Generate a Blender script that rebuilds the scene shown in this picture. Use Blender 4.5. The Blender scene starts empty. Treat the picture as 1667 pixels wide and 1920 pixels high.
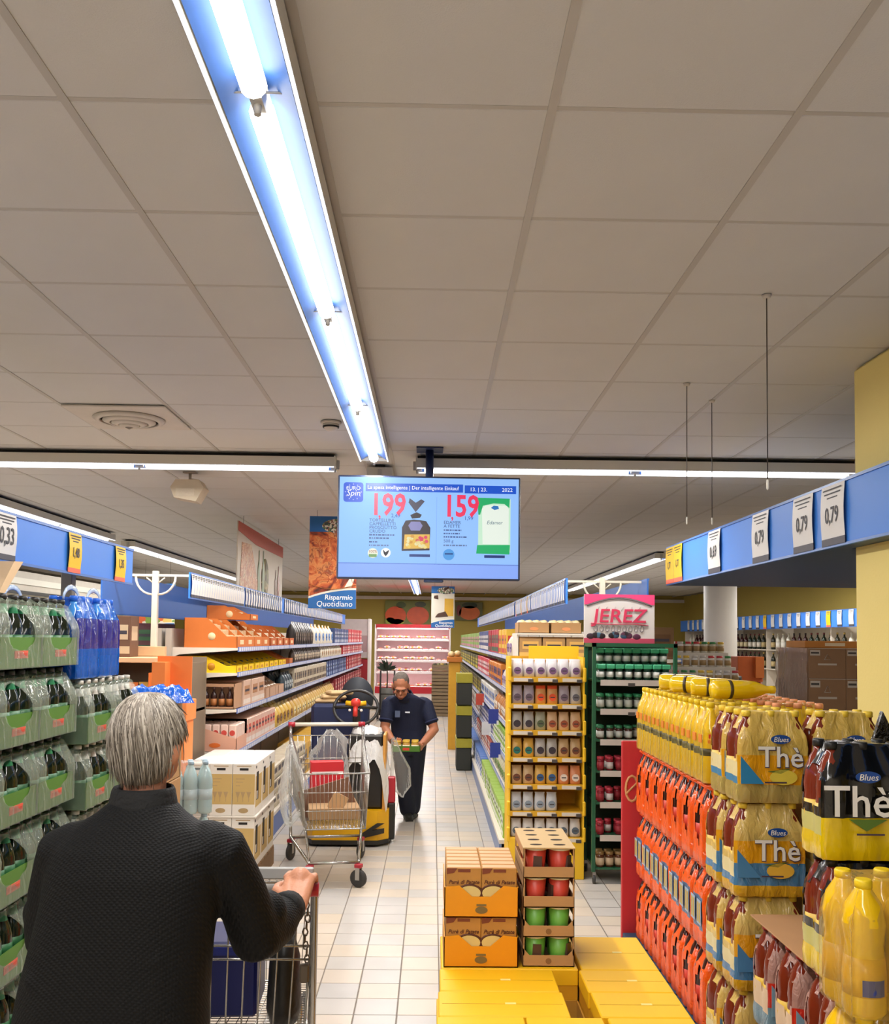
import bpy, bmesh, math, random
from mathutils import Vector, Matrix
random.seed(7)
C = bpy.context.scene.collection
SC = bpy.context.scene
# ------------------------------------------------------------------ camera
F_PX, PP_Y, YAW, PITCH, ROLL, CAM_Z = 1772.0, 1109.0, 0.0123, 0.0504, 0.0125, 1.742
CEIL = 3.03
_fw = Vector((math.sin(YAW)*math.cos(PITCH), math.cos(YAW)*math.cos(PITCH), math.sin(PITCH)))
_r0 = Vector((math.cos(YAW), -math.sin(YAW), 0)); _u0 = _r0.cross(_fw)
_rt = math.cos(ROLL)*_r0 + math.sin(ROLL)*_u0
_up = math.cos(ROLL)*_u0 - math.sin(ROLL)*_r0
cam = bpy.data.cameras.new('camera'); camo = bpy.data.objects.new('camera', cam); C.objects.link(camo)
cam.sensor_fit = 'HORIZONTAL'; cam.sensor_width = 36.0; cam.lens = 36.0*F_PX/1667.0
cam.shift_y = (PP_Y-960.0)/1667.0; cam.clip_start = 0.05; cam.clip_end = 200
mw = Matrix((_rt, _up, -_fw)).transposed().to_4x4(); mw.translation = (0, 0, CAM_Z); camo.matrix_world = mw
SC.camera = camo
# ------------------------------------------------------------------ world, exposure
w = bpy.data.worlds.new('world'); SC.world = w; w.use_nodes = True
w.node_tree.nodes['Background'].inputs[0].default_value = (1.0, 0.95, 0.88, 1)
w.node_tree.nodes['Background'].inputs[1].default_value = 0.15
SC.view_settings.view_transform = 'Standard'; SC.view_settings.look = 'None'
SC.view_settings.gamma = 1.0; SC.view_settings.use_curve_mapping = False
SC.view_settings.exposure = 0.0
SC.cycles.max_bounces = 6; SC.cycles.diffuse_bounces = 3; SC.cycles.glossy_bounces = 3; SC.cycles.transmission_bounces = 3
SC.cycles.transparent_max_bounces = 10; SC.cycles.caustics_reflective = False; SC.cycles.caustics_refractive = False
# lamps of the store: one long area light inside each fluorescent strip
LAMP = 17.5      # watts per metre of strip
LAMP_COL = (1.0, 0.965, 0.92)
def strip_lamp(a, b, k=1.0):
    a = Vector(a); b = Vector(b); d = b-a; L = d.length
    li = bpy.data.lights.new('strip_lamp', 'AREA'); li.shape = 'RECTANGLE'
    li.size = 0.10; li.size_y = L; li.energy = LAMP*L*k; li.color = LAMP_COL
    o = bpy.data.objects.new('strip_lamp', li); C.objects.link(o)
    o.location = (a+b)/2; o.rotation_euler = (0, 0, math.atan2(d.y, d.x)-math.pi/2)
    return o
STRIPS = [  # (start, end) of every strip on the ceiling
    ((-0.405, -3.6), (-0.405, 6.30)), ((-0.405, 6.95), (-0.405, 25.2)),
    ((-6.2, 6.62), (-0.70, 6.62)), ((-0.12, 6.62), (2.95, 6.58)),
    ((-4.1, 7.2), (-4.1, 11.9)), ((-4.1, 12.7), (-4.1, 24.0)),
    ((3.25, 13.4), (3.25, 22.5)), ((3.25, -3.2), (3.25, 2.5)), ((-4.1, -3.2), (-4.1, 5.9)), ((5.6, 8.6), (5.6, 16.5))]  # last pair is an added, unseen strip that brightens the right hall
for _a, _b in STRIPS:
    strip_lamp((_a[0], _a[1], CEIL-0.135), (_b[0], _b[1], CEIL-0.135))
# ------------------------------------------------------------------ materials
def lin(h):
    h = h.lstrip('#'); v = [int(h[i:i+2], 16)/255 for i in (0, 2, 4)]
    return tuple((c/12.92 if c <= 0.04045 else ((c+0.055)/1.055)**2.4) for c in v)
_M = {}
def mat(h, rough=0.5, metal=0.0, var=0.10, scale=9.0, bump=0.0, bscale=40.0, emis=0.0, spec=0.5, coat=0.0, trans=0.0, alpha=1.0):
    key = (h, rough, metal, var, scale, bump, bscale, emis, spec, coat, trans, alpha)
    if key in _M: return _M[key]
    m = bpy.data.materials.new('paint_'+h.strip('#')); m.use_nodes = True; nt = m.node_tree
    b = nt.nodes['Principled BSDF']; c = lin(h)
    b.inputs['Roughness'].default_value = rough; b.inputs['Metallic'].default_value = metal
    b.inputs['Specular IOR Level'].default_value = spec
    if coat: b.inputs['Coat Weight'].default_value = coat; b.inputs['Coat Roughness'].default_value = 0.08
    if trans: b.inputs['Transmission Weight'].default_value = trans
    if alpha < 1: b.inputs['Alpha'].default_value = alpha
    tc = nt.nodes.new('ShaderNodeTexCoord')
    if var > 0:
        n = nt.nodes.new('ShaderNodeTexNoise'); n.inputs['Scale'].default_value = scale; n.inputs['Detail'].default_value = 3
        nt.links.new(tc.outputs['Object'], n.inputs['Vector'])
        mx = nt.nodes.new('ShaderNodeMix'); mx.data_type = 'RGBA'
        mx.inputs[6].default_value = tuple(x*(1-var) for x in c)+(1,); mx.inputs[7].default_value = tuple(min(1, x*(1+var)) for x in c)+(1,)
        nt.links.new(n.outputs['Fac'], mx.inputs[0]); nt.links.new(mx.outputs[2], b.inputs['Base Color'])
    else:
        b.inputs['Base Color'].default_value = c+(1,)
    if bump > 0:
        n2 = nt.nodes.new('ShaderNodeTexNoise'); n2.inputs['Scale'].default_value = bscale; n2.inputs['Detail'].default_value = 2
        nt.links.new(tc.outputs['Object'], n2.inputs['Vector'])
        bp = nt.nodes.new('ShaderNodeBump'); bp.inputs['Strength'].default_value = bump; bp.inputs['Distance'].default_value = 0.01
        nt.links.new(n2.outputs['Fac'], bp.inputs['Height']); nt.links.new(bp.outputs['Normal'], b.inputs['Normal'])
    if emis:
        b.inputs['Emission Color'].default_value = c+(1,); b.inputs['Emission Strength'].default_value = emis
        b.inputs['Base Color'].default_value = tuple(x*.12 for x in c)+(1,)
    _M[key] = m; return m
def film(h, alpha, rough=0.12, bump=0.6, bscale=28.0):
    """shrink film: partly clear, with wrinkles that glint"""
    key = ('film', h, alpha, rough, bump, bscale)
    if key in _M: return _M[key]
    m = bpy.data.materials.new('film_'+h.strip('#')); m.use_nodes = True; nt = m.node_tree
    b = nt.nodes['Principled BSDF']; b.inputs['Base Color'].default_value = lin(h)+(1,); b.inputs['Roughness'].default_value = rough
    b.inputs['Specular IOR Level'].default_value = 0.9
    tc = nt.nodes.new('ShaderNodeTexCoord'); n = nt.nodes.new('ShaderNodeTexNoise')
    n.inputs['Scale'].default_value = bscale; n.inputs['Detail'].default_value = 3; n.inputs['Distortion'].default_value = 1.2
    mp = nt.nodes.new('ShaderNodeMapping'); mp.inputs['Scale'].default_value = (1, 1, 0.45)
    nt.links.new(tc.outputs['Object'], mp.inputs['Vector']); nt.links.new(mp.outputs['Vector'], n.inputs['Vector'])
    bp = nt.nodes.new('ShaderNodeBump'); bp.inputs['Strength'].default_value = bump; bp.inputs['Distance'].default_value = 0.02
    nt.links.new(n.outputs['Fac'], bp.inputs['Height']); nt.links.new(bp.outputs['Normal'], b.inputs['Normal'])
    t = nt.nodes.new('ShaderNodeBsdfTransparent'); mx = nt.nodes.new('ShaderNodeMixShader'); out = nt.nodes['Material Output']
    lw = nt.nodes.new('ShaderNodeFresnel'); lw.inputs['IOR'].default_value = 1.45
    nt.links.new(bp.outputs['Normal'], lw.inputs['Normal'])
    ad = nt.nodes.new('ShaderNodeMath'); ad.operation = 'ADD'; ad.use_clamp = True; ad.inputs[1].default_value = alpha
    sc_ = nt.nodes.new('ShaderNodeMath'); sc_.operation = 'MULTIPLY'; sc_.inputs[1].default_value = 0.55; nt.links.new(lw.outputs[0], sc_.inputs[0])
    nt.links.new(sc_.outputs[0], ad.inputs[0]); nt.links.new(ad.outputs[0], mx.inputs[0])
    nt.links.new(t.outputs[0], mx.inputs[1]); nt.links.new(b.outputs[0], mx.inputs[2]); nt.links.new(mx.outputs[0], out.inputs[0])
    _M[key] = m; return m
def print_mat(name, cols, scale=14.0, kind='VORONOI', rough=0.45):
    """flat printed picture made of blotches in the given colours"""
    if name in _M: return _M[name]
    m = bpy.data.materials.new(name); m.use_nodes = True; nt = m.node_tree; b = nt.nodes['Principled BSDF']
    b.inputs['Roughness'].default_value = rough
    tc = nt.nodes.new('ShaderNodeTexCoord'); r = nt.nodes.new('ShaderNodeValToRGB'); r.color_ramp.interpolation = 'CONSTANT' if kind == 'VORONOI' else 'LINEAR'
    if kind == 'VORONOI':
        n = nt.nodes.new('ShaderNodeTexVoronoi'); n.inputs['Scale'].default_value = scale
        nt.links.new(tc.outputs['Object'], n.inputs['Vector'])
        s = nt.nodes.new('ShaderNodeSeparateColor'); nt.links.new(n.outputs['Color'], s.inputs[0]); src = s.outputs[0]
    else:
        n = nt.nodes.new('ShaderNodeTexNoise'); n.inputs['Scale'].default_value = scale; n.inputs['Detail'].default_value = 4; n.inputs['Distortion'].default_value = 1.5
        nt.links.new(tc.outputs['Object'], n.inputs['Vector']); src = n.outputs['Fac']
    el = r.color_ramp.elements; k = len(cols)
    for i, h in enumerate(cols):
        lo, hi = (0.0, 1.0) if kind == 'VORONOI' else (0.28, 0.72)
        p = lo+(hi-lo)*i/(k if kind == 'VORONOI' else max(1, k-1))
        if i < 2: e = el[i]; e.position = p
        else: e = el.new(p)
        e.color = lin(h)+(1,)
    nt.links.new(src, r.inputs[0]); nt.links.new(r.outputs[0], b.inputs['Base Color'])
    _M[name] = m; return m
# ------------------------------------------------------------------ mesh builder
class MB:
    def __init__(s): s.v = []; s.f = []; s.m = []; s.s = []
    def add(s, vs, fs, m=0, sm=False):
        o = len(s.v); s.v += [tuple(v) for v in vs]
        for f in fs: s.f.append(tuple(i+o for i in f)); s.m.append(m); s.s.append(sm)
        return s
    def box(s, x0, x1, y0, y1, z0, z1, m=0, T=None):
        vs = [Vector((x, y, z)) for z in (z0, z1) for y in (y0, y1) for x in (x0, x1)]
        if T is not None: vs = [T @ v for v in vs]
        return s.add(vs, [(0, 2, 3, 1), (4, 5, 7, 6), (0, 1, 5, 4), (2, 6, 7, 3), (0, 4, 6, 2), (1, 3, 7, 5)], m)
    def cbox(s, x0, x1, y0, y1, z0, z1, b=0.004, m=0, T=None):
        """box with chamfered edges"""
        b = min(b, (x1-x0)*.45, (y1-y0)*.45, (z1-z0)*.45)
        bm = bmesh.new(); bmesh.ops.create_cube(bm, size=1)
        for v in bm.verts: v.co = Vector((x0+(v.co.x+.5)*(x1-x0), y0+(v.co.y+.5)*(y1-y0), z0+(v.co.z+.5)*(z1-z0)))
        bmesh.ops.bevel(bm, geom=bm.edges[:], offset=b, segments=1, affect='EDGES')
        bm.verts.index_update(); vs = [v.co.copy() for v in bm.verts]
        if T is not None: vs = [T @ v for v in vs]
        fs = [[v.index for v in f.verts] for f in bm.faces]; bm.free()
        return s.add(vs, fs, m)
    def lathe(s, prof, seg=12, m=0, c=(0, 0, 0), sm=True, T=None, sx=1.0, sy=1.0):
        vs = []; fs = []; n = len(prof)
        for r, z in prof:
            for k in range(seg):
                a = 2*math.pi*k/seg; vs.append(Vector((c[0]+r*math.cos(a)*sx, c[1]+r*math.sin(a)*sy, c[2]+z)))
        if T is not None: vs = [T @ v for v in vs]
        for i in range(n-1):
            for k in range(seg):
                k2 = (k+1) % seg; fs.append((i*seg+k, i*seg+k2, (i+1)*seg+k2, (i+1)*seg+k))
        s.add(vs, fs, m, sm)
        o = len(s.v)-len(vs)
        if prof[0][0] > 1e-5: s.f.append(tuple(o+k for k in reversed(range(seg)))); s.m.append(m); s.s.append(False)
        if prof[-1][0] > 1e-5: s.f.append(tuple(o+(n-1)*seg+k for k in range(seg))); s.m.append(m); s.s.append(False)
        return s
    def tube(s, pts, r, m=0, seg=6, closed=False, sm=True, caps=True, flat=1.0):
        P = [Vector(p) for p in pts]; n = len(P); R = r if isinstance(r, (list, tuple)) else [r]*n
        vs = []; up = None
        for i, p in enumerate(P):
            if closed: t = P[(i+1) % n]-P[i-1]
            else: t = P[min(i+1, n-1)]-P[max(i-1, 0)]
            t.normalize()
            if up is None:
                up = Vector((0, 0, 1)) if abs(t.z) < 0.9 else Vector((0, 1, 0))
            x = t.cross(up)
            if x.length < 1e-4: x = t.orthogonal()
            x.normalize(); y = x.cross(t).normalized(); up = y
            for k in range(seg):
                a = 2*math.pi*k/seg; vs.append(p+R[i]*(math.cos(a)*x+flat*math.sin(a)*y))
        fs = []
        for i in range(n if closed else n-1):
            j = (i+1) % n
            for k in range(seg):
                k2 = (k+1) % seg; fs.append((i*seg+k, j*seg+k, j*seg+k2, i*seg+k2))
        if caps and not closed:
            fs.append(tuple(range(seg))); fs.append(tuple((n-1)*seg+k for k in reversed(range(seg))))
        return s.add(vs, fs, m, sm)
    def ball(s, c, rx, ry=None, rz=None, m=0, seg=12, rings=8, T=None):
        ry = rx if ry is None else ry; rz = rx if rz is None else rz
        vs = [Vector((0, 0, -1))]
        for i in range(1, rings):
            th = math.pi*i/rings
            for k in range(seg):
                a = 2*math.pi*k/seg; vs.append(Vector((math.sin(th)*math.cos(a), math.sin(th)*math.sin(a), -math.cos(th))))
        vs.append(Vector((0, 0, 1)))
        vs = [Vector((v.x*rx, v.y*ry, v.z*rz)) for v in vs]
        if T is not None: vs = [T @ v for v in vs]
        vs = [v+Vector(c) for v in vs]
        fs = [(0, 1+(k+1) % seg, 1+k) for k in range(seg)]
        for i in range(rings-2):
            for k in range(seg):
                k2 = (k+1) % seg; fs.append((1+i*seg+k, 1+i*seg+k2, 1+(i+1)*seg+k2, 1+(i+1)*seg+k))
        L = len(vs)-1; o = 1+(rings-2)*seg
        fs += [(o+k, o+(k+1) % seg, L) for k in range(seg)]
        return s.add(vs, fs, m, True)
    def prism(s, poly, d0, d1, axis='Y', m=0, sm=False):
        """polygon (u,v) pushed along an axis: Y -> (u,d,v), X -> (d,u,v), Z -> (u,v,d)"""
        n = len(poly)
        f3 = {'Y': lambda u, v, d: (u, d, v), 'X': lambda u, v, d: (d, u, v), 'Z': lambda u, v, d: (u, v, d)}[axis]
        vs = [f3(u, v, d0) for u, v in poly]+[f3(u, v, d1) for u, v in poly]
        fs = [tuple(range(n)), tuple(reversed(range(n, 2*n)))]
        fs += [(i, n+i, n+(i+1) % n, (i+1) % n) for i in range(n)]
        return s.add(vs, fs, m, sm)
    def quad(s, a, b, c, d, m=0): return s.add([a, b, c, d], [(0, 1, 2, 3)], m)
    def mesh(s, name, mats, fix=True):
        me = bpy.data.meshes.new(name); me.from_pydata(s.v, [], s.f)
        for x in (mats if isinstance(mats, (list, tuple)) else [mats]): me.materials.append(x)
        me.polygons.foreach_set('material_index', s.m); me.polygons.foreach_set('use_smooth', s.s)
        if fix:
            bm = bmesh.new(); bm.from_mesh(me); bmesh.ops.recalc_face_normals(bm, faces=bm.faces); bm.to_mesh(me); bm.free()
        me.update(); return me
def obj(name, me, parent=None, loc=(0, 0, 0), rot=(0, 0, 0), scale=(1, 1, 1)):
    o = bpy.data.objects.new(name, me); C.objects.link(o); o.location = loc; o.rotation_euler = rot; o.scale = scale
    if parent is not None: o.parent = parent
    return o
def tag(o, label, cat, group=None):
    o['label'] = label; o['category'] = cat
    if group: o['group'] = group
    return o
def thing(name, label, cat, loc=(0, 0, 0), rz=0.0, group=None, me=None):
    return tag(obj(name, me, None, loc, (0, 0, rz)), label, cat, group)
def struct(name, me, loc=(0, 0, 0)):
    o = obj(name, me, None, loc); o['kind'] = 'structure'; return o
def stuff(o): o['kind'] = 'stuff'; return o
def copy_tree(o, parent=None, loc=None, rz=None, label=None, group=None):
    c = o.copy(); C.objects.link(c); c.parent = parent
    if loc is not None: c.location = loc
    if rz is not None: c.rotation_euler = (0, 0, rz)
    if label: c['label'] = label
    if group: c['group'] = group
    for ch in list(o.children): copy_tree(ch, c)
    return c
_TX = {}
def text_mesh(body, size, m, ext=0.0005, align='CENTER', shear=0.0, bold=0.0, sx=1.0):
    """lettering standing in the XZ plane, readable from -Y"""
    key = (body, size, m.name, align, shear, bold, sx)
    if key in _TX: return _TX[key]
    cu = bpy.data.curves.new('lettering', 'FONT'); cu.body = body; cu.size = size; cu.extrude = ext; cu.align_x = align; cu.align_y = 'CENTER'
    cu.resolution_u = 2; cu.shear = shear; cu.offset = bold
    to = bpy.data.objects.new('lettering', cu)
    me = bpy.data.meshes.new_from_object(to)
    if bold and max(max(abs(c) for c in v.co) for v in me.vertices) > size*(len(body)+1)*.8:
        cu.offset = 0.0; me = bpy.data.meshes.new_from_object(to)
    bpy.data.objects.remove(to)
    me.transform(Matrix.Rotation(math.pi/2, 4, 'X') @ Matrix.Diagonal((sx, 1, 1, 1)))
    me.materials.clear(); me.materials.append(m); _TX[key] = me
    return me
def remesh(mb, name, mats, voxel, smooth=4, pick=None):
    """union of overlapping closed volumes into one continuous surface"""
    me = mb.mesh(name+'_raw', mats)
    o = bpy.data.objects.new(name+'_raw', me); C.objects.link(o)
    md = o.modifiers.new('r', 'REMESH'); md.mode = 'VOXEL'; md.voxel_size = voxel; md.use_smooth_shade = True
    if smooth:
        sm = o.modifiers.new('s', 'SMOOTH'); sm.iterations = smooth; sm.factor = 0.5
    dg = bpy.context.evaluated_depsgraph_get(); ev = o.evaluated_get(dg)
    out = bpy.data.meshes.new_from_object(ev); out.name = name
    bpy.data.objects.remove(o); bpy.data.meshes.remove(me)
    out.materials.clear()
    for x in mats: out.materials.append(x)
    for p in out.polygons:
        p.use_smooth = True; p.material_index = pick(p.center) if pick else 0
    return out
def limb(mb, pts, radii, seg=14, m=0, flat=1.0):
    """tapered limb with rounded ends through the given joints"""
    P = [Vector(p) for p in pts]; Q = []; R = []
    for i in range(len(P)-1):
        n = 4
        for k in range(n):
            t = k/n; Q.append(P[i].lerp(P[i+1], t)); R.append(radii[i]*(1-t)+radii[i+1]*t)
    Q.append(P[-1]); R.append(radii[-1])
    mb.tube(Q, R, m, seg, flat=flat)
    mb.ball(P[0], radii[0], m=m); mb.ball(P[-1], radii[-1], m=m)
def rings(mb, rs, seg=24, m=0, e=2.0):
    """closed trunk through elliptical rings (cx,cy,cz,rx,ry[,tilt])"""
    vs = []; n = len(rs)
    for r in rs:
        cx, cy, cz, rx, ry = r[:5]; tl = r[5] if len(r) > 5 else 0.0
        for k in range(seg):
            a = 2*math.pi*k/seg; ca, sa = math.cos(a), math.sin(a)
            x = rx*math.copysign(abs(ca)**(2/e), ca); y = ry*math.copysign(abs(sa)**(2/e), sa)
            vs.append((cx+x, cy+y, cz+y*tl))
    fs = [tuple(reversed(range(seg))), tuple((n-1)*seg+k for k in range(seg))]
    for i in range(n-1):
        for k in range(seg):
            k2 = (k+1) % seg; fs.append((i*seg+k, i*seg+k2, (i+1)*seg+k2, (i+1)*seg+k))
    mb.add(vs, fs, m, True)
PI = math.pi
# ================================================================== THE SHELL
X_L, X_R, Y_B, Y_F = -9.0, 7.2, 27.0, -4.2
olive = mat('#b8a352', 0.8, var=0.05, scale=1.5, bump=0.1, bscale=60)
cream = mat('#d8cdb8', 0.8, var=0.05, scale=1.5)
def slab(x0, x1, y0, y1, z0, z1, m): return MB().box(x0, x1, y0, y1, z0, z1).mesh('slab', m)
struct('wall_back', slab(X_L, X_R, Y_B, Y_B+.15, 0, CEIL+.2, olive))
struct('wall_right', slab(X_R, X_R+.15, Y_F, Y_B, 0, CEIL+.2, olive))
struct('wall_left', slab(X_L-.15, X_L, Y_F, Y_B, 0, CEIL+.2, cream))
struct('wall_front', slab(X_L, X_R, Y_F-.15, Y_F, 0, CEIL+.2, cream))
struct('trim_1', slab(X_L, X_R, Y_B-.06, Y_B, 2.86, 2.95, mat('#e8e0d4', 0.6)))
# ---- floor: grout bed and 20 cm tiles
floor = struct('floor', slab(X_L, X_R, Y_F, Y_B, -.12, -.006, mat('#8f857a', 0.8, bump=.2)))
def tile_mat():
    m = bpy.data.materials.new('floor_tile_glaze'); m.use_nodes = True; nt = m.node_tree; b = nt.nodes['Principled BSDF']
    g = nt.nodes.new('ShaderNodeNewGeometry')
    def vm(op, val, src):
        n = nt.nodes.new('ShaderNodeVectorMath'); n.operation = op; n.inputs[1].default_value = val; nt.links.new(src, n.inputs[0]); return n.outputs[0]
    v = vm('ADD', (20.3417-.0, 19.9248, 0.5), g.outputs['Position'])
    v = vm('DIVIDE', (.2, .2, 1), v)
    n = nt.nodes.new('ShaderNodeVectorMath'); n.operation = 'FLOOR'; nt.links.new(v, n.inputs[0])
    wn = nt.nodes.new('ShaderNodeTexWhiteNoise'); nt.links.new(n.outputs[0], wn.inputs['Vector'])
    r = nt.nodes.new('ShaderNodeValToRGB'); r.color_ramp.interpolation = 'LINEAR'
    el = r.color_ramp.elements
    for i, (p, h) in enumerate([(0.0, '#cbc6c0'), (.42, '#d0c9c0'), (.55, '#dccdb8'), (1.0, '#dccebe')]):
        e = el[i] if i < 2 else el.new(p)
        e.position = p; e.color = lin(h)+(1,)
    nt.links.new(wn.outputs['Value'], r.inputs[0])
    no = nt.nodes.new('ShaderNodeTexNoise'); no.inputs['Scale'].default_value = 3; nt.links.new(g.outputs['Position'], no.inputs['Vector'])
    mx = nt.nodes.new('ShaderNodeMix'); mx.data_type = 'RGBA'; mx.blend_type = 'MULTIPLY'; mx.inputs[0].default_value = .25
    nt.links.new(r.outputs[0], mx.inputs[6]); nt.links.new(no.outputs['Fac'], mx.inputs[7]); nt.links.new(mx.outputs[2], b.inputs['Base Color'])
    b.inputs['Roughness'].default_value = .36; b.inputs['Specular IOR Level'].default_value = .4
    return m
TILE = tile_mat()
TX0, TY0, TS = -.3417, 5.4752, .2
one = MB().cbox(.003, TS-.003, .003, TS-.003, -.008, 0, .0015).mesh('floor_tile', TILE)
ix0 = int((X_L-TX0)/TS); ix1 = int((X_R-TX0)/TS); iy0 = int((Y_F-TY0)/TS); iy1 = int((Y_B-TY0)/TS)
near = set(); rest = MB()
for j in range(-6, 20):
    for i in range(-6, 9):
        x, y = TX0+TS*i, TY0+TS*j
        if -1.36 < x+.1 < (.52 if y > 7.2 else 1.0) and len(near) < 300 and not (-1.3 < x < -.98 and y > 7.6): near.add((i, j))
for i, j in sorted(near): obj('floor_tile', one, floor, (TX0+TS*i, TY0+TS*j, 0))
for i in range(ix0, ix1):
    for j in range(iy0, iy1):
        if (i, j) in near: continue
        x, y = TX0+TS*i, TY0+TS*j
        rest.add([(x+.003, y+.003, 0), (x+TS-.003, y+.003, 0), (x+TS-.003, y+TS-.003, 0), (x+.003, y+TS-.003, 0)], [(0, 1, 2, 3)])
stuff(obj('floor_tile_field', rest.mesh('floor_tile_field', TILE, fix=False), floor))
# ---- ceiling: soffit slab, 60 cm mineral tiles on a metal grid
ceiling = struct('ceiling', slab(X_L, X_R, Y_F, Y_B, CEIL+.02, CEIL+.2, mat('#6b655c', 0.9)))
TILEC = mat('#d2cfca', 0.9, var=.04, scale=3.0, bump=.12, bscale=220)
GRID = mat('#bdb7ae', 0.5, var=.02)
colL = [-.904-.6*k for k in range(0, 13)]; colR = [.274+.6*k for k in range(0, 12)]
cols = [(b, a) for a, b in zip(colL, colL[1:])]+[(-.904, -.512), (-.512, -.304), (-.304, .274)]+[(a, b) for a, b in zip(colR, colR[1:])]
rows = [2.227+.6*j for j in range(-10, 41)]
tm = {}; field = MB()
for (x0, x1) in cols:
    for y0 in rows[:-1]:
        if y0 > Y_B-.65 or y0 < Y_F: continue
        if x0 < X_L or x1 > X_R: continue
        inview = 1.4 < y0 < 11.4 and x1 > -.53*(y0+.6)-.1 and x0 < .55*(y0+.6)+.1
        if inview and abs(x1-x0) > .3:
            wd = round(x1-x0, 3)
            if wd not in tm: tm[wd] = MB().cbox(.006, wd-.006, .006, .594, 0, .016, .005).mesh('ceiling_tile', TILEC)
            obj('ceiling_tile', tm[wd], ceiling, (x0, y0, CEIL))
        else:
            a, b, c, d = x0+.006, x1-.006, y0+.006, y0+.594
            field.add([(a, c, CEIL), (a, d, CEIL), (b, d, CEIL), (b, c, CEIL)], [(0, 1, 2, 3)])
stuff(obj('ceiling_tile_field', field.mesh('ceiling_tile_field', TILEC, fix=False), ceiling))
gr = MB()
for x in colL+colR+[-.512, -.304]: gr.box(x-.011, x+.011, Y_F, Y_B, CEIL-.003, CEIL+.012)
for y in rows:
    if Y_F < y < Y_B: gr.box(X_L, X_R, y-.008, y+.008, CEIL+.001, CEIL+.012)
obj('ceiling_grid', gr.mesh('ceiling_grid', GRID), ceiling)
# ================================================================== FLUORESCENT STRIPS
WHITE_E = mat('#fff8ee', 0.4, var=0); TUBE = mat('#fffaf2', 0.3, var=0, emis=5.0)
HOUSE = mat('#d8d2c4', 0.45, var=.03); REFL = mat('#4f82d8', 0.4, metal=.0, var=.08, scale=20); DARK = mat('#1c1a18', 0.7)
CLEAR = film('#e8eef8', .12, .1, .1); SOCK = mat('#b8b4ac', .4)
strip_labels = [
    ('long white fluorescent strip light with open blue-tinted reflectors leading to the hanging screen', 'light strip'),
    ('white fluorescent strip light continuing down the aisle beyond the hanging screen', 'light strip'),
    ('fluorescent strip light running crosswise, its end left of the hanging screen', 'light strip'),
    ('fluorescent strip light running crosswise, its end behind the screen pole', 'light strip'),
    ('fluorescent strip light over the beer display banner, parallel to the aisle', 'light strip'),
    ('fluorescent strip light over the second left gondola, receding to the back', 'light strip'),
    ('fluorescent strip light receding behind the white post with two arms and pink sign', 'light strip'),
    ('fluorescent strip light above the drinks pallets beside the yellow pillar', 'light strip'),
    ('fluorescent strip light above the near left side of the store', 'light strip'),
    ('added unseen strip light brightening the wine shelving hall behind the pillar', 'light strip')]
for n, ((xa, ya), (xb, yb)) in enumerate(STRIPS):
    d = Vector((xb-xa, yb-ya, 0)); L = d.length; rz = math.atan2(d.y, d.x)-PI/2
    t = thing('strip_light', strip_labels[n][0], strip_labels[n][1], (xa, ya, CEIL-.004), rz)
    h = .095; wd = .095
    obj('shadow_gap', MB().box(-.035, .035, 0, L, -.03, 0).mesh('shadow_gap', DARK), t)  # spine painted near black to stand for the shadow gap above the body
    side = MB().prism([(-wd, -h), (-wd, -.028), (wd, -.028), (wd, -h), (wd-.008, -h), (wd-.012, -.036), (-wd+.012, -.036), (-wd+.008, -h)], 0, L)
    side.box(-wd, wd, -.01, 0, -h, -.02).box(-wd, wd, L, L+.01, -h, -.02)
    obj('body', side.mesh('body', HOUSE), t)
    rf = MB()
    for sg in (-1, 1): rf.quad((sg*(wd-.012), .01, -h+.004), (sg*(wd-.012), L-.01, -h+.004), (sg*.018, L-.01, -.05), (sg*.018, .01, -.05))
    obj('reflector', rf.mesh('reflector', REFL), t)
    ed = MB()
    for sg in (-1, 1): ed.box(sg*(wd-.004)-.004, sg*(wd-.004)+.004, 0, L, -h-.006, -h+.002)
    obj('lens_edge', ed.mesh('lens_edge', mat('#f4f6ff', .3, var=0, emis=1.6)), t)
    k = max(1, round(L/1.5)); seg = L/k
    tb = MB().tube([(0, .05, -.085), (0, seg-.05, -.085)], .030, seg=12).mesh('tube', TUBE)
    sk = MB().box(-.014, .014, -.03, .03, -.1, -.036).lathe([(.008, -.122), (.01, -.09)], 8).tube([(-wd+.012, 0, -.07), (wd-.012, 0, -.07)], .003, seg=5).mesh('lampholder', [SOCK])
    for q in range(k): obj('tube', tb, t, (0, q*seg, 0))
    for q in range(k+1): obj('lampholder', sk, t, (0, q*seg, 0))
    cl = MB().box(-.03, .03, -.02, .02, -.03, .0).mesh('hanger', mat('#77726a', .5, metal=.6))
    for q in range(max(2, k)): obj('hanger', cl, t, (0, (q+.5)*L/max(2, k), .003))
# ================================================================== CEILING FITTINGS
v = thing('ceiling_vent', 'round pale ceiling air diffuser set in a square white plate', 'vent', (-1.80, 5.53, CEIL-.004))
PL = mat('#cfc6ba', .6)
obj('plate', MB().cbox(-.29, .29, -.29, .29, -.012, 0, .004).mesh('plate', PL), v)
for k, r in enumerate((.20, .145, .095, .05)):
    obj('ring', MB().lathe([(r, -.012), (r+.006, -.018-.012*k), (r-.028, -.034-.010*k), (r-.036, -.03-.01*k), (r-.02, -.012)], 28).mesh('ring', PL), v)
obj('core', MB().lathe([(.001, -.075), (.03, -.06), (.036, -.012)], 18).mesh('core', mat('#8f8478', .6)), v)
s = thing('smoke_detector', 'small white smoke detector on the ceiling beside the long light', 'smoke detector', (-.62, 5.58, CEIL-.004))
obj('base', MB().lathe([(.06, -.015), (.062, 0)], 20).mesh('base', PL), s)
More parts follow.
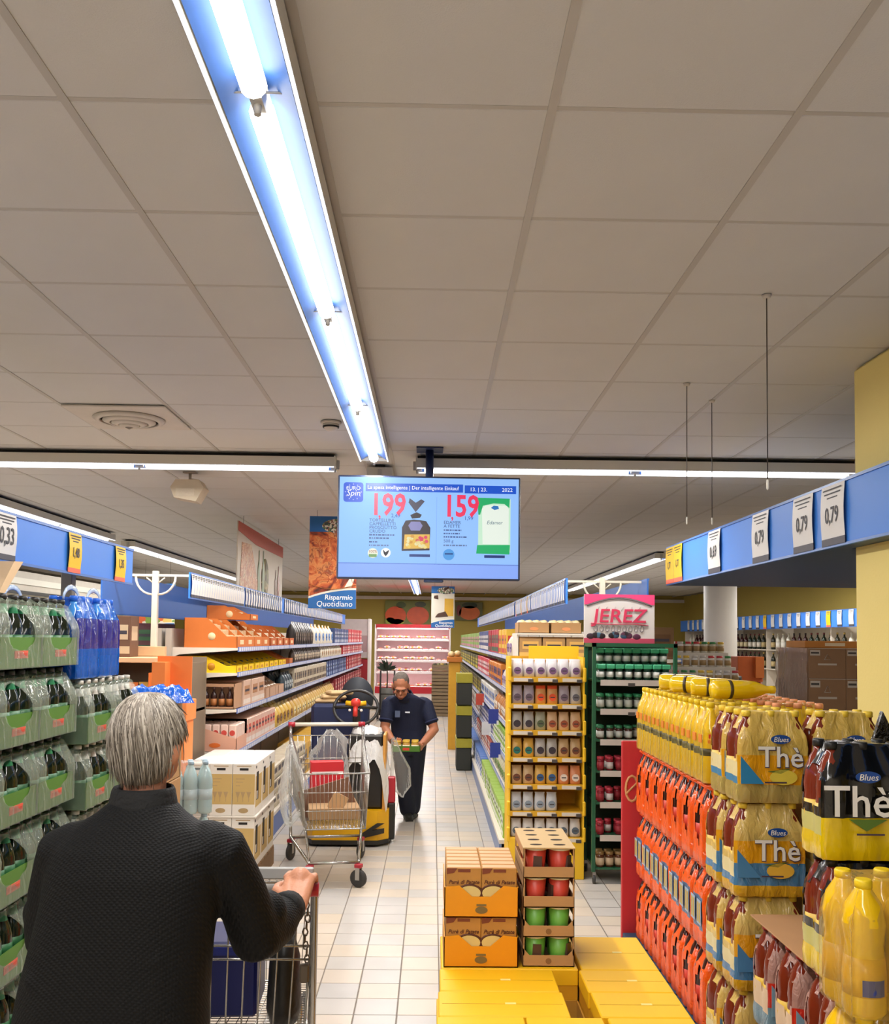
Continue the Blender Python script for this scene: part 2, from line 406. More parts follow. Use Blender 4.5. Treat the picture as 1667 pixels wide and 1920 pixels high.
obj('head', MB().lathe([(.001, -.055), (.03, -.052), (.046, -.03), (.05, -.015)], 20).mesh('head', mat('#d8d0c6', .5)), s)
obj('vent_slot', MB().lathe([(.048, -.036), (.05, -.027)], 20).mesh('vent_slot', DARK), s)
e = thing('ceiling_speaker', 'beige speaker box hanging from the ceiling on a short bracket', 'speaker', (-1.92, 7.40, CEIL-.004))
obj('bracket', MB().tube([(0, 0, 0), (0, 0, -.09)], .012).box(-.05, .05, -.03, .03, -.008, 0).tube([(.1, 0, -.11), (.06, 0, -.06), (0, 0, -.05)], .006).mesh('bracket', mat('#b8aa98', .5)), e)
obj('cabinet', MB().prism([(-.1, -.21), (.07, -.24), (.13, -.13), (.09, -.07), (-.09, -.07), (-.13, -.13)], -.09, .09).mesh('cabinet', mat('#cdbfa8', .6)), e)
obj('grille', MB().box(-.085, .06, -.094, -.09, -.2, -.14).mesh('grille', mat('#d8ccb8', .6, bump=.5, bscale=200)), e)
for k, (x, y, z) in enumerate([(1.22, 3.42, 2.34), (1.25, 4.63, 2.36), (1.47, 4.95, 2.40)]):
    wr = thing('hanging_wire', ['thin steel wire with a white hook hanging free in front of the blue price canopy', 'thin steel wire with a white hook hanging free over the end of the canopy', 'thin steel wire hanging down just behind the first canopy wire'][k], 'wire', (x, y, CEIL-.003))
    obj('wire', MB().tube([(0, 0, 0), (0, 0, z-CEIL)], .0022, seg=5).mesh('wire', mat('#4a443e', .4, metal=.6)), wr)
    obj('hook', MB().lathe([(.002, z-CEIL-.035), (.0045, z-CEIL-.03), (.0045, z-CEIL), (.002, z-CEIL+.004)], 8).mesh('hook', mat('#f2efe6', .4)), wr)
    obj('ceiling_clip', MB().lathe([(.012, -.012), (.018, 0)], 10).mesh('ceiling_clip', PL), wr)
# ================================================================== PILLARS
pil = mat('#f6e08c', .75, var=.04, scale=2, bump=.08, bscale=80)
pm = MB().cbox(1.945, 2.65, 3.72, 4.33, 0, CEIL-.004, .02).mesh('pillar', pil)
thing('pillar', 'square yellow painted pillar from floor to ceiling beside the tea pallets', 'pillar', me=pm)
rc = thing('round_column', 'round white column rising behind the brown carton pallet', 'column', (3.85, 12.6, 0))
obj('shaft', MB().lathe([(.215, 0), (.215, CEIL-.004)], 32).mesh('shaft', mat('#dcd8d2', .6, var=.03)), rc)
obj('base_ring', MB().lathe([(.23, 0), (.23, .12), (.216, .13)], 32).mesh('base_ring', mat('#6b6862', .6)), rc)
# ================================================================== HANGING SCREEN
SCRN = mat('#93bffb', .7, var=0, emis=.98, spec=.15); BLACK = mat('#14161e', .35, var=0)
tvx, tvy, tv0, tv1 = -.032, 6.25, 2.133, 2.822
tvw = .607
tv = thing('television', 'flat screen showing two grocery offers, hung from the ceiling over the aisle', 'television', (tvx, tvy, tv0), .012)
th = tv1-tv0
obj('bezel', MB().cbox(-tvw, tvw, -.012, .045, 0, th, .006).mesh('bezel', mat('#1c2a4a', .35)), tv)
obj('mount_box', MB().cbox(-.25, .25, .045, .085, .18, .52, .01).mesh('mount_box', BLACK), tv)
obj('pole', MB().tube([(.0, .11, .3), (.0, .11, CEIL-.004-tv0)], .027, seg=12).box(-.09, .09, .02, .2, CEIL-.012-tv0, CEIL-.003-tv0).box(-.05, .05, .07, .13, .25, .42).mesh('pole', mat('#1d2c55', .4)), tv)
obj('sensor_bump', MB().cbox(-.03, .1, -.008, .03, -.018, .002, .006).mesh('sensor_bump', mat('#2a3a5a', .3)), tv)
scr = obj('screen', MB().box(-tvw+.012, tvw-.012, -.0135, -.0115, .012, th-.012).mesh('screen', SCRN), tv)
def px(u, v):   # screen picture coordinates 0..1 from the upper left
    return (-tvw+.012+u*(2*tvw-.024), .012+(1-v)*(th-.024))
LAYER = [0]
def panel(name, u0, v0, u1, v1, h, em=.9, poly=None, lay=1):
    x0, z0 = px(u0, v1); x1, z1 = px(u1, v0); y = -.0135-.0006*lay
    mb = MB()
    if poly: mb.prism([px(u, vv) for u, vv in poly], y, y+.0005)
    else: mb.box(x0, x1, y, y+.0005, z0, z1)
    return obj(name, mb.mesh(name, mat(h, .4, var=0, emis=min(1.0, em*1.35))), scr)
def words(body, u, v, size, h, em=.8, align='LEFT', bold=0.0, sx=1.0, shear=0.0):
    x, z = px(u, v); return obj('lettering', text_mesh(body, size, mat(h, .4, var=0, emis=em), .0003, align, shear, bold, sx), scr, (x, -.0165, z))
panel('footer_band', 0, .865, 1, 1, '#86a8f5', .7); panel('footer_line', 0, .858, 1, .866, '#5f7fd8', .6)
panel('divider_line', .541, .19, .5425, .86, '#6f9bea', .6)
panel('header_bar', .145, .06, .688, .142, '#1157d6', .6); panel('date_bar', .697, .068, .985, .148, '#1157d6', .6)
def rrect(u0, v0, u1, v1, r):
    P = []; a = (u1-u0)/((2*tvw)); rv = r*2*tvw/th
    for cx, cy, a0 in ((u1-r, v0+rv, -90), (u1-r, v1-rv, 0), (u0+r, v1-rv, 90), (u0+r, v0+rv, 180)):
        for k in range(5):
            t = math.radians(a0+k*22.5); P.append((cx+r*math.cos(t), cy+rv*math.sin(t)))
    return P
panel('logo_square', 0, 0, 0, 0, '#0e4fd0', .6, rrect(.022, .055, .132, .252, .016))
words('EURO', .077, .115, .036, '#e8f2ff', align='CENTER'); words('Spin', .077, .165, .055, '#f4f8ff', align='CENTER', shear=.2)
for k in range(12):
    a = 2*PI*k/12; words('*', .077+.044*math.cos(a), .158+.078*math.sin(a), .02, '#e8f2ff', align='CENTER')
words('La spesa intelligente | Der intelligente Einkauf', .155, .103, .0355, '#f2f7ff', 1.0, sx=.93)
words('13. | 23.', .725, .11, .036, '#f2f7ff', 1.0); words('2022', .905, .11, .036, '#f2f7ff', 1.0)
words('199', .170, .283, .20, '#ea2f5c', .95, bold=.005, sx=.80); words('159', .578, .288, .20, '#ea2f5c', .95, bold=.005, sx=.80)
words(',', .213, .35, .12, '#e8305c', .75); words(',', .618, .355, .12, '#e8305c', .75)
words('2,49', .288, .385, .036, '#2a56b8', .6); words('1,99', .695, .4, .036, '#2a56b8', .6)
for k, (s_, w_) in enumerate([('TORTELLINI', 1), ('CAPPELLETTI', 1), ('PROSCIUTTO', 1), ('CRUDO', 1)]): words(s_, .168, .432+.037*k, .03, '#3c5a9c', .5)
for k, (s_, w_) in enumerate([('EDAMER', 1), ('A FETTE', 1)]): words(s_, .582, .445+.037*k, .03, '#3c5a9c', .5)
def dashes(u, v, wd, h='#5877bd'):
    mb = MB(); x = 0; rr = random.Random(int(u*1000+v*777))
    while x < wd:
        q = rr.uniform(.006, .02); x0, z0 = px(u+x, v+.007); x1, z1 = px(u+min(wd, x+q), v-.007); mb.box(x0, x1, -.0147, -.0142, z0, z1); x += q+.004
    obj('small_print', mb.mesh('small_print', mat(h, .4, var=0, emis=.4)), scr)
for k, wd in enumerate((.14, .11)): dashes(.168, .578+.032*k, wd)
dashes(.168, .648, .05); dashes(.168, .682, .11, '#7f9fdc')
for k, wd in enumerate((.1, .09, .13)): dashes(.582, .52+.034*k, wd)
words('500 g', .582, .63, .03, '#5877bd', .4); dashes(.582, .672, .13, '#7f9fdc')
# tortellini bag
panel('bag_body', 0, 0, 0, 0, '#40353f', .35, [(.35, .735), (.505, .725), (.508, .50), (.485, .435), (.455, .425), (.415, .42), (.37, .43), (.35, .50)])
panel('bag_neck', 0, 0, 0, 0, '#2f2a38', .3, [(.405, .41), (.45, .40), (.46, .37), (.43, .345), (.395, .375)])
panel('bag_ribbon', 0, 0, 0, 0, '#55536b', .35, [(.425, .345), (.475, .235), (.455, .215), (.425, .25), (.39, .205), (.385, .25)])
panel('bag_window', 0, 0, 0, 0, '#e3b64d', .6, [(.36, .715), (.505, .705), (.505, .565), (.365, .57)], lay=2)
panel('bag_emblem', 0, 0, 0, 0, '#8f8fc8', .5, [(.40, .53), (.45, .53), (.465, .48), (.45, .44), (.40, .44), (.385, .48)], lay=2)
rr = random.Random(3)
for k in range(26):
    u, v_ = rr.uniform(.37, .498), rr.uniform(.585, .695); hcol = '#e2476a' if (u > .435 and v_ < .64) else rr.choice(['#f2d063', '#f7e48a', '#d99a35', '#efe6b0'])
    panel('pasta_piece', 0, 0, 0, 0, hcol, .55, [(u+.011*math.cos(a*PI/3), v_+.018*math.sin(a*PI/3)) for a in range(6)], lay=3)
# cheese pack
panel('cheese_pack', 0, 0, 0, 0, '#bfe2c8', .75, [(.775, .20), (.955, .20), (.955, .735), (.775, .735)])
panel('cheese_top', 0, 0, 0, 0, '#19b56c', .6, [(.768, .19), (.95, .195), (.948, .29), (.92, .25), (.86, .245), (.80, .27), (.785, .36), (.775, .36)], lay=2)
panel('cheese_foot', 0, 0, 0, 0, '#19b56c', .6, [(.77, .665), (.953, .66), (.95, .755), (.765, .75)], lay=2)
panel('cheese_slices', 0, 0, 0, 0, '#dfe9de', .75, [(.795, .30), (.815, .265), (.93, .265), (.945, .30), (.945, .655), (.80, .655)], lay=3)
panel('cheese_logo', 0, 0, 0, 0, '#2f84d4', .5, [(.845, .29), (.86, .268), (.885, .272), (.89, .30), (.865, .312)], lay=4)
words('Edamer', .865, .44, .034, '#5f8fae', .4, align='CENTER', shear=.25)
def disc(name, u, v, ru, h, em=.7, lay=1): return panel(name, 0, 0, 0, 0, h, em, [(u+ru*math.cos(a*PI/10), v+ru*1.75*math.sin(a*PI/10)) for a in range(20)], lay=lay)
disc('seal', .19, .76, .028, '#dfe3d0'); panel('seal_leaf', .168, .77, .212, .8, '#7fae6c', .5, lay=2); words('100%', .19, .745, .026, '#c23a3a', .5, align='CENTER')
disc('rooster_badge', .262, .755, .027, '#f2f4f8', lay=1); panel('rooster', 0, 0, 0, 0, '#1c2340', .2, [(.245, .72), (.26, .75), (.282, .725), (.274, .765), (.262, .79), (.252, .77)], lay=2)
disc('brand_badge', .612, .765, .032, '#4f9fe8', .6); panel('brand_stripe', .59, .75, .635, .765, '#1b58a8', .4, lay=2)
for u in (.393, .81):
    panel('tag_bar', u, .765, u+.115, .792, '#2a4a9c', .35); 
# ================================================================== PRICE BANNERS AND CANOPIES
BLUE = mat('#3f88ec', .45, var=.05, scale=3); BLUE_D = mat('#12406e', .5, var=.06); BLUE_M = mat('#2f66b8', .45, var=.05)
TAGW = mat('#e6e4e2', .5, var=.02); TAGY = mat('#f7c81c', .5, var=.02); TAGB = mat('#3f3d48', .5, var=0); TAGR = mat('#ee6a4c', .5, var=0); INK = mat('#46464c', .6, var=0)
def tag_mesh(wd, hh, yellow, price, key={}):
    k = (wd, hh, yellow, price)
    if k in key: return key[k]
    # paper slip standing in XZ, facing -Y, bowed forward at the foot
    mb = MB(); n = 5
    def yb(t): return -.004-.012*math.sin(PI*min(1, t*1.1))*.6
    for i in range(n):
        t0, t1 = i/n, (i+1)/n; z0, z1 = hh*(1-t0), hh*(1-t1)
        mb.quad((-wd/2, yb(t0), z0), (wd/2, yb(t0), z0), (wd/2, yb(t1), z1), (-wd/2, yb(t1), z1), 0)
    if yellow: mb.box(-wd/2, wd/2, -.006, -.003, -.002, hh*.11, 2)
    else: mb.box(-wd/2, wd/2, -.006, -.003, 0, hh*.12, 1)
    for zf, wf in ((.93, .8), (.86, .7), (.79, .45)): mb.box(-wd*wf/2, wd*wf/2, -.0092, -.0088, hh*zf-.003, hh*zf+.003, 3)
    me = mb.mesh('price_tag', [TAGY if yellow else TAGW, TAGB, TAGR, INK], fix=False); key[k] = me
    return me
def price_banner(name, label, x, y0, y1, z0, z1, face, tags, blue=BLUE, detail=True, thick=.012):
    """long banner along Y in the plane X=x; face=+1 looks to +X, -1 to -X; tags: list of (y, width, yellow, price)"""
    t = thing(name, label, 'price banner', (x, y0, z0), 0)
    obj('board', MB().box(-thick, 0, 0, y1-y0, 0, z1-z0).mesh('board', blue) if face > 0 else MB().box(0, thick, 0, y1-y0, 0, z1-z0).mesh('board', blue), t)
    rl = MB()
    xx = (0, .006) if face > 0 else (-.006, 0)
    rl.box(xx[0], xx[1], 0, y1-y0, z1-z0-.014, z1-z0); rl.box(xx[0], xx[1], 0, y1-y0, 0, .012)
    obj('rail', rl.mesh('rail', mat('#3f74c4', .3)), t)
    rz = PI/2 if face > 0 else -PI/2
    for (y, wd, yel, price) in tags:
        p = obj('price_tag', tag_mesh(wd, (z1-z0)-.022, yel, price), t, (.004*face, y-y0, .01), (0, 0, rz))
        if price and detail: obj('lettering', text_mesh(price, .105 if not yel else .07, INK, .0003, bold=.0012, sx=.8), p, (0, -.013, (z1-z0)*.45))
    return t
# ---- left banner over the beer
tags = [(4.14, .20, False, '0,33')]+[(4.94, .17, True, '1,48'), (5.66, .18, True, '1,35')]
price_banner('price_banner', 'blue price banner with two yellow tags above the beer packs', -1.88, .6, 5.92, 2.055, 2.28, 1, tags)
lp = thing('banner_post', 'dark grey square post carrying the banner above the beer packs', 'post', (-1.98, 5.15, 0))
obj('shaft', MB().cbox(-.03, .03, -.03, .03, 0, 2.2, .004).mesh('shaft', mat('#6b6660', .5)), lp)
obj('arm', MB().box(-.02, .098, -.02, .02, 2.12, 2.16).mesh('arm', mat('#6b6660', .5)), lp)
# ---- right canopy with soffit, hung in front of the yellow pillar
tags = [(7.27, .235, True, '1,77'), (7.03, .235, True, '1,77'), (6.12, .26, False, '0,69'), (5.25, .26, False, '0,79'), (4.64, .25, False, '0,79'), (4.29, .25, False, '0,79'), (3.4, .25, False, '0,79')]
price_banner('price_canopy', 'wide bright blue price banner with white 0,79 tags in front of the yellow pillar', 1.84, -1.0, 7.4, 2.185, 2.485, -1, [(y, wd, yl, p) for y, wd, yl, p in tags])
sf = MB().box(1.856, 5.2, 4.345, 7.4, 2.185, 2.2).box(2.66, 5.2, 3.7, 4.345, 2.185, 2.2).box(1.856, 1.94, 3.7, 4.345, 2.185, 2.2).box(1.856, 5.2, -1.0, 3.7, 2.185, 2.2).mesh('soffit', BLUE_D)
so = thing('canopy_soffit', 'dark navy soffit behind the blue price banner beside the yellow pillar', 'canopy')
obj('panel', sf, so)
obj('bounce_sheet', MB().box(1.856, 5.2, 4.345, 7.4, 2.2005, 2.206).box(2.66, 5.2, 3.7, 4.345, 2.2005, 2.206).box(1.856, 5.2, -1.0, 3.7, 2.2005, 2.206).mesh('bounce_sheet', mat('#8f8a82', .7)), so)  # unseen grey sheet added to keep blue bounce light off the ceiling
# ---- left gondola banners, one each side of the white post arms
rr = random.Random(5)
tg = [(7.06+.082*k, .076, False, None) for k in range(24)]+[(9.1+.13*k, .08, False, None) for k in range(17)]+[(11.5+.16*k, .09, False, None) for k in range(46)]
price_banner('price_banner', 'blue banner densely filled with white price tags above the left gondola aisle side', -1.80, 7.02, 19.5, 2.02, 2.215, 1, tg)
price_banner('price_banner', 'plain blue banner on the far side of the left gondola', -2.46, 7.02, 19.5, 1.90, 2.215, -1, [], BLUE_M)
tg = [(7.5+.105*k, .062, False, None) for k in range(24)]+[(10.1+.14*k, .09, k % 5 == 2, None) for k in range(13)]+[(12.1+.2*k, .12, False, None) for k in range(46)]
price_banner('price_banner', 'blue banner with white price tags above the right gondola aisle side', 1.05, 7.42, 22.0, 2.03, 2.235, -1, tg)
price_banner('price_banner', 'plain blue banner on the far side of the right gondola behind the pink sign', 1.70, 7.42, 22.0, 1.98, 2.24, 1, [], BLUE_M)
WPOST = mat('#e9e0cc', .45, var=.02)
def t_post(x, y, z0, label, ax0, ax1, ztop, foot):
    t = thing('banner_post', label, 'post', (x, y, z0))
    obj('shaft', MB().cbox(-.022, .022, -.022, .022, 0, ztop-z0+.03, .004).mesh('shaft', WPOST), t)
    obj('arm', MB().box(ax0-x, ax1-x, -.01, .01, ztop-z0-.012, ztop-z0+.006).mesh('arm', WPOST), t)
    for sg in (-1, 1):
        pts = [(sg*(.022+.13*math.sin(a)*1.0), 0, ztop-z0-.15+.14*(1-math.cos(a))) for a in [k*PI/2/6 for k in range(7)]]
        obj('brace', MB().tube(pts, .009, seg=6).tube([(sg*.022, 0, ztop-z0-.06), (sg*.07, 0, ztop-z0-.02)], .006, seg=5).mesh('brace', WPOST), t)
    if foot: obj('foot', MB().cbox(-.28, .09, -.03, .03, 0, .075, .004).mesh('foot', mat('#e2b98c', .5)), t)
    return t
t_post(-2.12, 7.24, 1.585, 'white banner post with two curved brackets at the end of the left gondola', -2.447, -1.813, 2.205, True)
t_post(1.37, 7.62, 1.66, 'white banner post with two curved brackets behind the pink sign', 1.063, 1.687, 2.225, False)
# ---- far right wall banner
tg = [(13.2+.42*k, .17, k in (5, 12), None) for k in range(26)]
price_banner('price_banner', 'blue banner with spaced white tags along the far right wall shelves', 6.45, 12.6, 24.5, 2.01, 2.29, -1, tg)
# ================================================================== HANGING PICTURES
RISP = mat('#1c63a8', .45, var=.03); CREAMP = mat('#e9e2d2', .5, var=.02); WTXT = mat('#f2f4f2', .5, var=0)
def promo(name, label, x0, x1, z0, z1, y, pic, hang=True, words_=True):
    wd, hh = x1-x0, z1-z0; t = thing(name, label, 'hanging sign', (x0, y, z0))
    obj('panel', MB().box(0, wd, 0, .012, 0, hh).mesh('panel', pic), t)
    zb = hh*.17
    arc = [(0, 0), (wd, 0), (wd, zb+.03)]+[(wd*(1-k/8), zb+.03-.09*(k/8)**2*hh/.94) for k in range(1, 9)]
    obj('foot_band', MB().prism([(u, min(hh, v+.02)) if v > 0 else (u, v) for u, v in arc], -.004, -.001).mesh('foot_cream', CREAMP), t)
    obj('foot_blue', MB().prism(arc, -.007, -.0045).mesh('foot_blue', RISP), t)
    hb = hh*.17
    obj('head_band', MB().box(0, wd, -.004, -.001, hh-hb, hh).mesh('head_band', RISP), t)
    obj('head_emblem', MB().lathe([(.001, 0), (wd*.36, 0), (wd*.36, .003)], 20, T=Matrix.Translation((wd*.62, -.004, hh-hb*.62)) @ Matrix.Rotation(PI/2, 4, 'X'), sy=.42).mesh('head_emblem', print_mat('market_emblem', ['#6f8a5c', '#8a5a4c', '#d8d2c0', '#39494c'], 60)), t)
    if words_:
        obj('lettering', text_mesh('Risparmio', wd*.145, WTXT, .0004, 'RIGHT', .1, .0008), t, (wd*.93, -.008, zb*.70))
        obj('lettering', text_mesh('Quotidiano', wd*.165, WTXT, .0004, 'RIGHT', .1, .0008), t, (wd*.93, -.008, zb*.28))
    if hang:
        for u in (.15, .85): obj('cord', MB().tube([(wd*u, .006, hh), (wd*u, .006, CEIL-.003-z0)], .002, seg=4).mesh('cord', DARK), t)
    return t
def pasta():
    m = print_mat('pasta_picture', ['#3f1d12', '#8a3216', '#c8602a', '#d98a4c', '#8a3a1c', '#e0a878'], 7.0, 'NOISE'); return m
pb = promo('promo_banner', 'tall banner with a plate of red pasta over a blue Risparmio Quotidiano band', -1.25, -.772, 2.035, 2.965, 9.5, pasta())
pen = [MB().tube([(-.05, 0, -.02), (-.02, 0, .008), (.02, 0, .01), (.05, 0, -.015)], .013, seg=6, flat=.3).mesh('penne', mat(h, .4)) for h in ('#c8622c', '#d98848', '#a8451e', '#b85a34')]
rr = random.Random(2)
for k in range(46): obj('penne', pen[k % 4], pb, (.045+rr.random()*.38, -.003, .29+rr.random()*.44), (0, rr.uniform(-1.4, 1.4), 0), (1, .12, 1))
obj('plate_rim', MB().tube([(.478*(k/10), -.004, .245-.05*math.sin(PI*k/10)) for k in range(11)], .014, seg=6, flat=.15).mesh('plate_rim', mat('#c9863e', .4)), pb)
obj('cream_corner', MB().prism([(.36, .215), (.43, .215), (.478, .36), (.478, .42)], -.004, -.002).mesh('cream_corner', CREAMP), pb)
pb2 = promo('promo_banner', 'pale banner with dark chocolate and a yellow mug beyond the hanging screen', -.03, .46, 1.98, 2.86, 20.0, mat('#ddd6c6', .5, var=.03))
obj('mug', MB().box(.28, .47, -.005, -.002, .25, .62).lathe([(.08, -.005), (.08, -.002)], 14, T=Matrix.Translation((.28, 0, .45)) @ Matrix.Rotation(PI/2, 4, 'X')).mesh('mug', mat('#d8a838', .5)), pb2)
obj('chocolate', MB().prism([(.08, .22), (.36, .24), (.3, .35), (.14, .3)], -.008, -.003).prism([(.05, .62), (.15, .6), (.14, .69), (.06, .68)], -.008, -.003).prism([(.28, .78), (.38, .84), (.36, .88), (.27, .83)], -.008, -.003).mesh('chocolate', mat('#4a2f22', .5)), pb2)
promo('promo_banner', 'blue Risparmio Quotidiano sign seen through the shelves behind the left gondola', -4.95, -4.35, 1.78, 2.62, 16.0, print_mat('fruit_pic', ['#e8c36a', '#d8683c', '#e9e2d2', '#7fa04c'], 9))
promo('promo_banner', 'hanging sign with tomatoes on white paper above the drinks pallets', 1.845+.2, 2.4, 2.72, 2.96, 6.2, print_mat('tomato_pic', ['#e8e2d8', '#d83a2c', '#e9e4dc', '#e8862c'], 12), words_=False).location.x += .9
# large picture panel parallel to the aisle
bp = thing('picture_panel', 'long hanging panel with bread and oil bottle pictures above the left gondola', 'hanging sign', (-2.02, 9.75, 2.24))
obj('panel', MB().box(-.012, 0, 0, 2.9, 0, .70).mesh('panel', mat('#cfc2ae', .5, var=.06, scale=2)), bp)
obj('red_header', MB().prism([(0, .70), (0, .60), (1.0, .545), (2.9, .56), (2.9, .70)], .001, .005, 'X').mesh('red_header', mat('#b8492e', .5, var=.1)), bp)
obj('bread', MB().prism([(.12, 0), (.2, .5), (.7, .52), (1.05, .2), (1.3, 0)], .001, .005, 'X').mesh('bread', print_mat('bread_pic', ['#b87a48', '#d8a878', '#a8603c', '#e2c49c', '#8a6a3c'], 9, 'NOISE')), bp)
obj('plate', MB().lathe([(.001, .004), (.24, .004), (.24, .001)], 24, T=Matrix.Translation((0, 1.6, .2)) @ Matrix.Rotation(PI/2, 4, 'Y')).mesh('plate', print_mat('dish_pic', ['#6f6a44', '#8f8a5a', '#c9b88a', '#5a4a30'], 14)), bp)
for k, (y, hh) in enumerate([(1.12, .5), (1.4, .52), (2.3, .36), (2.5, .42)]):
    obj('bottle_picture', MB().prism([(y, .0), (y+.14, .0), (y+.14, hh*.6), (y+.09, hh*.75), (y+.09, hh), (y+.05, hh), (y+.05, hh*.75), (y, hh*.6)], .005, .007, 'X').mesh('bottle_picture', mat(['#6a7a4c', '#7a8a5c', '#8a6a5c', '#8f5a48'][k], .4)), bp)
for y in (.3, 2.6): obj('cord', MB().tube([(-.006, y, .7), (-.006, y, CEIL-.003-2.24)], .002, seg=4).mesh('cord', DARK), bp)
# pictures on the back wall
def wall_pic(label, x0, x1, z0, z1, cols, blobs):
    t = thing('wall_picture', label, 'picture', (x0, Y_B-.1, z0))
    obj('board', MB().box(0, x1-x0, 0, .04, 0, z1-z0).mesh('board', mat(cols, .5, var=.12, scale=4)), t)
    for (nm, u, v, ru, rv, h) in blobs:
        obj(nm, MB().lathe([(.001, .0), (ru, .0), (ru, .01)], 18, T=Matrix.Translation((u, -.0005, v)) @ Matrix.Rotation(PI/2, 4, 'X'), sy=rv/ru).mesh(nm, mat(h, .4, var=.18, scale=6)), t)
wall_pic('wall picture of two halved red tomatoes above the meat cabinet', -1.35, -.08, 2.12, 2.82, '#8a8f4c', [('tomato', .3, .28, .3, .26, '#f2602c'), ('tomato', .93, .28, .32, .26, '#f2602c'), ('leaf', .15, .12, .14, .1, '#9fae3c'), ('leaf', .45, .58, .14, .09, '#4c5f2c'), ('leaf', 1.0, .6, .16, .08, '#3f4a28'), ('leaf', .35, .1, .2, .08, '#b8b83c')])
wall_pic('wall picture of an orange pumpkin with dark leaves beyond the right gondola', .65, 1.42, 2.28, 2.80, '#6a6a44', [('pumpkin', .4, .22, .3, .2, '#d8703c'), ('leaf', .4, .43, .22, .09, '#2f3a24'), ('radish', .1, .28, .07, .16, '#7a2f34')])
# ================================================================== PRODUCT KINDS
CARD = mat('#b58a5a', .8, var=.07, scale=14); CARD_D = mat('#8a6238', .8, var=.08); CARD_P = mat('#dcae8e', .75, var=.05)
SHELF = mat('#e6dccd', .4, var=.02); RAIL = mat('#7f90c8', .35, var=.12, scale=30); STEEL = mat('#9a9894', .3, metal=.85, var=.03)
_K = {}
def k_pouch(col, lab, wd, d, h, top=None):
    """soft filled bag standing up: pillowy body, crimped top, label patch"""
    key = ('pouch', col, lab, wd, d, h, top)
    if key in _K: return _K[key]
    mb = MB(); pr = [(0, .46, .40), (.06, .50, .50), (.35, .50, .50), (.62, .48, .42), (.82, .44, .2), (.9, .42, .05), (1.0, .46, .03)]; seg = 12; vs = []
    for z, a, b in pr:
        for k in range(seg):
            t = 2*PI*k/seg; c, s = math.cos(t), math.sin(t)
            vs.append((wd*a*math.copysign(abs(c)**.6, c), d*b*math.copysign(abs(s)**.6, s), h*z))
    fs = [(i*seg+k, i*seg+(k+1) % seg, (i+1)*seg+(k+1) % seg, (i+1)*seg+k) for i in range(len(pr)-1) for k in range(seg)]
    mb.add(vs, fs, 0, True)
    n = len(fs); mb.f.append(tuple(reversed(range(seg)))); mb.m.append(0); mb.s.append(False)
    mb.f.append(tuple((len(pr)-1)*seg+k for k in range(seg))); mb.m.append(0); mb.s.append(False)
    if top:
        for i in range((len(pr)-3)*seg, (len(pr)-1)*seg): mb.m[i] = 2
    y = -d*.5-.001
    el = [(wd*.33*math.cos(a*PI/6), h*.36+h*.2*math.sin(a*PI/6)) for a in range(12)]
    mb.prism(el, y, y+.006, m=1); mb.box(-wd*.2, wd*.2, y-.0012, y, h*.33, h*.39, 3)
    me = mb.mesh('pouch', [mat(col, .35, bump=.25, bscale=50), mat(lab, .4), mat(top or col, .35), mat('#3c3a3c', .5, var=0)]); _K[key] = me; return me
def k_box(col, lab, wd, d, h, band=None, b=.003):
    key = ('box', col, lab, wd, d, h, band)
    if key in _K: return _K[key]
    mb = MB().cbox(-wd/2, wd/2, -d/2, d/2, 0, h, b)
    y = -d/2-.001
    mb.box(-wd*.36, wd*.36, y, y+.0012, h*.42, h*.78, 1); mb.box(-wd*.3, wd*.3, y-.0006, y, h*.55, h*.64, 2)
    mb.box(-wd/2+.002, wd/2-.002, y, y+.0012, h*.08, h*.26, 3)
    for sx in (-1, 1): mb.box(sx*wd/2-.0008, sx*wd/2+.0008, -d*.34, d*.34, h*.4, h*.75, 1)
    me = mb.mesh('carton', [mat(col, .45), mat(lab, .45), mat('#3a3842', .5, var=0), mat(band or lab, .45)]); _K[key] = me; return me
def k_bottle(col, lab, cap, r, h, neck=.32, seg=10):
    key = ('bottle', col, lab, cap, r, h, neck)
    if key in _K: return _K[key]
    mb = MB().lathe([(r*.8, 0), (r, .01), (r, h*.58), (r*.85, h*.68), (r*neck, h*.8), (r*neck, h*.9)], seg, 0)
    mb.lathe([(r*1.02, h*.14), (r*1.02, h*.46)], seg, 1); mb.lathe([(r*neck*1.2, h*.9), (r*neck*1.2, h)], seg, 2)
    me = mb.mesh('bottle', [mat(col, .15), mat(lab, .5), mat(cap, .4)]); _K[key] = me; return me
def k_jar(col, lab, cap, r, h, seg=12):
    key = ('jar', col, lab, cap, r, h)
    if key in _K: return _K[key]
    mb = MB().lathe([(r*.9, 0), (r, .006), (r, h*.7), (r*.85, h*.8)], seg, 0)
    mb.lathe([(r*1.02, h*.14), (r*1.02, h*.6)], seg, 1); mb.lathe([(r*.92, h*.8), (r*.95, h*.82), (r*.95, h)], seg, 2)
    me = mb.mesh('jar', [mat(col, .12), mat(lab, .5), mat(cap, .4)]); _K[key] = me; return me
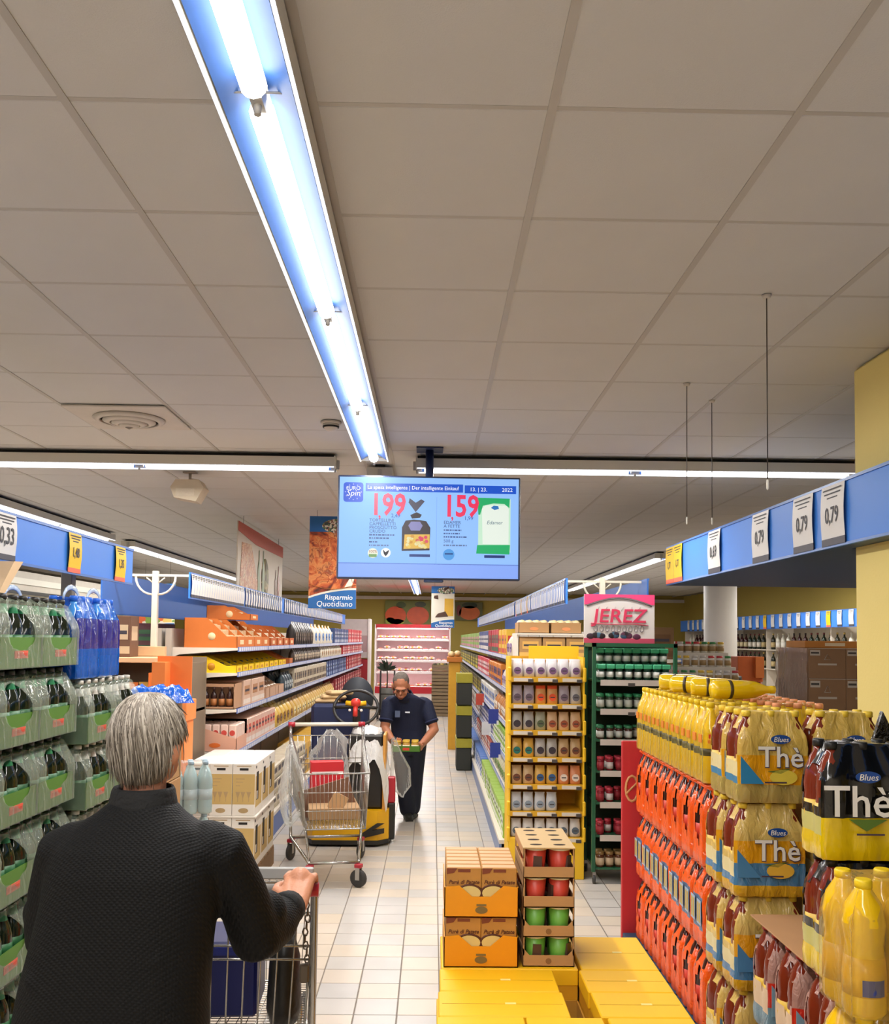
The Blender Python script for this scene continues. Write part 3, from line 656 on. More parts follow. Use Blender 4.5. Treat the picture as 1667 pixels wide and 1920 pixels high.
def k_tray(col, h_f, h_b, wd, d, fillc, fillk=5, logo=None):
    """shelf-ready cut carton along X: low at the front (-Y), high at the back, filled with packets"""
    key = ('tray', col, h_f, h_b, wd, d, fillc, fillk, logo)
    if key in _K: return _K[key]
    mb = MB()
    poly = [(-d/2, 0), (d/2, 0), (d/2, h_b), (d*.08, h_b), (-d*.3, h_f), (-d/2, h_f)]
    for sx in (-1, 1):
        x = sx*wd/2; mb.prism(poly, x-.004*(sx > 0), x+.004*(sx < 0), 'X', 0)
    mb.box(-wd/2, wd/2, -d/2, -d/2+.004, 0, h_f); mb.box(-wd/2, wd/2, d/2-.004, d/2, 0, h_b); mb.box(-wd/2+.004, wd/2-.004, -d/2+.004, d/2-.004, 0, .004)
    for k in range(fillk):
        y0 = -d/2+.012+(d-.024)*k/fillk; y1 = y0+(d-.024)/fillk*.86; hz = h_f*1.0+(h_b-h_f)*min(1, max(0, (k/(fillk-1)-.1)*1.5))-.01
        for q in range(3):
            a = -wd/2+.008+(wd-.016)*q/3; mb.cbox(a, a+(wd-.016)/3*.94, y0, y1, .006, max(.04, hz-.006*((k+q) % 2)), .006, 1)
    if logo:
        for sx in (-1, 1):
            mb.lathe([(.001, 0), (.03, 0), (.03, .0016)], 14, 2, T=Matrix.Translation((sx*(wd/2+.0015)-.0008, -d*.02, h_b*.38)) @ Matrix.Rotation(PI/2, 4, 'Y'))
        mb.box(-wd*.2, wd*.2, -d/2-.001, -d/2, h_f*.3, h_f*.7, 2)
    me = mb.mesh('tray', [mat(col, .7, var=.06, scale=12), mat(fillc, .35, var=.2), mat(logo or col, .5)]); _K[key] = me; return me
# ================================================================== GONDOLAS
def gondola(label, xf, xb, y0, y1, zs, face, xbase, zbase, kick, top, bays=1.33):
    """one-sided shelf run along Y; face=+1 opens to +X"""
    g = thing('gondola_shelving', label, 'shelving', (0, y0, 0)); L = y1-y0
    lo = min(xf, xb); hi = max(xf, xb)
    obj('back_panel', MB().box(xb-.015, xb+.015, 0, L, 0, top).mesh('back_panel', mat('#cfc4b4', .5, var=.04)), g)
    obj('base_deck', MB().box(min(xbase, xb), max(xbase, xb), 0, L, zbase-.03, zbase).mesh('base_deck', SHELF), g)
    obj('kick_plate', MB().box(xbase-.02*(face > 0), xbase+.02*(face < 0), 0, L, 0, zbase-.03).mesh('kick_plate', mat(kick, .4)), g)
    n = max(1, round(L/bays)); bw = L/n
    up = MB().box(xb-.025, xb+.025, -.02, .02, 0, top).mesh('upright', mat('#bfb6a8', .5))
    for k in range(n+1): obj('upright', up, g, (0, k*bw, 0))
    sm = MB().box(lo, hi, .004, bw-.004, -.018, 0).prism([(xf, -.018), (xb, -.018), (xb, -.09), (xb+face*.08, -.055)], .004, .014, 'Y').prism([(xf, -.018), (xb, -.018), (xb, -.09), (xb+face*.08, -.055)], bw-.014, bw-.004, 'Y').mesh('shelf', SHELF)
    rl = MB().box(xf-.004, xf+.004, .004, bw-.004, -.03, .008, 0)
    q = int(bw/.085)
    for k in range(q): rl.box(xf+face*.0045-.001, xf+face*.0045+.001, .02+k*(bw-.04)/q, .02+(k+.75)*(bw-.04)/q, -.026, .004, 1)
    rm = rl.mesh('price_rail', [mat('#5f78bc', .35), mat('#cfd0dc', .5, var=.1)])
    for z in zs:
        for k in range(n):
            s = obj('shelf', sm, g, (0, k*bw, z)); obj('price_rail', rm, s)
    return g
LG = [1.652, 1.455, 1.17, .84]; LX = -1.52
gondola('long left gondola with cream shelves and blue price rails along the aisle', LX, -2.06, 7.44, 20.8, LG, 1, -1.37, .2, '#2f5aa8', 1.80)
gondola('far side of the left gondola with cream shelves facing the next aisle', -2.62, -2.14, 7.44, 20.8, [1.6, 1.2, .8], -1, -2.7, .2, '#2f5aa8', 1.80)
RG = [1.60, 1.30, 1.0, .70, .42]; RX = .66
gondola('long right gondola along the aisle behind the yellow bag stand', RX, 1.33, 7.56, 22.3, RG, -1, .55, .16, '#6f86b4', 1.82)
gondola('far side of the right gondola facing the drinks hall', 2.0, 1.41, 7.56, 22.3, [1.6, 1.2, .8], 1, 2.08, .16, '#6f86b4', 1.82)
CNT = [0]
def run(name, cat, me, wd, label, face, xf, z, y0, y1, depth, rows=1, jit=.004, group=None, stack=1, hh=0):
    """products side by side on a shelf from y0 to y1, front edge at xf"""
    n = max(1, int((y1-y0)/wd+1e-6)); st = (y1-y0)/n; rz = PI/2 if face > 0 else -PI/2
    rr = random.Random(int(y0*100+z*1000))
    for k in range(n):
        for r in range(rows):
            for q in range(stack):
                x = xf-face*(depth*(r+.5)+.012); CNT[0] += 1
                thing(name, label, cat, (x+rr.uniform(-jit, jit), y0+st*(k+.5), z+.0005+q*hh), rz, group or label, me)
# ---- left gondola, first bays
t = k_tray('#d0722c', .09, .235, .36, .42, '#d9b68a', 6, '#f0d0a0')
run('display_carton', 'carton', t, .37, 'orange cut display carton of packets on the top shelf of the left gondola', 1, LX, LG[0], 7.46, 8.95, .43)
run('display_carton', 'carton', k_tray('#c8662a', .08, .21, .30, .42, '#e6d6b8', 6, '#f0d0a0'), .33, 'orange-brown display carton of pale biscuit packets on the top shelf of the left gondola', 1, LX, LG[0], 8.98, 10.6, .43)
t2 = thing('display_carton', 'orange cut display carton stacked on another on the left gondola top', 'carton', (LX-.25, 8.4, LG[0]+.2375), PI/2, None, k_tray('#cc6e2c', .05, .12, .36, .38, '#d9b68a', 6, '#f0d0a0'))
t = k_tray('#f0c400', .055, .128, .21, .42, '#33302c', 6, '#c8860c')
run('display_tray', 'tray', t, .25, 'bright yellow tray of black packets on the second shelf of the left gondola', 1, LX, LG[1], 7.46, 10.0, .43)
run('display_tray', 'tray', k_tray('#c46a2c', .06, .14, .24, .42, '#8a4a2c', 5), .28, 'orange tray of brown packets at the end of the yellow trays', 1, LX, LG[1], 10.05, 10.6, .43)
# brown carton of dark bottles, open to the end
oc = thing('bottle_carton', 'open brown carton showing a row of dark small bottles at the left gondola end', 'carton', (LX-.225, 7.60, LG[2]+.0005))
obj('case', MB().box(-.19, .2, -.14, .14, 0, .005).box(-.19, .2, .135, .14, 0, .2).box(-.19, -.185, -.14, .14, 0, .2).box(.195, .2, -.14, .14, 0, .2).box(-.19, .2, -.14, -.135, 0, .02).box(-.19, .2, -.14, -.135, .175, .2).mesh('case', mat('#b58a68', .8)), oc)
sb = k_bottle('#3a2420', '#b0703c', '#5a3a2c', .025, .165, .4)
for k in range(6): obj('bottle', sb, oc, (-.155+.062*k, -.1, .006))
thing('carton', 'plain grey-brown carton beside the open carton of small bottles', 'carton', (LX-.46, 7.58, LG[2]+.0005), 0, None, k_box('#8a7a68', '#7a6a58', .06, .2, .2))
run('carton', 'carton', k_box('#d8b49c', '#b8845c', .3, .4, .21, '#e8d8c8'), .32, 'pale pink-brown carton on the third shelf of the left gondola', 1, LX, LG[2], 7.8, 8.8, .42)
run('display_carton', 'carton', k_tray('#c49a7c', .09, .2, .16, .42, '#d8cdbf', 6), .17, 'narrow cut carton with pale edges on the third shelf of the left gondola', 1, LX, LG[2], 8.85, 9.9, .43)
run('pouch', 'pouch', k_pouch('#33424a', '#b8c0c0', .14, .1, .2), .15, 'dark blue-grey pouch on the third shelf of the left gondola', 1, LX, LG[2], 9.95, 10.6, .12, 2)
pk = thing('cut_carton', 'large pinkish cut carton with red round packets at the left gondola end', 'carton', (LX-.2, 7.66, LG[3]+.0005))
obj('case', MB().prism([(-.2, 0), (.2, 0), (.2, .10), (-.2, .225)], -.2, -.196).box(-.2, .2, .196, .2, 0, .225).prism([(-.2, 0), (.2, 0), (.2, .225), (-.2, .225)], .196, .2).box(-.2, -.196, -.2, .2, 0, .225).box(.196, .2, -.2, .2, 0, .11).box(-.2, .2, -.2, .2, 0, .004).mesh('case', mat('#dda68c', .7, var=.04)), pk)
for k in range(6):
    for r in range(3): obj('packet', _K.setdefault('pkt', MB().cbox(-.03, .03, -.055, .055, .0, .205, .008).lathe([(.001, .0), (.022, 0), (.022, .002)], 14, 1, T=Matrix.Translation((0, -.0545, .14)) @ Matrix.Rotation(PI/2, 4, 'X')).mesh('packet', [mat('#e6c8b8', .5), mat('#cf4a40', .5)])), pk, (-.163+.065*k, -.13+.12*r, .005))
obj('logo', MB().lathe([(.001, 0), (.045, 0), (.045, .002)], 16, T=Matrix.Translation((.03, -.2, .05)) @ Matrix.Rotation(PI/2, 4, 'X'), sy=.4).mesh('logo', mat('#e0702c', .5)), pk)
run('carton', 'carton', k_box('#e2b8a4', '#cf5a48', .14, .4, .21, '#eadacd'), .15, 'pinkish carton with red print on the fourth shelf of the left gondola', 1, LX, LG[3], 7.9, 9.4, .42)
run('bag', 'bag', k_pouch('#d8b04c', '#8a5a24', .2, .14, .22, '#e2c878'), .21, 'golden yellow bag on the fourth shelf of the left gondola', 1, LX, LG[3], 9.45, 10.6, .15, 2)
run('flour_bag', 'bag', k_box('#dccdb4', '#5a4a44', .2, .2, .13, '#c8b898', .012), .205, 'cream paper flour bag lying on the left gondola base deck', 1, -1.38, .2, 7.46, 10.6, .21, 1, stack=3, hh=.1315)
# ---- left gondola, farther bays
far = [
 (LG[0], 10.65, 12.3, k_pouch('#2c2826', '#6a5a4c', .15, .12, .27), 'pouch', .155, 'tall black coffee pouch on the top shelf of the left gondola', .13),
 (LG[0], 12.35, 14.8, k_pouch('#e6ddcc', '#3f7fc8', .22, .14, .27, '#d8a050'), 'bag', .23, 'white bag with a blue print on the top shelf of the left gondola', .15),
 (LG[0], 14.85, 17.3, k_box('#3f5484', '#c8ccd8', .12, .2, .24), 'carton', .125, 'navy and white box on the top shelf of the left gondola', .2),
 (LG[0], 17.35, 20.6, k_box('#cf4a50', '#f0c8c4', .16, .2, .25), 'carton', .17, 'red box on the far end of the left gondola top shelf', .2),
 (LG[1]-.1, 0, 0, None, '', 1, '', 0),
 (LG[1], 10.65, 13.2, k_pouch('#46382e', '#c8b49a', .13, .08, .17), 'pouch', .14, 'dark brown packet on the second shelf of the left gondola', .1),
 (LG[1], 13.25, 16.2, k_pouch('#d8cdb8', '#a87a4c', .14, .08, .17), 'pouch', .15, 'beige packet on the second shelf of the left gondola', .1),
 (LG[1], 16.25, 20.6, k_box('#b83a40', '#e8d0c8', .18, .2, .16), 'carton', .19, 'dark red box on the second shelf of the left gondola', .2),
 (LG[2], 10.65, 13.8, k_box('#cdbfa6', '#5a4a3c', .12, .16, .22), 'carton', .13, 'cream and brown box on the third shelf of the left gondola', .17),
 (LG[2], 13.85, 17.0, k_box('#3a4c7c', '#9fb0d0', .15, .16, .23), 'carton', .16, 'dark blue box on the third shelf of the left gondola', .17),
 (LG[2], 17.05, 20.6, k_box('#a82430', '#e2b0a8', .2, .2, .24), 'carton', .21, 'crimson box on the third shelf of the left gondola', .2),
 (LG[3], 10.65, 15.0, k_pouch('#c9a04c', '#f0dca0', .2, .14, .22), 'bag', .21, 'ochre bag on the fourth shelf of the left gondola', .15),
 (LG[3], 15.05, 20.6, k_box('#8f2a34', '#d89a90', .22, .2, .24), 'carton', .23, 'maroon box on the fourth shelf of the left gondola', .2),
 (.2, 10.65, 20.6, k_box('#d8a83c', '#8a6a2c', .3, .3, .35), 'carton', .32, 'yellow-brown case on the base deck of the left gondola', .3)]
for z, a, b, me, nm, wd, lab, d in far:
    nm = 'left_shelf_box' if nm == 'carton' else nm  # plain grocery boxes, contents unknown
    if a > 12: wd *= 1.6
    if me: run(nm, 'box' if 'box' in nm else nm, me, wd, lab, 1, LX if z > .3 else -1.4, z, a, b, d)
# ---- end shelf of the left gondola, facing the entrance
es = thing('end_shelf', 'end shelf unit of the left gondola with peach wooden beam', 'shelving', (-2.55, 6.86, 0))
obj('back_panel', MB().box(0, .80, .5, .53, 0, 1.58).mesh('back_panel', mat('#8a7a66', .6)), es)
for z in (.18, .75, 1.2): obj('shelf', MB().box(0, .8, 0, .5, z-.02, z).mesh('shelf', SHELF), es)
obj('beam', MB().cbox(0, .56, -.02, .52, 1.545, 1.583, .004).mesh('beam', mat('#e0b488', .55)), es)
for x in (0, .785): obj('side', MB().box(x, x+.015, .02, .5, 0, 1.545).mesh('side', mat('#7a6a58', .6)), es)
ob = [mat('#e8843c', .65, var=.06), mat('#c8682c', .7)]
oct_ = MB().box(-.13, .13, -.16, .16, 0, .004).box(-.13, -.126, -.16, .16, 0, .27).box(.126, .13, -.16, .16, 0, .27).box(-.13, .13, .156, .16, 0, .27).box(-.13, .13, -.16, -.156, 0, .16).mesh('display_carton', ob)
for k, (x, z) in enumerate([(-1.93, 1.2005), (-1.93, .7505)]):
    thing('snack_carton', ['tall orange snack carton on the upper end shelf beside the blue film packs', 'tall orange snack carton on the lower end shelf beside the left gondola'][k], 'carton', (x, 7.08, z), 0, None, oct_)
tall = thing('snack_display', 'tall orange cardboard snack display standing before the left gondola end', 'display', (-1.79, 6.62, 0))
obj('column', MB().cbox(-.11, .11, -.12, .12, 0, 1.16, .004).mesh('column', mat('#ee8a48', .65, var=.05)), tall)
obj('tray', MB().cbox(-.125, .125, -.14, .13, 1.16, 1.30, .004).mesh('tray', mat('#f08c48', .65)), tall)
obj('header', MB().box(-.12, .12, .0, .01, 1.30, 1.60).box(-.12, -.03, -.13, .0, 1.3, 1.56).mesh('header', mat('#e8803c', .65)), tall)
obj('emblem', MB().prism([(.02, 1.2), (.06, 1.24), (.09, 1.27), (.07, 1.22)], -.143, -.14).mesh('emblem', mat('#3c5ab8', .5)), tall)
for k in range(6):
    thing('snack_bag', 'yellow and orange snack bag on the end shelf of the left gondola', 'bag', (-2.48+.075*k, 6.94+.05*(k % 2), 1.2005), 0, 'snack bags on the left end shelf', k_pouch(['#e8b848', '#e07838', '#ecc860'][k % 3], ['#f4e2a0', '#f0e0b8'][k % 2], .095, .06, .2))
thing('carton', 'upright brown carton standing on the peach beam beside the banner post', 'carton', (-2.26, 7.02, 1.5835), 0, None, k_box('#6a4a38', '#c8b090', .12, .2, .3))
thing('carton', 'tall peach carton standing on the peach beam', 'carton', (-2.44, 6.98, 1.5835), 0, None, k_box('#e0a878', '#d08a5c', .14, .2, .26))
thing('carton', 'dark carton on the left gondola far side', 'carton', (-2.36, 7.9, 1.6005), 0, None, k_box('#4a2a30', '#2f5a3c', .3, .5, .24))
# ---- right gondola products
right = [
 (RG[0], 8.05, 8.6, k_pouch('#d8c8b0', '#8a6a9c', .13, .1, .2), 'pouch', .135, 'pale mauve pouch on the top shelf of the right gondola', .11),
 (RG[0], 8.65, 9.6, k_box('#e0b43c', '#c83a30', .14, .1, .24), 'carton', .145, 'yellow and red box on the top shelf of the right gondola', .11),
 (RG[0], 9.65, 11.4, k_box('#b8303c', '#2f5a3c', .15, .1, .25), 'carton', .16, 'red box with a green patch on the top shelf of the right gondola', .11),
 (RG[0], 11.45, 13.6, k_box('#34487c', '#e0d8d0', .14, .1, .25), 'carton', .15, 'dark blue box on the top shelf of the right gondola', .11),
 (RG[0], 13.65, 22.2, k_box('#7fa84c', '#c86a9c', .2, .12, .24), 'carton', .21, 'green and pink box on the far top shelf of the right gondola', .13),
 (RG[1], 7.62, 9.2, k_pouch('#d8cfc8', '#a08ab0', .13, .1, .19), 'pouch', .135, 'white pouch with mauve label on the second shelf of the right gondola', .11),
 (RG[1], 9.25, 11.2, k_box('#d8822c', '#4a3a6c', .12, .1, .2), 'carton', .13, 'orange box on the second shelf of the right gondola', .11),
 (RG[1], 11.25, 14.0, k_box('#c83c4c', '#e8d8d8', .14, .1, .21), 'carton', .15, 'pinkish red box on the second shelf of the right gondola', .11),
 (RG[1], 14.05, 22.2, k_box('#5a5a3c', '#d8c83c', .2, .12, .2), 'carton', .21, 'dark olive box on the second shelf of the right gondola', .13),
 (RG[2], 7.62, 10.2, k_pouch('#b8783c', '#e8e0d0', .14, .1, .19), 'pouch', .145, 'brown pouch with white label on the third shelf of the right gondola', .11),
 (RG[2], 10.25, 13.0, k_box('#dcd8d0', '#3c6ab0', .14, .1, .2), 'carton', .15, 'white and blue box on the third shelf of the right gondola', .11),
 (RG[2], 13.05, 22.2, k_box('#4c4a38', '#b8a83c', .2, .12, .2), 'carton', .21, 'olive and yellow box on the third shelf of the right gondola', .13),
 (RG[3], 7.62, 10.4, k_box('#8fb83c', '#f0f0e0', .16, .12, .2), 'carton', .17, 'lime green box on the fourth shelf of the right gondola', .13),
 (RG[3], 10.45, 13.4, k_box('#2c3c7c', '#d8d4dc', .16, .12, .2), 'carton', .17, 'deep blue box on the fourth shelf of the right gondola', .13),
 (RG[3], 13.45, 22.2, k_box('#c8c4bc', '#7a2f34', .22, .12, .2), 'carton', .23, 'grey box with a dark red label on the fourth shelf of the right gondola', .13),
 (RG[4], 7.62, 10.6, k_pouch('#d8d0b0', '#6a8f3c', .13, .1, .18), 'pouch', .14, 'cream and green pouch on the fifth shelf of the right gondola', .11),
 (RG[4], 10.65, 14.0, k_box('#b04a40', '#e8e0dc', .16, .12, .18), 'carton', .17, 'brick red box on the fifth shelf of the right gondola', .13),
 (RG[4], 14.05, 22.2, k_box('#3f5f94', '#e0e0e4', .22, .12, .18), 'carton', .23, 'steel blue box on the fifth shelf of the right gondola', .13),
 (.16, 7.62, 11.0, k_box('#9fc04c', '#eef0e4', .2, .2, .2), 'carton', .21, 'light green box on the base deck of the right gondola', .21),
 (.16, 11.05, 15.0, k_box('#5a7fc0', '#e8ecf4', .2, .2, .2), 'carton', .21, 'light blue box on the base deck of the right gondola', .21),
 (.16, 15.05, 22.2, k_box('#cfcac2', '#44508c', .3, .2, .2), 'carton', .31, 'grey and blue box on the base deck of the right gondola', .21)]
for z, a, b, me, nm, wd, lab, d in right:
    if nm == 'carton': nm = 'right_shelf_box'  # boxes of unknown goods on the right gondola
    if a > 12: wd *= 1.5
    run(nm, 'box' if 'box' in nm else nm, me, wd, lab, -1, RX if z > .3 else .57, z, a, b, d)
# small coloured blade signs sticking out from the right gondola
for k, (y, z, h, lab) in enumerate([(9.2, .95, '#2a3c94', 'blue'), (10.4, .72, '#d8d4e0', 'white'), (8.9, .66, '#2a3c94', 'blue and white'), (11.8, .95, '#c84a34', 'red')]):
    s = thing('shelf_flag', lab+' square shelf flag clipped out from the right gondola', 'sign', (RX-.006, y, z))
    obj('plate', MB().box(-.1, -.002, 0, .005, -.02, .12).mesh('plate', mat(h, .5)), s); obj('clip', MB().box(-.02, .0, -.004, .012, -.03, .01).mesh('clip', TAGW), s)
# flour pallet end with yellow panel in the far right aisle side
fs = thing('pallet_stand', 'tall narrow yellow display stand standing out from the right gondola', 'display', (.36, 15.2, 0))
obj('column', MB().cbox(-.09, .09, -.15, .15, 0, 1.38, .006).mesh('column', mat('#dca42c', .5)), fs)
obj('top_tray', MB().cbox(-.12, .12, -.2, .2, 1.38, 1.46, .006).mesh('top_tray', mat('#c8782c', .5)), fs)
obj('rolls', MB().ball((-.05, -.1, 1.50), .06, .1, .05).ball((.05, .06, 1.51), .06, .1, .05).mesh('rolls', mat('#e2c088', .6)), fs)
for k in range(3):
    s = thing('floor_display', ['black crate display with yellow trays, lowest, beside the yellow stand', 'black crate display with yellow trays, middle, beside the yellow stand', 'black crate display with yellow trays, topmost, beside the yellow stand'][k], 'crate', (.44, 12.9, .003+k*.43))
    obj('crate', MB().cbox(-.1, .1, -.25, .25, 0, .30, .01).mesh('crate', mat('#2c2f28', .5)), s)
    obj('tray', MB().box(-.105, .105, -.255, .255, .30, .42).mesh('tray', mat('#a8a02c', .5, var=.15)), s)
# cartons of baguettes on top of the right gondola end
for k, (x, y, z) in enumerate([(.80, 7.80, 1.82), (1.06, 7.80, 1.82), (.84, 7.72, 0), (1.10, 7.72, 0)][:2]):
    bcx = thing('bread_carton', ['brown carton heaped with pale bread bags on the right gondola top, aisle side', 'brown carton heaped with pale bread bags on the right gondola top, inner side'][k], 'carton', (x, y, 1.6005 if 0 else 1.6005))
    bcx.location = (x+.02, 7.78, 1.80)
    obj('case', MB().box(-.125, .125, -.16, -.156, 0, .085).box(-.125, .125, .156, .16, 0, .085).box(-.125, -.121, -.16, .16, 0, .085).box(.121, .125, -.16, .16, 0, .085).box(-.125, .125, -.16, .16, 0, .004).mesh('case', CARD), bcx)
    for q in range(8): obj('bread_bag', _K.setdefault('brd', MB().ball((0, 0, 0), .034, .07, .035, seg=10, rings=6).mesh('bread_bag', mat('#e6cf9c', .45, bump=.3))), bcx, (-.09+.06*(q % 4), -.08+.15*(q//4), .075))
    obj('label', MB().lathe([(.001, 0), (.035, 0), (.035, .002)], 14, T=Matrix.Translation((0, -.1605, .035)) @ Matrix.Rotation(PI/2, 4, 'X'), sy=.4).mesh('label', mat('#e8935c', .5)), bcx)
tp = thing('top_rack', 'cream rack carrying bread cartons on the end of the right gondola', 'rack', (.68, 7.575, 1.6))
obj('deck', MB().box(0, .615, 0, .42, .185, .199).mesh('deck', SHELF), tp)
for x in (.0, .6): obj('leg', MB().box(x, x+.012, .02, .4, 0.0005, .185).mesh('leg', SHELF), tp)
for k in range(3):
    thing('carton', 'brown carton below the bread cartons at the right gondola end', 'carton', (.79+.19*k, 7.68, 1.6005), 0, 'cartons at the right gondola end', k_box('#b08858', '#e0b060', .18, .16, .17))
# ================================================================== YELLOW BAG STAND
YEL = mat('#f0c020', .5, var=.05); YEL_D = mat('#d8a41c', .55)
ys = thing('bag_stand', 'yellow cardboard stand with seven shelves of small food bags', 'display', (.575, 6.99, 0)); W = .555
obj('back_panel', MB().box(0, W, .36, .375, 0, 1.62).mesh('back_panel', YEL_D), ys)
for x in (0, W-.012): obj('side_panel', MB().box(x, x+.012, 0, .36, 0, 1.62).mesh('side_panel', YEL), ys)
obj('base_panel', MB().cbox(0, W, -.008, 0.0, 0.001, .30, .003).mesh('base_panel', YEL), ys)
obj('header', MB().box(.17, W, .3, .31, 1.59, 1.70).mesh('header', YEL), ys)
shz = [.30, .488, .684, .882, 1.078, 1.272, 1.468]
for i, z in enumerate(shz):
    s = obj('shelf', MB().box(.012, W-.012, 0, .36, z-.01, z).box(0, W, -.006, 0, z-.034, z+.004).mesh('shelf', YEL_D), ys)
    for k in range(3):
        if i in (5, 0) and k == 0 and i == 0: continue
        obj('price_strip', MB().box(.03+k*.18, .165+k*.18, -.009, -.006, z-.03, z-.004).box(.135+k*.18, .175+k*.18, -.011, -.009, z-.036, z-.012, 1).mesh('price_strip', [mat('#d8cec0', .5), mat('#4a4440', .5)]), s)
    for sx in (0, W): obj('ear', MB().cbox(sx-.012, sx+.012, -.012, .03, z-.03, z+.075, .006).mesh('ear', YEL), s)
A = ('#b8b4ac', '#3f3a44'); Bc = ('#d89a58', '#e2552c'); Cc = ('#c9a878', '#7a4a34'); Dd = ('#d8aa4c', '#1f7a70'); Ee = ('#d8aa4c', '#2f5f94'); Ff = ('#d8d4cc', '#5a6a78'); Gg = ('#d88a5c', '#f0e0d0')
rowsY = [[('pale round-labelled', Ff)]*4+[('pale round-labelled', Ff)]*2, [('white silver', ('#cfd2d4', '#8fa0b0'))]*4, [('beige', Cc), ('beige', Cc), ('mustard with blue oval', Ee), ('mustard with blue oval', Ee), ('orange', Gg), ('orange', Gg)],
         [('mustard with teal oval', Dd), ('mustard with teal oval', Dd), ('grey clear', A), ('grey clear', A), ('brown paper', Cc), ('brown paper', Cc)], [('grey clear', A), ('grey clear', A), ('olive grey', ('#a8a890', '#5a6a4c')), ('tan', ('#d8b48a', '#a8583c')), ('tan', ('#d8b48a', '#a8583c')), ('tan', ('#d8b48a', '#a8583c'))],
         [('mauve grey', ('#b0a4ac', '#6a5a6c')), ('mauve grey', ('#b0a4ac', '#6a5a6c')), ('red topped', Bc), ('red topped', Bc), ('mauve grey', ('#b0a4ac', '#6a5a6c')), ('silver', ('#c4c0bc', '#6a6a74'))], [('white mauve', ('#cfc8c8', '#7a5a84'))]*6]
names7 = ['bottom', 'sixth', 'fifth', 'fourth', 'third', 'second', 'top']
for i, row in enumerate(rowsY):
    z = shz[i]
    for k, (ds, (c1, c2)) in enumerate(row):
        for dep in range(2 if i == 6 else 1):
            thing('food_bag', '%s food bag on the %s shelf of the yellow stand' % (ds, names7[i]), 'bag', (.575+.06+.087*k, 7.045+.09*dep, z+.0005), 0, '%s bags on the %s shelf of the yellow stand' % (ds, names7[i]), k_pouch(c1, c2, .082, .07, .135 if i else .13, Bc[1] if 'red' in ds else None))
# ================================================================== GREEN JAR RACK AND PINK SIGN
GRN = mat('#1f5a3c', .45, var=.05)
gk = thing('jar_rack', 'dark green metal rack of small jars on castors below the pink sign', 'rack', (1.165, 6.86, 0)); GW = .62
for x in (0, GW-.028):
    for y in (0, .37): obj('post', MB().cbox(x, x+.028, y, y+.028, .085, 1.725, .003).mesh('post', GRN), gk)
obj('top_frame', MB().box(0, GW, 0, .028, 1.70, 1.728).box(0, GW, .37, .398, 1.70, 1.728).box(0, .028, 0, .398, 1.70, 1.728).box(GW-.028, GW, 0, .398, 1.70, 1.728).mesh('top_frame', GRN), gk)
obj('back_mesh', MB().box(.02, GW-.02, .385, .39, .1, 1.70).mesh('back_mesh', mat('#12301f', .6)), gk)
gz = [.115, .345, .58, .805, 1.03, 1.25, 1.46]
for i, z in enumerate(gz):
    s = obj('shelf', MB().box(.028, GW-.028, .01, .39, z-.014, z).mesh('shelf', GRN), gk)
    if i: obj('price_strip', MB().box(.06, GW-.06, .002, .01, z-.04, z+.002).box(.26, .31, .0, .002, z-.046, z-.02, 1).mesh('price_strip', [mat('#c8bcb0', .5), mat('#4a4440', .5)]), s)
cw = MB().lathe([(.02, -.01), (.032, -.008), (.032, .008), (.02, .01)], 14, T=Matrix.Translation((0, 0, .0325)) @ Matrix.Rotation(PI/2, 4, 'Y')).box(-.012, .012, -.012, .012, .04, .086, 1).mesh('castor', [mat('#3a3a3a', .6), STEEL])
for x in (.02, GW-.02):
    for y in (.02, .38): obj('castor', cw, gk, (x, y, 0))
rowsG = ['brown', 'red', 'red', 'red', 'green', 'white', 'white']
glab = ['brown pickle jar on the bottom shelf of the green rack', 'red spice jar with white label on the sixth shelf of the green rack', 'red spice jar on the fifth shelf of the green rack', 'red spice jar on the fourth shelf of the green rack', 'spice jar with green or red cap on the third shelf of the green rack', 'green capped jar on the second shelf of the green rack', 'white herb jar with a square green lid on the top shelf of the green rack']
for i, z in enumerate(gz):
    for k in range(8):
        for r in range(3 if i == 6 else 2):
            x = 1.165+.07+.068*k; y = 6.86+.05+.07*r+.004*(k % 3)
            if i in (1, 2, 3): me = k_jar('#8a1f2c', '#d8ccc8' if k % 2 else '#a82c38', '#b83040', .026, .10)
            elif i == 0: me = k_jar('#5a3420', '#c8b090', '#8a6a3c', .03, .11)
            elif i == 4: me = k_jar('#4a2c24', '#cfd0c8', '#2f7a50' if k < 5 else '#b02c3c', .026, .10)
            elif i == 5: me = k_jar('#3a4a34', '#c8ccc0', '#2f8a58', .026, .11)
            else: me = _K.setdefault('gj', MB().lathe([(.02, 0), (.027, .008), (.027, .08)], 10, 0).lathe([(.0275, .02), (.0275, .06)], 10, 1).cbox(-.032, .032, -.032, .032, .08, .115, .006, 2).mesh('jar', [mat('#2f4a3c', .2), mat('#dcdcd4', .5), mat('#3fa878', .4)]))
            if i in (1, 2, 3, 4) and (k*7+i*3+r) % 5 == 0: continue
            thing('jar', glab[i], 'jar', (x, y, z+.0005), 0, glab[i], me)
            if i == 6: thing('jar', 'white herb jar with a square green lid stacked on other jars of the green rack', 'jar', (x, y, z+.116), 0, 'stacked herb jars on the green rack', me) if r else None
sg = thing('topper_sign', 'white and pink JEREZ sign board standing on the green rack', 'sign', (1.105, 6.88, 1.7285)); SW = .515; SH = .355
obj('board', MB().box(0, SW, 0, .012, 0, SH).mesh('board', mat('#ddd6cf', .5, var=.04)), sg)
PINK = mat('#f2487c', .5, var=.03); ROSE = mat('#c84a64', .5)
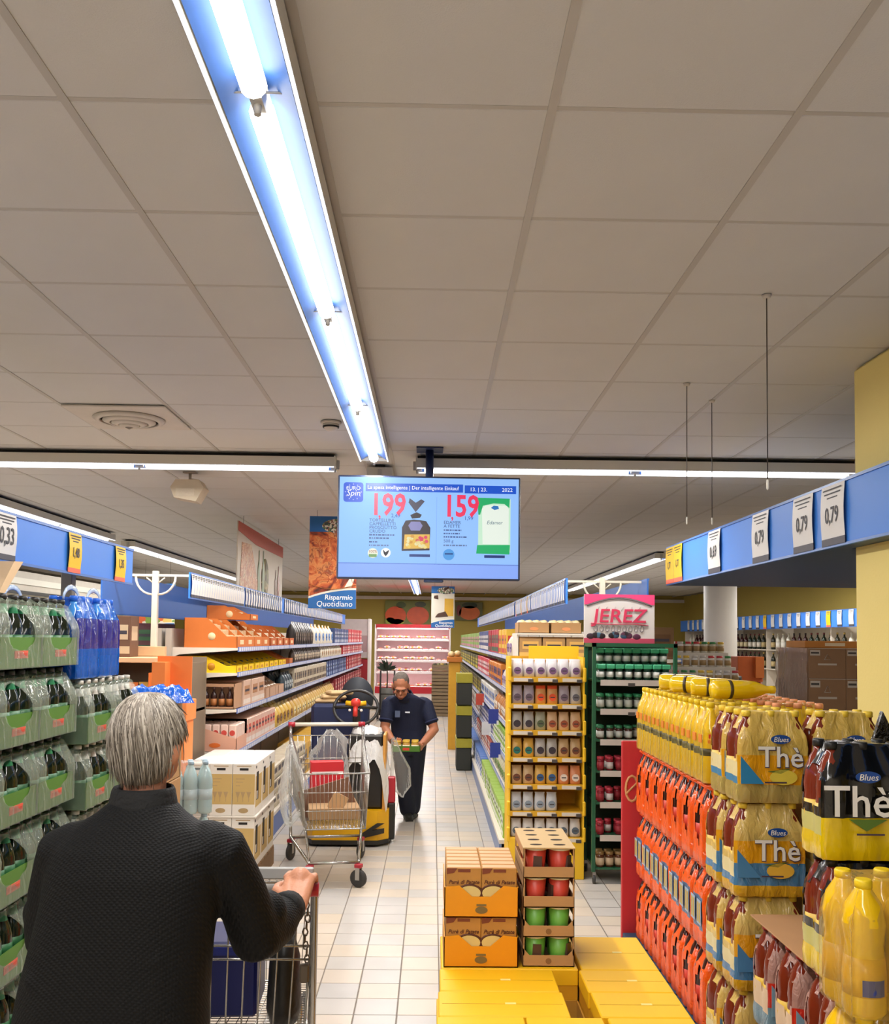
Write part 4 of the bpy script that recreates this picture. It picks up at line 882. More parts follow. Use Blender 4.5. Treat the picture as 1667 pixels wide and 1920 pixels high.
arcp = [(0, SH), (SW, SH), (SW, SH-.075)]+[(SW-.02-(SW-.04)*k/12, SH-.075+.055*math.sin(PI*k/12)) for k in range(13)]+[(0, SH-.075)]
obj('pink_header', MB().prism(arcp, -.004, 0).mesh('pink_header', PINK), sg)
obj('arch_line', MB().tube([(.02+(SW-.04)*k/16, -.002, SH-.085+.055*math.sin(PI*k/16)) for k in range(17)], .0035, seg=5).mesh('arch_line', mat('#4a4448', .5)), sg)
obj('pink_foot', MB().box(0, SW, -.003, 0, 0, .035).mesh('pink_foot', ROSE), sg)
obj('lettering', text_mesh('JEREZ', .138, mat('#d83a5c', .5, var=0), .002, 'CENTER', .12, .0016, 1.12), sg, (SW*.5, -.004, SH*.545))
obj('swash', MB().tube([(.05, -.003, .145), (.18, -.003, .135), (.34, -.003, .14), (.47, -.003, .13)], .005, seg=5, flat=.5).mesh('swash', mat('#d83a5c', .5, var=0)), sg)
scr_ = MB()
for k in range(9): scr_.tube([(.085+.042*k+.014*math.cos(a*PI/4), -.003, .105+.022*math.sin(a*PI/4)) for a in range(8)], .003, seg=4, closed=True)
obj('script_line', scr_.mesh('script_line', mat('#8a8488', .5, var=0)), sg)
rr = random.Random(11)
for k in range(14):
    u = .02+rr.random()*.46; obj('jar_picture', MB().ball((u, -.002, .045+rr.random()*.02), .03, .003, .022, seg=10, rings=6).mesh('jar_picture', mat(rr.choice(['#2a2024', '#3c2a34', '#5a2f44', '#34506a', '#4a6f84']), .4)), sg)
for k in range(6): obj('sketch_line', MB().tube([(.09+.06*k, -.002, SH-.14+.02*(k % 2)), (.11+.06*k, -.002, SH-.09)], .0015, seg=4).mesh('sketch_line', mat('#8a8684', .5)), sg)
# ================================================================== SHRINK-WRAPPED DRINKS
def shrink(nx, ny, r, h, mats, band, open_side='-X', top=.66, scal=.16, hole=(.58, .52, .30)):
    """film over nx x ny bottles, drawn in between them and over the caps, with an oval opening in one end"""
    ax, ay = nx*r, ny*r; per = []
    def side(n, length, fn, nm):
        k = n*6
        for i in range(k):
            t = -length+2*length*i/k; sc = scal*r*abs(math.sin(PI*(t+length)/(2*r)-PI/2))**3
            edge = max(0, abs(t)-(length-r*.6))/(r*.6); sc = max(sc if edge < .5 else 0, r*.25*edge**2)
            per.append((fn(t, sc), nm, t))
    side(nx, ax, lambda t, s: (t, -ay+s), '-Y'); side(ny, ay, lambda t, s: (ax-s, t), '+X')
    side(nx, ax, lambda t, s: (-t, ay-s), '+Y'); side(ny, ay, lambda t, s: (-ax+s, -t), '-X')
    zs = [(0, .97), (.015, 1), (.12, 1.01), (.2, .995), (.28, 1.005), (.36, 1), (.44, 1.005), (.52, 1), (.6, 1), (.67, .985), (.73, .95), (.79, .88), (.85, .79), (.91, .71), (.96, top), (.985, top*.97)]
    n = len(per); mb = MB(); vs = []
    rr = random.Random(nx*10+ny)
    for z, s in zs:
        for (p, nm, t) in per:
            j = 1+rr.uniform(-.008, .008); vs.append((p[0]*s*j, p[1]*s*j, h*z+rr.uniform(-.001, .001)))
    mb.add(vs, [], 0)
    for i in range(len(zs)-1):
        zc = (zs[i][0]+zs[i+1][0])/2
        for k in range(n):
            k2 = (k+1) % n; nm, t = per[k][1], per[k][2]
            L = ay if 'X' in nm else ax
            if nm == open_side and (t+L/(6*ny) if 0 else t)**2/(L*hole[0])**2+(zc-hole[1])**2/hole[2]**2 < 1: continue
            mb.f.append((i*n+k, i*n+k2, (i+1)*n+k2, (i+1)*n+k)); mb.m.append(band(zc, nm)); mb.s.append(True)
    mb.f.append(tuple((len(zs)-1)*n+k for k in range(n))); mb.m.append(band(1.0, 'top')); mb.s.append(False)
    return mb.mesh('film', mats)
def pet(r, h, body, lab, seg=14):
    mb = MB().lathe([(r*.82, 0), (r*.97, .012), (r, .03), (r*.96, h*.2), (r*.99, h*.24), (r*.99, h*.5), (r*.95, h*.54), (r, h*.6), (r*.92, h*.7), (r*.6, h*.84), (r*.33, h*.9), (r*.33, h*.94)], seg, 0)
    mb.lathe([(r*1.005, h*.27), (r*1.005, h*.47)], seg, 1)
    return mb.mesh('bottle', [mat(body, .12, var=.12, coat=.3), mat(lab, .4, var=.12)])
def cap_mesh(r, h, col):
    return MB().lathe([(r*.4, h*.935), (r*.4, h*.985), (r*.34, h)], 12).mesh('cap', mat(col, .4))
def drink_pack(name, label, nx, ny, r, h, bottle, cap, film_me, group, extra=None):
    t = thing(name, label, 'drink pack', group=group)
    for i in range(nx):
        for j in range(ny):
            b = obj('bottle', bottle, t, ((i-(nx-1)/2)*2*r, (j-(ny-1)/2)*2*r, 0)); obj('cap', cap, b)
    if film_me: obj('film', film_me, t)
    if extra: extra(t)
    return t
RB, HB = .0445, .333
def place_pack(proto, first, x, y, z, label, rz=0.0, group=None):
    if first[0]: first[0] = False; proto.location = (x, y, z); proto.rotation_euler = (0, 0, rz); proto['label'] = label; o = proto
    else: o = copy_tree(proto, None, (x, y, z), rz, label)
    if group: o['group'] = group
    return o
def pallet(label, x0, x1, y0, y1, h, col):
    t = thing('pallet', label, 'pallet', (x0, y0, 0)); m = mat(col, .6, var=.12, scale=6); W, L = x1-x0, y1-y0
    n = max(4, int(L/.14)); st = L/n
    bd = MB().cbox(0, W, 0, st*.86, h-.022, h, .002).mesh('board', m)
    for k in range(n): obj('board', bd, t, (0, st*(k+.07), 0))
    for fx in (0, .5, 1):
        xx = fx*(W-.1); obj('runner', MB().box(xx, xx+.1, 0, L, .02, h-.022).mesh('runner', m), t)
        obj('skid', MB().box(xx, xx+.1, 0, L, 0, .02).mesh('skid', m), t)
    return t
# ---- right drinks pallets
PX = 1.12; PB = .155
pallet('dark blue pallet under the orange drink packs', 1.06, 1.98, 3.43, 5.24, PB, '#24405c')
orange = [film('#ff5e06', .96, .2, .7, 22), film('#ff5e06', .96, .2, .7, 22)]
of = shrink(3, 2, RB, HB, orange, lambda z, n: 0, hole=(.42, .48, .25), top=.9)
of2 = shrink(3, 2, RB, HB, [orange[0], film('#7f9cc0', .55, .2, .4), mat('#e8b83c', .4)], lambda z, n: 1 if (n == '-X' and .16 < z < .62) else 0, hole=(.001, .5, .001), top=.9)
cola = pet(RB, HB, '#3a1510', '#d8402c'); ocap = cap_mesh(RB, HB, '#e86a2c')
def lab_extra(t):
    for j in (-1, 1): obj('label_print', _K.setdefault('lp', MB().cbox(-.002, 0, -.03, .03, .09, .19, .001, 0).box(-.003, -.002, -.022, -.004, .1, .18, 1).box(-.003, -.002, .006, .022, .1, .18, 1).mesh('label_print', [mat('#9fb4cc', .4), mat('#c8a83c', .4)])), t, (-3*RB-.004, j*RB, 0))
po = drink_pack('drink_pack', '', 3, 2, RB, HB, cola, ocap, of, 'orange drink packs')
po2 = drink_pack('drink_pack', '', 3, 2, RB, HB, cola, ocap, of2, 'orange drink packs with blue labels', lab_extra)
f1, f2 = [True], [True]
for k in range(3):
    for q in range(7):
        y = 3.90+.093+.186*q
        lab = ['six-pack in glossy orange film in the bottom layer on the dark blue pallet', 'six-pack in orange film with blue label windows, middle layer of the pallet', 'six-pack in glossy orange film right below the yellow bottles'][k]
        if k == 1: place_pack(po2, f2, PX+3*RB, y, PB+.0005+.335*k, lab)
        else: place_pack(po, f1, PX+3*RB, y, PB+.0005+.335*k, lab, group='orange drink packs, layer %d of the pallet' % (k+1))
for k in range(3): thing('carton', 'plain brown case in the heart of the drinks pallet, behind the orange packs', 'carton', (1.68, 4.55, PB+.0005+.335*k), 0, 'inner cases of the drinks pallet', MB().cbox(-.26, .26, -.66, .66, 0, .334, .006).mesh('case', CARD))
YL = film('#ffec90', .03, .08, .6, 26)
lem = MB().lathe([(RB*.8, 0), (RB*.97, .01), (RB*.97, HB*.36), (RB*.97, HB*.6), (RB*.8, HB*.72), (RB*.36, HB*.88), (RB*.36, HB*.94)], 14, 0).lathe([(RB*.99, HB*.34), (RB*.99, HB*.43)], 14, 1).box(-.024, .024, -RB*1.02, -RB*.9, HB*.5, HB*.54, 2).box(-.02, .02, -RB*1.02, -RB*.9, HB*.56, HB*.61, 3).box(-RB*1.02, -RB*.9, -.02, .02, HB*.5, HB*.6, 2).mesh('bottle', [mat('#ffd008', .1, var=.05, coat=.5), mat('#3c3820', .4), mat('#f09030', .4), mat('#d8402c', .4)])
ylf = shrink(3, 2, RB, HB, [YL], lambda z, n: 0, hole=(.001, .5, .001))
pyl = drink_pack('drink_pack', '', 3, 2, RB, HB, lem, cap_mesh(RB, HB, '#f0cc20'), ylf, 'clear packs of yellow bottles')
pyw = drink_pack('drink_pack', '', 3, 2, RB, HB, lem, cap_mesh(RB, HB, '#f0a070'), ylf, 'clear packs of yellow bottles with peach caps')
f1, f2 = [True], [True]
for q in range(7):
    y = 3.90+.093+.186*q; place_pack(pyl, f1, PX+3*RB, y, PB+.0005+.335*3, 'clear six-pack of yellow lemonade bottles on top of the orange packs')
    place_pack(pyw, f2, PX+9*RB+.01, y, PB+.0005+.335*3, 'clear six-pack of yellow bottles with peach caps behind the lemonade row')
lay = MB().lathe([(.001, 0), (.036, .002), (.042, .02), (.042, .15), (.036, .2), (.018, .25), (.016, .27), (.018, .272), (.018, .29), (.001, .292)], 14, T=Matrix.Rotation(PI/2, 4, 'X')).lathe([(.0425, .07), (.0425, .085)], 14, 1, T=Matrix.Rotation(PI/2, 4, 'X')).mesh('lying_bottle', [mat('#f6cc14', .1, coat=.5), mat('#4a3a20', .4)])
for k, (x, y, rz) in enumerate([(1.17, 4.86, 1.2), (1.17, 4.62, 1.0), (1.19, 4.35, 1.35), (1.22, 4.12, 1.7)]):
    o = thing('lying_bottle', ['yellow bottle lying on the clear lemonade packs, beside the green rack', 'yellow bottle lying second on the clear lemonade packs', 'yellow bottle with a dark band lying third on the clear lemonade packs', 'yellow bottle lying last on the clear lemonade packs, beside the tea pack'][k], 'bottle', (x, y, PB+.335*4+.043), rz, None, lay)
# ---- tea packs
WH = mat('#f0ece4', .4, var=0); NAVY = mat('#1f4a94', .35, var=.05); TXT_D = mat('#4a3a4c', .5, var=0)
def tea_print(dark, foot, lemon):
    def ex(t):
        y = -2*RB-.007
        obj('logo', MB().lathe([(.001, 0), (.036, 0), (.036, .003)], 20, T=Matrix.Translation((-.005 if dark else .02, y, .232 if not dark else .238)) @ Matrix.Rotation(PI/2, 4, 'X'), sy=.46).mesh('logo', NAVY), t)
        obj('logo_lettering', text_mesh('Blues', .026, WH, .0006, 'CENTER', .2), t, (-.005 if dark else .02, y-.004, .231 if not dark else .237))
        if not dark: obj('title_shadow', text_mesh('Thè', .105, TXT_D, .0004, 'CENTER', .0, .003), t, (.021, y-.003, .163))
        obj('title_lettering', text_mesh('Thè', .125 if dark else .105, WH, .0006, 'CENTER', .0, .001), t, (-.035 if dark else .019, y-.005, .165))
        if dark:
            obj('title_lettering', text_mesh('zero', .034, WH, .0005, 'LEFT', .0), t, (.05, y-.005, .190)); obj('title_lettering', text_mesh('zuccheri', .012, WH, .0005, 'LEFT'), t, (.055, y-.005, .163))
            obj('leaf_print', MB().prism([(-.06, .118), (.05, .118), (-.01, .085)], y, y+.003).mesh('leaf_print', mat('#5a7a2c', .4)), t)
        else:
            obj('corner_print', MB().prism([(-.125, .17), (-.125, .07), (-.04, .07)], y+.002, y+.004).mesh('corner_print', mat(foot, .4)), t)
            obj('fruit_print', MB().lathe([(.001, 0), (.05, 0), (.05, .003)], 20, T=Matrix.Translation((.03, y+.001, .095)) @ Matrix.Rotation(PI/2, 4, 'X'), sy=.55).mesh('fruit_print', mat(lemon, .4, var=.15)), t)
            obj('leaf_print', MB().prism([(-.03, .115), (.06, .128), (.02, .108)], y-.002, y).mesh('leaf_print', mat('#5a6a2c', .4)), t)
        obj('small_print', MB().box(-.04, .04, y-.004, y-.003, .074, .079).mesh('small_print', TXT_D), t)
        for j in (): obj('label_print', _K.setdefault('lq', MB().cbox(-.002, 0, -.02, .02, .1, .155, .001).box(-.0026, -.002, -.016, .016, .108, .12, 1).box(-.0026, -.002, -.016, .008, .14, .148, 2).mesh('label_print', [mat('#e8c860', .4), mat('#3f7fa8', .4), mat('#c85a2c', .4)])), t, (-3*RB+.004, j*RB, 0))
    return ex
tea = pet(RB, HB, '#7a2c18', '#e8c040'); tcap = cap_mesh(RB, HB, '#f4d040')
peach_f = shrink(3, 2, RB, HB, [film('#ffd668', .66, .12, .6), film('#f0a818', .9, .14, .6), film('#e8cc70', .5, .1, .7), mat('#ead9a0', .4), mat('#3f86b0', .4)], lambda z, n: (3 if z > .3 else 4) if (n == '-X' and .2 < z < .42) else 2 if z < .2 else (0 if z > .48 or n == '-X' else 1), hole=(.8, .62, .2))
peach2_f = shrink(3, 2, RB, HB, [film('#ffda78', .66, .12, .6), film('#f0a818', .9, .14, .6), film('#4a86b4', .85, .14, .6), film('#e8b020', .8, .1, .9), mat('#ead9a0', .4)], lambda z, n: 4 if (n == '-X' and .22 < z < .4) else 3 if z < .1 else (2 if z < .33 else (0 if z > .62 or n == '-X' else 1)), hole=(.8, .62, .2))
black_f = shrink(3, 2, RB, HB, [film('#0c0b0a', .97, .12, .35, 9), film('#f4d010', .82, .12, .4, 14), mat('#c8c070', .4)], lambda z, n: 2 if (n == '-X' and .2 < z < .4) else 1 if z < .34 else 0, hole=(.7, .6, .2))
red_f = shrink(3, 2, RB, HB, [film('#d8a898', .6, .12, .8), film('#d83020', .9, .14, .6), film('#7fa8b8', .7, .12, .6), mat('#e8c8a0', .4)], lambda z, n: 3 if (n == '-X' and .22 < z < .42) else 2 if z < .3 else (0 if z > .55 or n == '-X' else 1), hole=(.75, .62, .22))
pp = drink_pack('tea_pack', '', 3, 2, RB, HB, tea, tcap, peach_f, None, tea_print(False, '#2f86b8', '#e8cf4c'))
pp2 = drink_pack('tea_pack', '', 3, 2, RB, HB, tea, tcap, peach2_f, None, tea_print(False, '#4a86b4', '#e8b840'))
pbk = drink_pack('tea_pack', '', 3, 2, RB, HB, tea, cap_mesh(RB, HB, '#1c1c1c'), black_f, None, tea_print(True, '', ''))
prd = drink_pack('tea_pack', '', 3, 2, RB, HB, tea, cap_mesh(RB, HB, '#d83020'), red_f, None, tea_print(False, '#7fa8b8', '#d85a3c'))
a, b, c, d = [True], [True], [True], [True]
x1 = PX+3*RB; x2 = x1+6*RB+.014
ya, yb = 3.45+2*RB, 3.45+6*RB+.006
place_pack(pp, a, x1, ya+.005, PB+.0005+.335*3, 'peach tea six-pack in pale film, topmost of the front stack')
place_pack(pp, a, x2, ya+.02, PB+.0005+.335*3, 'peach tea six-pack in pale film beside the topmost one, behind the black packs')
place_pack(pp, a, x1, yb+.01, PB+.0005+.335*3, 'peach tea six-pack in pale film right in front of the lemonade row')
for k, nm in ((2, 'upper'), (1, 'middle'), (0, 'bottom')):
    place_pack(pp2, b, x1-.015, ya, PB+.0005+.335*k, 'peach tea six-pack with blue foot at the %s front of the stack' % nm, .0)
    place_pack(pp2, b, x1-.02, yb+.012, PB+.0005+.335*k, 'peach tea six-pack with blue foot, %s layer, touching the orange packs' % nm)
    place_pack(pp2, b, x2, ya, PB+.0005+.335*k, 'peach tea six-pack with blue foot, %s layer, inner side of the stack' % nm)
pallet('worn wooden pallet under the black and red tea packs', 1.04, 1.92, 2.2, 3.42, .115, '#8a6a48')
NB = .1155
for k, nm in ((0, 'bottom'), (1, 'second')):
    for q, y in enumerate((3.03, 3.24)):
        place_pack(prd, c, x1, y, NB+.335*k, 'red peach tea six-pack in the %s layer, %s' % (nm, ['behind the black packs', 'next to the peach tea'][q]))
    place_pack(prd, c, x2, 3.03, NB+.335*k, 'red peach tea six-pack in the %s layer, inner side' % nm)
    place_pack(prd, c, x1+.004, 2.80, NB+.335*k, 'red peach tea six-pack in the %s layer, below the black packs' % nm)
    place_pack(prd, c, x2, 2.80, NB+.335*k, 'red peach tea six-pack in the %s layer, inner side below the black packs' % nm)
sheet = MB().cbox(1.13, 1.66, 2.70, 3.36, .785, .790, .001).mesh('cardboard_sheet', mat('#b98a5e', .8, var=.08))
thing('cardboard_sheet', 'brown cardboard sheet lying on the red tea packs', 'cardboard', me=sheet)
for k, nm in ((0, 'lower'), (1, 'upper')):
    for q in range(2): place_pack(pbk, d, (x1, x2+.01)[q], 2.80, .7905+.335*k, 'black zero sugar tea six-pack, %s of two on the cardboard sheet, %s' % (nm, ['outer side', 'inner side'][q]))
kn = thing('film_scrap', 'crumpled scrap of black film sticking up behind the black tea packs', 'film', (1.40, 2.99, .7905), 0)
obj('sheet', MB().prism([(-.10, .0), (.10, .0), (.08, .52), (.04, .58), (.06, .68), (.03, .74), (.0, .65), (-.05, .62), (-.08, .55)], 0, .02).mesh('sheet', film('#161512', .95, .15, .9)), kn)
# ---- yellow juice, nearest stack
RJ, HJ = .054, .335
jb = MB().lathe([(RJ*.85, 0), (RJ*.98, .012), (RJ*.98, HJ*.3), (RJ*.9, HJ*.45), (RJ*.86, HJ*.52), (RJ*.98, HJ*.68), (RJ*.8, HJ*.82), (RJ*.4, HJ*.92), (RJ*.38, HJ*.94)], 18, 0).lathe([(RJ*.99, HJ*.16), (RJ*.99, HJ*.3), (RJ*.915, HJ*.44)], 18, 1).add([(RJ*1.0*math.sin(a), -RJ*1.0*math.cos(a), HJ*z) for z in (.17, .29) for a in (-.55, -.28, 0, .28, .55)], [(k, k+1, k+6, k+5) for k in range(4)], 2).mesh('bottle', [mat('#f8c814', .12, var=.06, coat=.5), mat('#f0b818', .35), mat('#2c3f8c', .35)])
jf = shrink(2, 2, RJ, HJ, [film('#f6d87c', .12, .08, .8, 18)], lambda z, n: 0, hole=(.001, .5, .001), top=.6)
pj = drink_pack('juice_pack', '', 2, 2, RJ, HJ, jb, cap_mesh(RJ, HJ, '#f4d020'), jf, None)
f1 = [True]
for k in range(2):
    for q in range(2): place_pack(pj, f1, 1.155+.225*q, 2.48, .475+.0005+.3365*k, 'four-pack of bright yellow juice bottles, %s layer, %s' % (['lower', 'upper'][k], ['outer side', 'inner side'][q]), .05 if q == 0 else 0)
thing('carton', 'brown case under the yellow juice bottles on the wooden pallet', 'carton', (1.27, 2.47, .1155), 0, None, MB().cbox(-.22, .22, -.17, .17, 0, .359, .006).mesh('case', CARD))
pn = thing('display_divider', 'tall red divider board with a pale emblem beside the orange drink packs', 'board', (1.00, 5.26, 0))
obj('board', MB().cbox(.06, .42, 0, .03, .0, 1.19, .004).mesh('board', mat('#c8343a', .45, var=.06)), pn)
obj('foot', MB().box(.06, .42, -.02, .05, 0, .015).mesh('foot', mat('#a82a30', .5)), pn)
obj('emblem', MB().tube([(.115+.035*math.cos(a*PI/6), -.003, .93+.07*math.sin(a*PI/6)) for a in range(12)], .008, seg=5, closed=True, flat=.4).tube([(.08, -.003, .90), (.15, -.003, .97)], .006, seg=5).mesh('emblem', mat('#d8a870', .4)), pn)
# ================================================================== BEER WALL ON THE LEFT
BW, BD, BH = .36, .24, .2775
gtray = mat('#4d7a22', .6, var=.08); gdark = mat('#2c5a30', .6)
def beer_tray():
    mb = MB().box(-BW/2+.004, BW/2-.004, -BD/2+.003, BD/2-.003, 0, .004).box(-BW/2+.004, BW/2-.004, -BD/2+.003, -BD/2+.006, 0, .115).box(-BW/2+.004, BW/2-.004, BD/2-.006, BD/2-.003, 0, .115)
    for s in (-1, 1): mb.box(s*(BW/2-.0055)-.0015, s*(BW/2-.0055)+.0015, -BD/2+.003, BD/2-.003, 0, .115, 1)
    mb.box(-.055, .055, -BD/2+.0005, -BD/2+.003, .038, .066, 2); mb.box(-.045, .045, -BD/2-.0006, -BD/2+.0005, .046, .058, 3)
    return mb.mesh('tray', [gtray, gdark, mat('#d8583c', .5), mat('#c8402c', .5)])
def beer_bottle(neck, cap):
    r = .04; mb = MB().lathe([(r*.95, 0), (r, .008), (r, .145), (r*.8, .175), (r*.38, .215), (r*.36, .25)], 12, 0).lathe([(r*1.01, .07), (r*1.01, .12)], 12, 1).lathe([(r*.66, .186), (r*.43, .213), (r*.40, .232)], 12, 2).lathe([(r*.42, .25), (r*.42, .266), (r*.3, .268)], 10, 3)
    return mb.mesh('bottle', [mat('#161f12', .1, coat=.4), mat('#2f6a3c', .4), mat(neck, .4), mat(cap, .4)])
def beer_film(capped=True):
    mb = MB(); N = 32; zt = .235; W2 = BW/2+.002
    rr = random.Random(4)
    def yy(z): return -BD/2-.003+max(0, z-.16)*.62
    O = []; I = []
    for k in range(N):
        a = 2*PI*k/N; c, s = math.cos(a), math.sin(a); m = max(abs(c), abs(s)); ox, oz = c/m*W2, .001+(s/m*.5+.5)*zt
        if oz > .17: ox *= 1-.35*(oz-.17)
        O.append((ox, yy(oz)+rr.uniform(-.002, .002), oz))
        ex = .112*c*(1.0 if s < 0 else .92); ez = .128+(.062 if s < 0 else .098)*s; I.append((ex, yy(ez)+.004+rr.uniform(-.003, .002), ez+rr.uniform(-.003, .003)))
    Mid = [tuple((o[q]*.5+i[q]*.5)+(rr.uniform(-.005, .001) if q == 1 else 0) for q in range(3)) for o, i in zip(O, I)]
    vs = O+Mid+I; fs = []
    for k in range(N):
        k2 = (k+1) % N; fs.append((k, k2, N+k2, N+k)); fs.append((N+k, N+k2, 2*N+k2, 2*N+k))
    mb.add(vs, fs, 0, True)
    for s in (-1, 1):   # sides drawn in between the necks
        mb.add([(s*W2, -BD/2-.003, 0), (s*W2, BD/2+.003, 0), (s*W2, BD/2+.003, .16), (s*W2, -BD/2-.003, .16), (s*W2*.93, BD/2-.03, .25), (s*W2*.93, -BD/2+.045, .25)], [(0, 1, 2, 3), (3, 2, 4, 5)], 0)
    n, m = 17, 7; g = []
    for j in range(m):
        for i in range(n):
            x = -W2*.93+2*W2*.93*i/(n-1); y = -BD/2+.042+(BD-.08)*j/(m-1)
            b = .5-.5*math.cos(2*PI*(x+W2)/(2*W2)*4); b2 = .5-.5*math.cos(2*PI*j/(m-1)*2.5)
            g.append((x, y, .246+.026*b*b2+rr.uniform(-.002, .002)))
    fs = [(j*n+i, j*n+i+1, (j+1)*n+i+1, (j+1)*n+i) for j in range(m-1) for i in range(n-1)]
    mb.add(g, fs, 0, True)
    mb.add([(-W2*.93, -BD/2+.042, .246), (W2*.93, -BD/2+.042, .246), (W2*.975, yy(zt), zt), (-W2*.975, yy(zt), zt)], [(0, 1, 2, 3)], 0)
    return mb.mesh('film', film('#ccd8c0', .15, .08, .6, 20))
bt = beer_tray(); bf = beer_film()
def beer_pack(neck, cap, wm):
    t = thing('beer_pack', '', 'drink pack')
    obj('tray', bt, t); b = beer_bottle(neck, cap)
    for i in range(4):
        for j in range(2): obj('bottle', b, t, ((i-1.5)*.087, -.06+.09*j, .0045))
    obj('film', wm, t); return t
p1_ = beer_pack('#2f8a5c', '#2a2a28', bf); p2_ = beer_pack('#e0ddd4', '#c8c4b8', bf)
pallet('wooden pallet under the tall wall of beer packs', -2.45, -1.5, 2.9, 4.07, .214, '#7a5f44')
a, b = [True], [True]
lay = ['bottom', 'second lowest', 'third lowest', 'third highest', 'second highest', 'topmost']
for k in range(6):
    for q in range(3):
        place_pack(p1_, a, -1.50-BD/2, 3.85-.366*q, .2145+.28*k, 'green beer tray, %s layer of the tall beer wall, %s' % (lay[k], ['beside the white-necked packs', 'middle of its row', 'outer end of its row'][q]), PI/2)
for k in range(6): thing('carton', 'dark inner case stacked behind the beer packs', 'carton', (-2.1, 3.48, .2145+.28*k), 0, 'inner cases of the beer wall', _K.setdefault('bcore', MB().cbox(-.32, .32, -.54, .54, 0, .2775, .01).mesh('case', mat('#3a4a2c', .7))))
pallet('wooden pallet under the white-capped beer packs', -2.3, -1.48, 4.1, 4.9, .15, '#7a5f44')
lay = ['bottom', 'second lowest', 'middle', 'second highest', 'topmost']
for k in range(5):
    for q in range(2):
        place_pack(p2_, b, -1.475-BD/2, 4.285+.37*q, .1505+.28*k, 'beer tray with white bottle necks, %s layer of its stack, %s' % (lay[k], ['beside the tall wall', 'away from the wall'][q]), PI/2)
    thing('carton', 'dark inner case stacked behind the white-capped packs', 'carton', (-2.0, 4.48, .1505+.28*k), 0, 'inner cases of the lower beer stack', _K.setdefault('bcore2', MB().cbox(-.26, .26, -.38, .38, 0, .2775, .01).mesh('case', mat('#3a4a2c', .7))))
# blue water packs on the lower stack
bluef = shrink(3, 2, .044, .36, [film('#0f6ad8', .55, .1, .9, 20), film('#0a52c0', .9, .12, .8, 20), film('#231f7c', .92, .12, .6, 20)], lambda z, n: 2 if n == '-Y' and .35 < z < .75 else (1 if n in ('-X', '+X') else 0), hole=(.001, .5, .001))
wb = pet(.044, .36, '#3f8fe0', '#1f5ac0')
def strap(t): obj('handle', MB().tube([(.09*math.cos(q*PI/8), 0, .345+.055*math.sin(q*PI/8)) for q in range(9)], .012, seg=6, flat=.3).mesh('handle', film('#cfe6ff', .55, .1, .4)), t)
pw = drink_pack('water_pack', '', 3, 2, .044, .36, wb, cap_mesh(.044, .36, '#1f6ae0'), bluef, None, strap)
a = [True]
for q, (x, y, rz) in enumerate([(-1.60, 4.20, 1.57), (-1.60, 4.475, 1.57), (-1.88, 4.25, 1.57), (-1.60, 4.62, 1.55)][:3]):
    place_pack(pw, a, x, y, .1505+.28*5, ['six-pack of blue water bottles with a carrying strap, next to the tall beer wall', 'six-pack of blue water bottles with a carrying strap, away from the beer wall', 'six-pack of blue water bottles with a strap standing behind the other two'][q], rz)
bl = MB(); rr = random.Random(9); n = 14; m_ = 8; g = []
for j in range(m_):
    for i in range(n):
        x = -.2+.4*i/(n-1); y = -.1+.2*j/(m_-1); e = min(i, n-1-i, j*1.6, (m_-1-j)*1.6)
        g.append((x, y, .002 if e < .5 else .05+.045*min(1, e/2.5)+.018*math.sin(i*1.9)*math.cos(j*1.3)+rr.uniform(-.006, .006)))
bl.add(g, [(j*n+i, j*n+i+1, (j+1)*n+i+1, (j+1)*n+i) for j in range(m_-1) for i in range(n-1)], 0, True)
thing('film_pack', 'crumpled glossy blue film pack lying on a carton stack behind the grey-haired shopper', 'film', (-1.60, 5.55, 1.3505), .5, None, bl.mesh('film_pack', film('#1468e0', .95, .1, .9, 18)))
for k in range(3): thing('carton', ['brown carton at the foot of the stack below the blue film pack', 'brown carton in the middle of the stack below the blue film pack', 'brown carton right under the crumpled blue film pack'][k], 'carton', (-1.72, 5.55, .0005+.45*k), 0, None, _K.setdefault('bc3', MB().cbox(-.22, .22, -.2, .2, 0, .4495, .006).box(-.12, .12, -.2015, -.2, .2, .34, 1).mesh('carton', [CARD, mat('#4a7a9c', .5)])))
# ================================================================== YELLOW CASES WITH DRY GOODS, MIDDLE OF THE AISLE
pallet('wooden pallet under the yellow cases in the middle of the aisle', .03, .70, 2.28, 3.24, .13, '#8a6a48')
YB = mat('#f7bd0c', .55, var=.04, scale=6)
def ycase(x0, x1, y0, y1, z0, z1, lab, lid=True):
    t = thing('yellow_case', lab, 'carton', (x0, y0, z0)); W, L, H = x1-x0, y1-y0, z1-z0
    if lid:
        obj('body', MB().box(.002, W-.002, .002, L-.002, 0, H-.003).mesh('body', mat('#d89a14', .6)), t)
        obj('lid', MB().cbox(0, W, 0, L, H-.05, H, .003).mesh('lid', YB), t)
        obj('slot', MB().cbox(W*.52, W*.52+.03, L*.5-.006, L*.5+.006, H, H+.0012, .001).mesh('slot', mat('#f6dc84', .5)), t)
        obj('seam', MB().box(.01, W-.01, L*.48, L*.48+.0016, H, H+.0006).mesh('seam', mat('#c8920c', .6)), t)
    else:
        m = MB()
        m.box(0, W, 0, L, 0, .005); m.box(0, .004, 0, L, 0, H); m.box(W-.004, W, 0, L, 0, H); m.box(0, W, 0, .004, 0, H); m.box(0, W, L-.004, L, 0, H); m.box(0, W, L*.5, L*.5+.004, 0, H*.6)
        obj('open_case', m.mesh('open_case', mat('#b8842c', .7)), t)
    return t
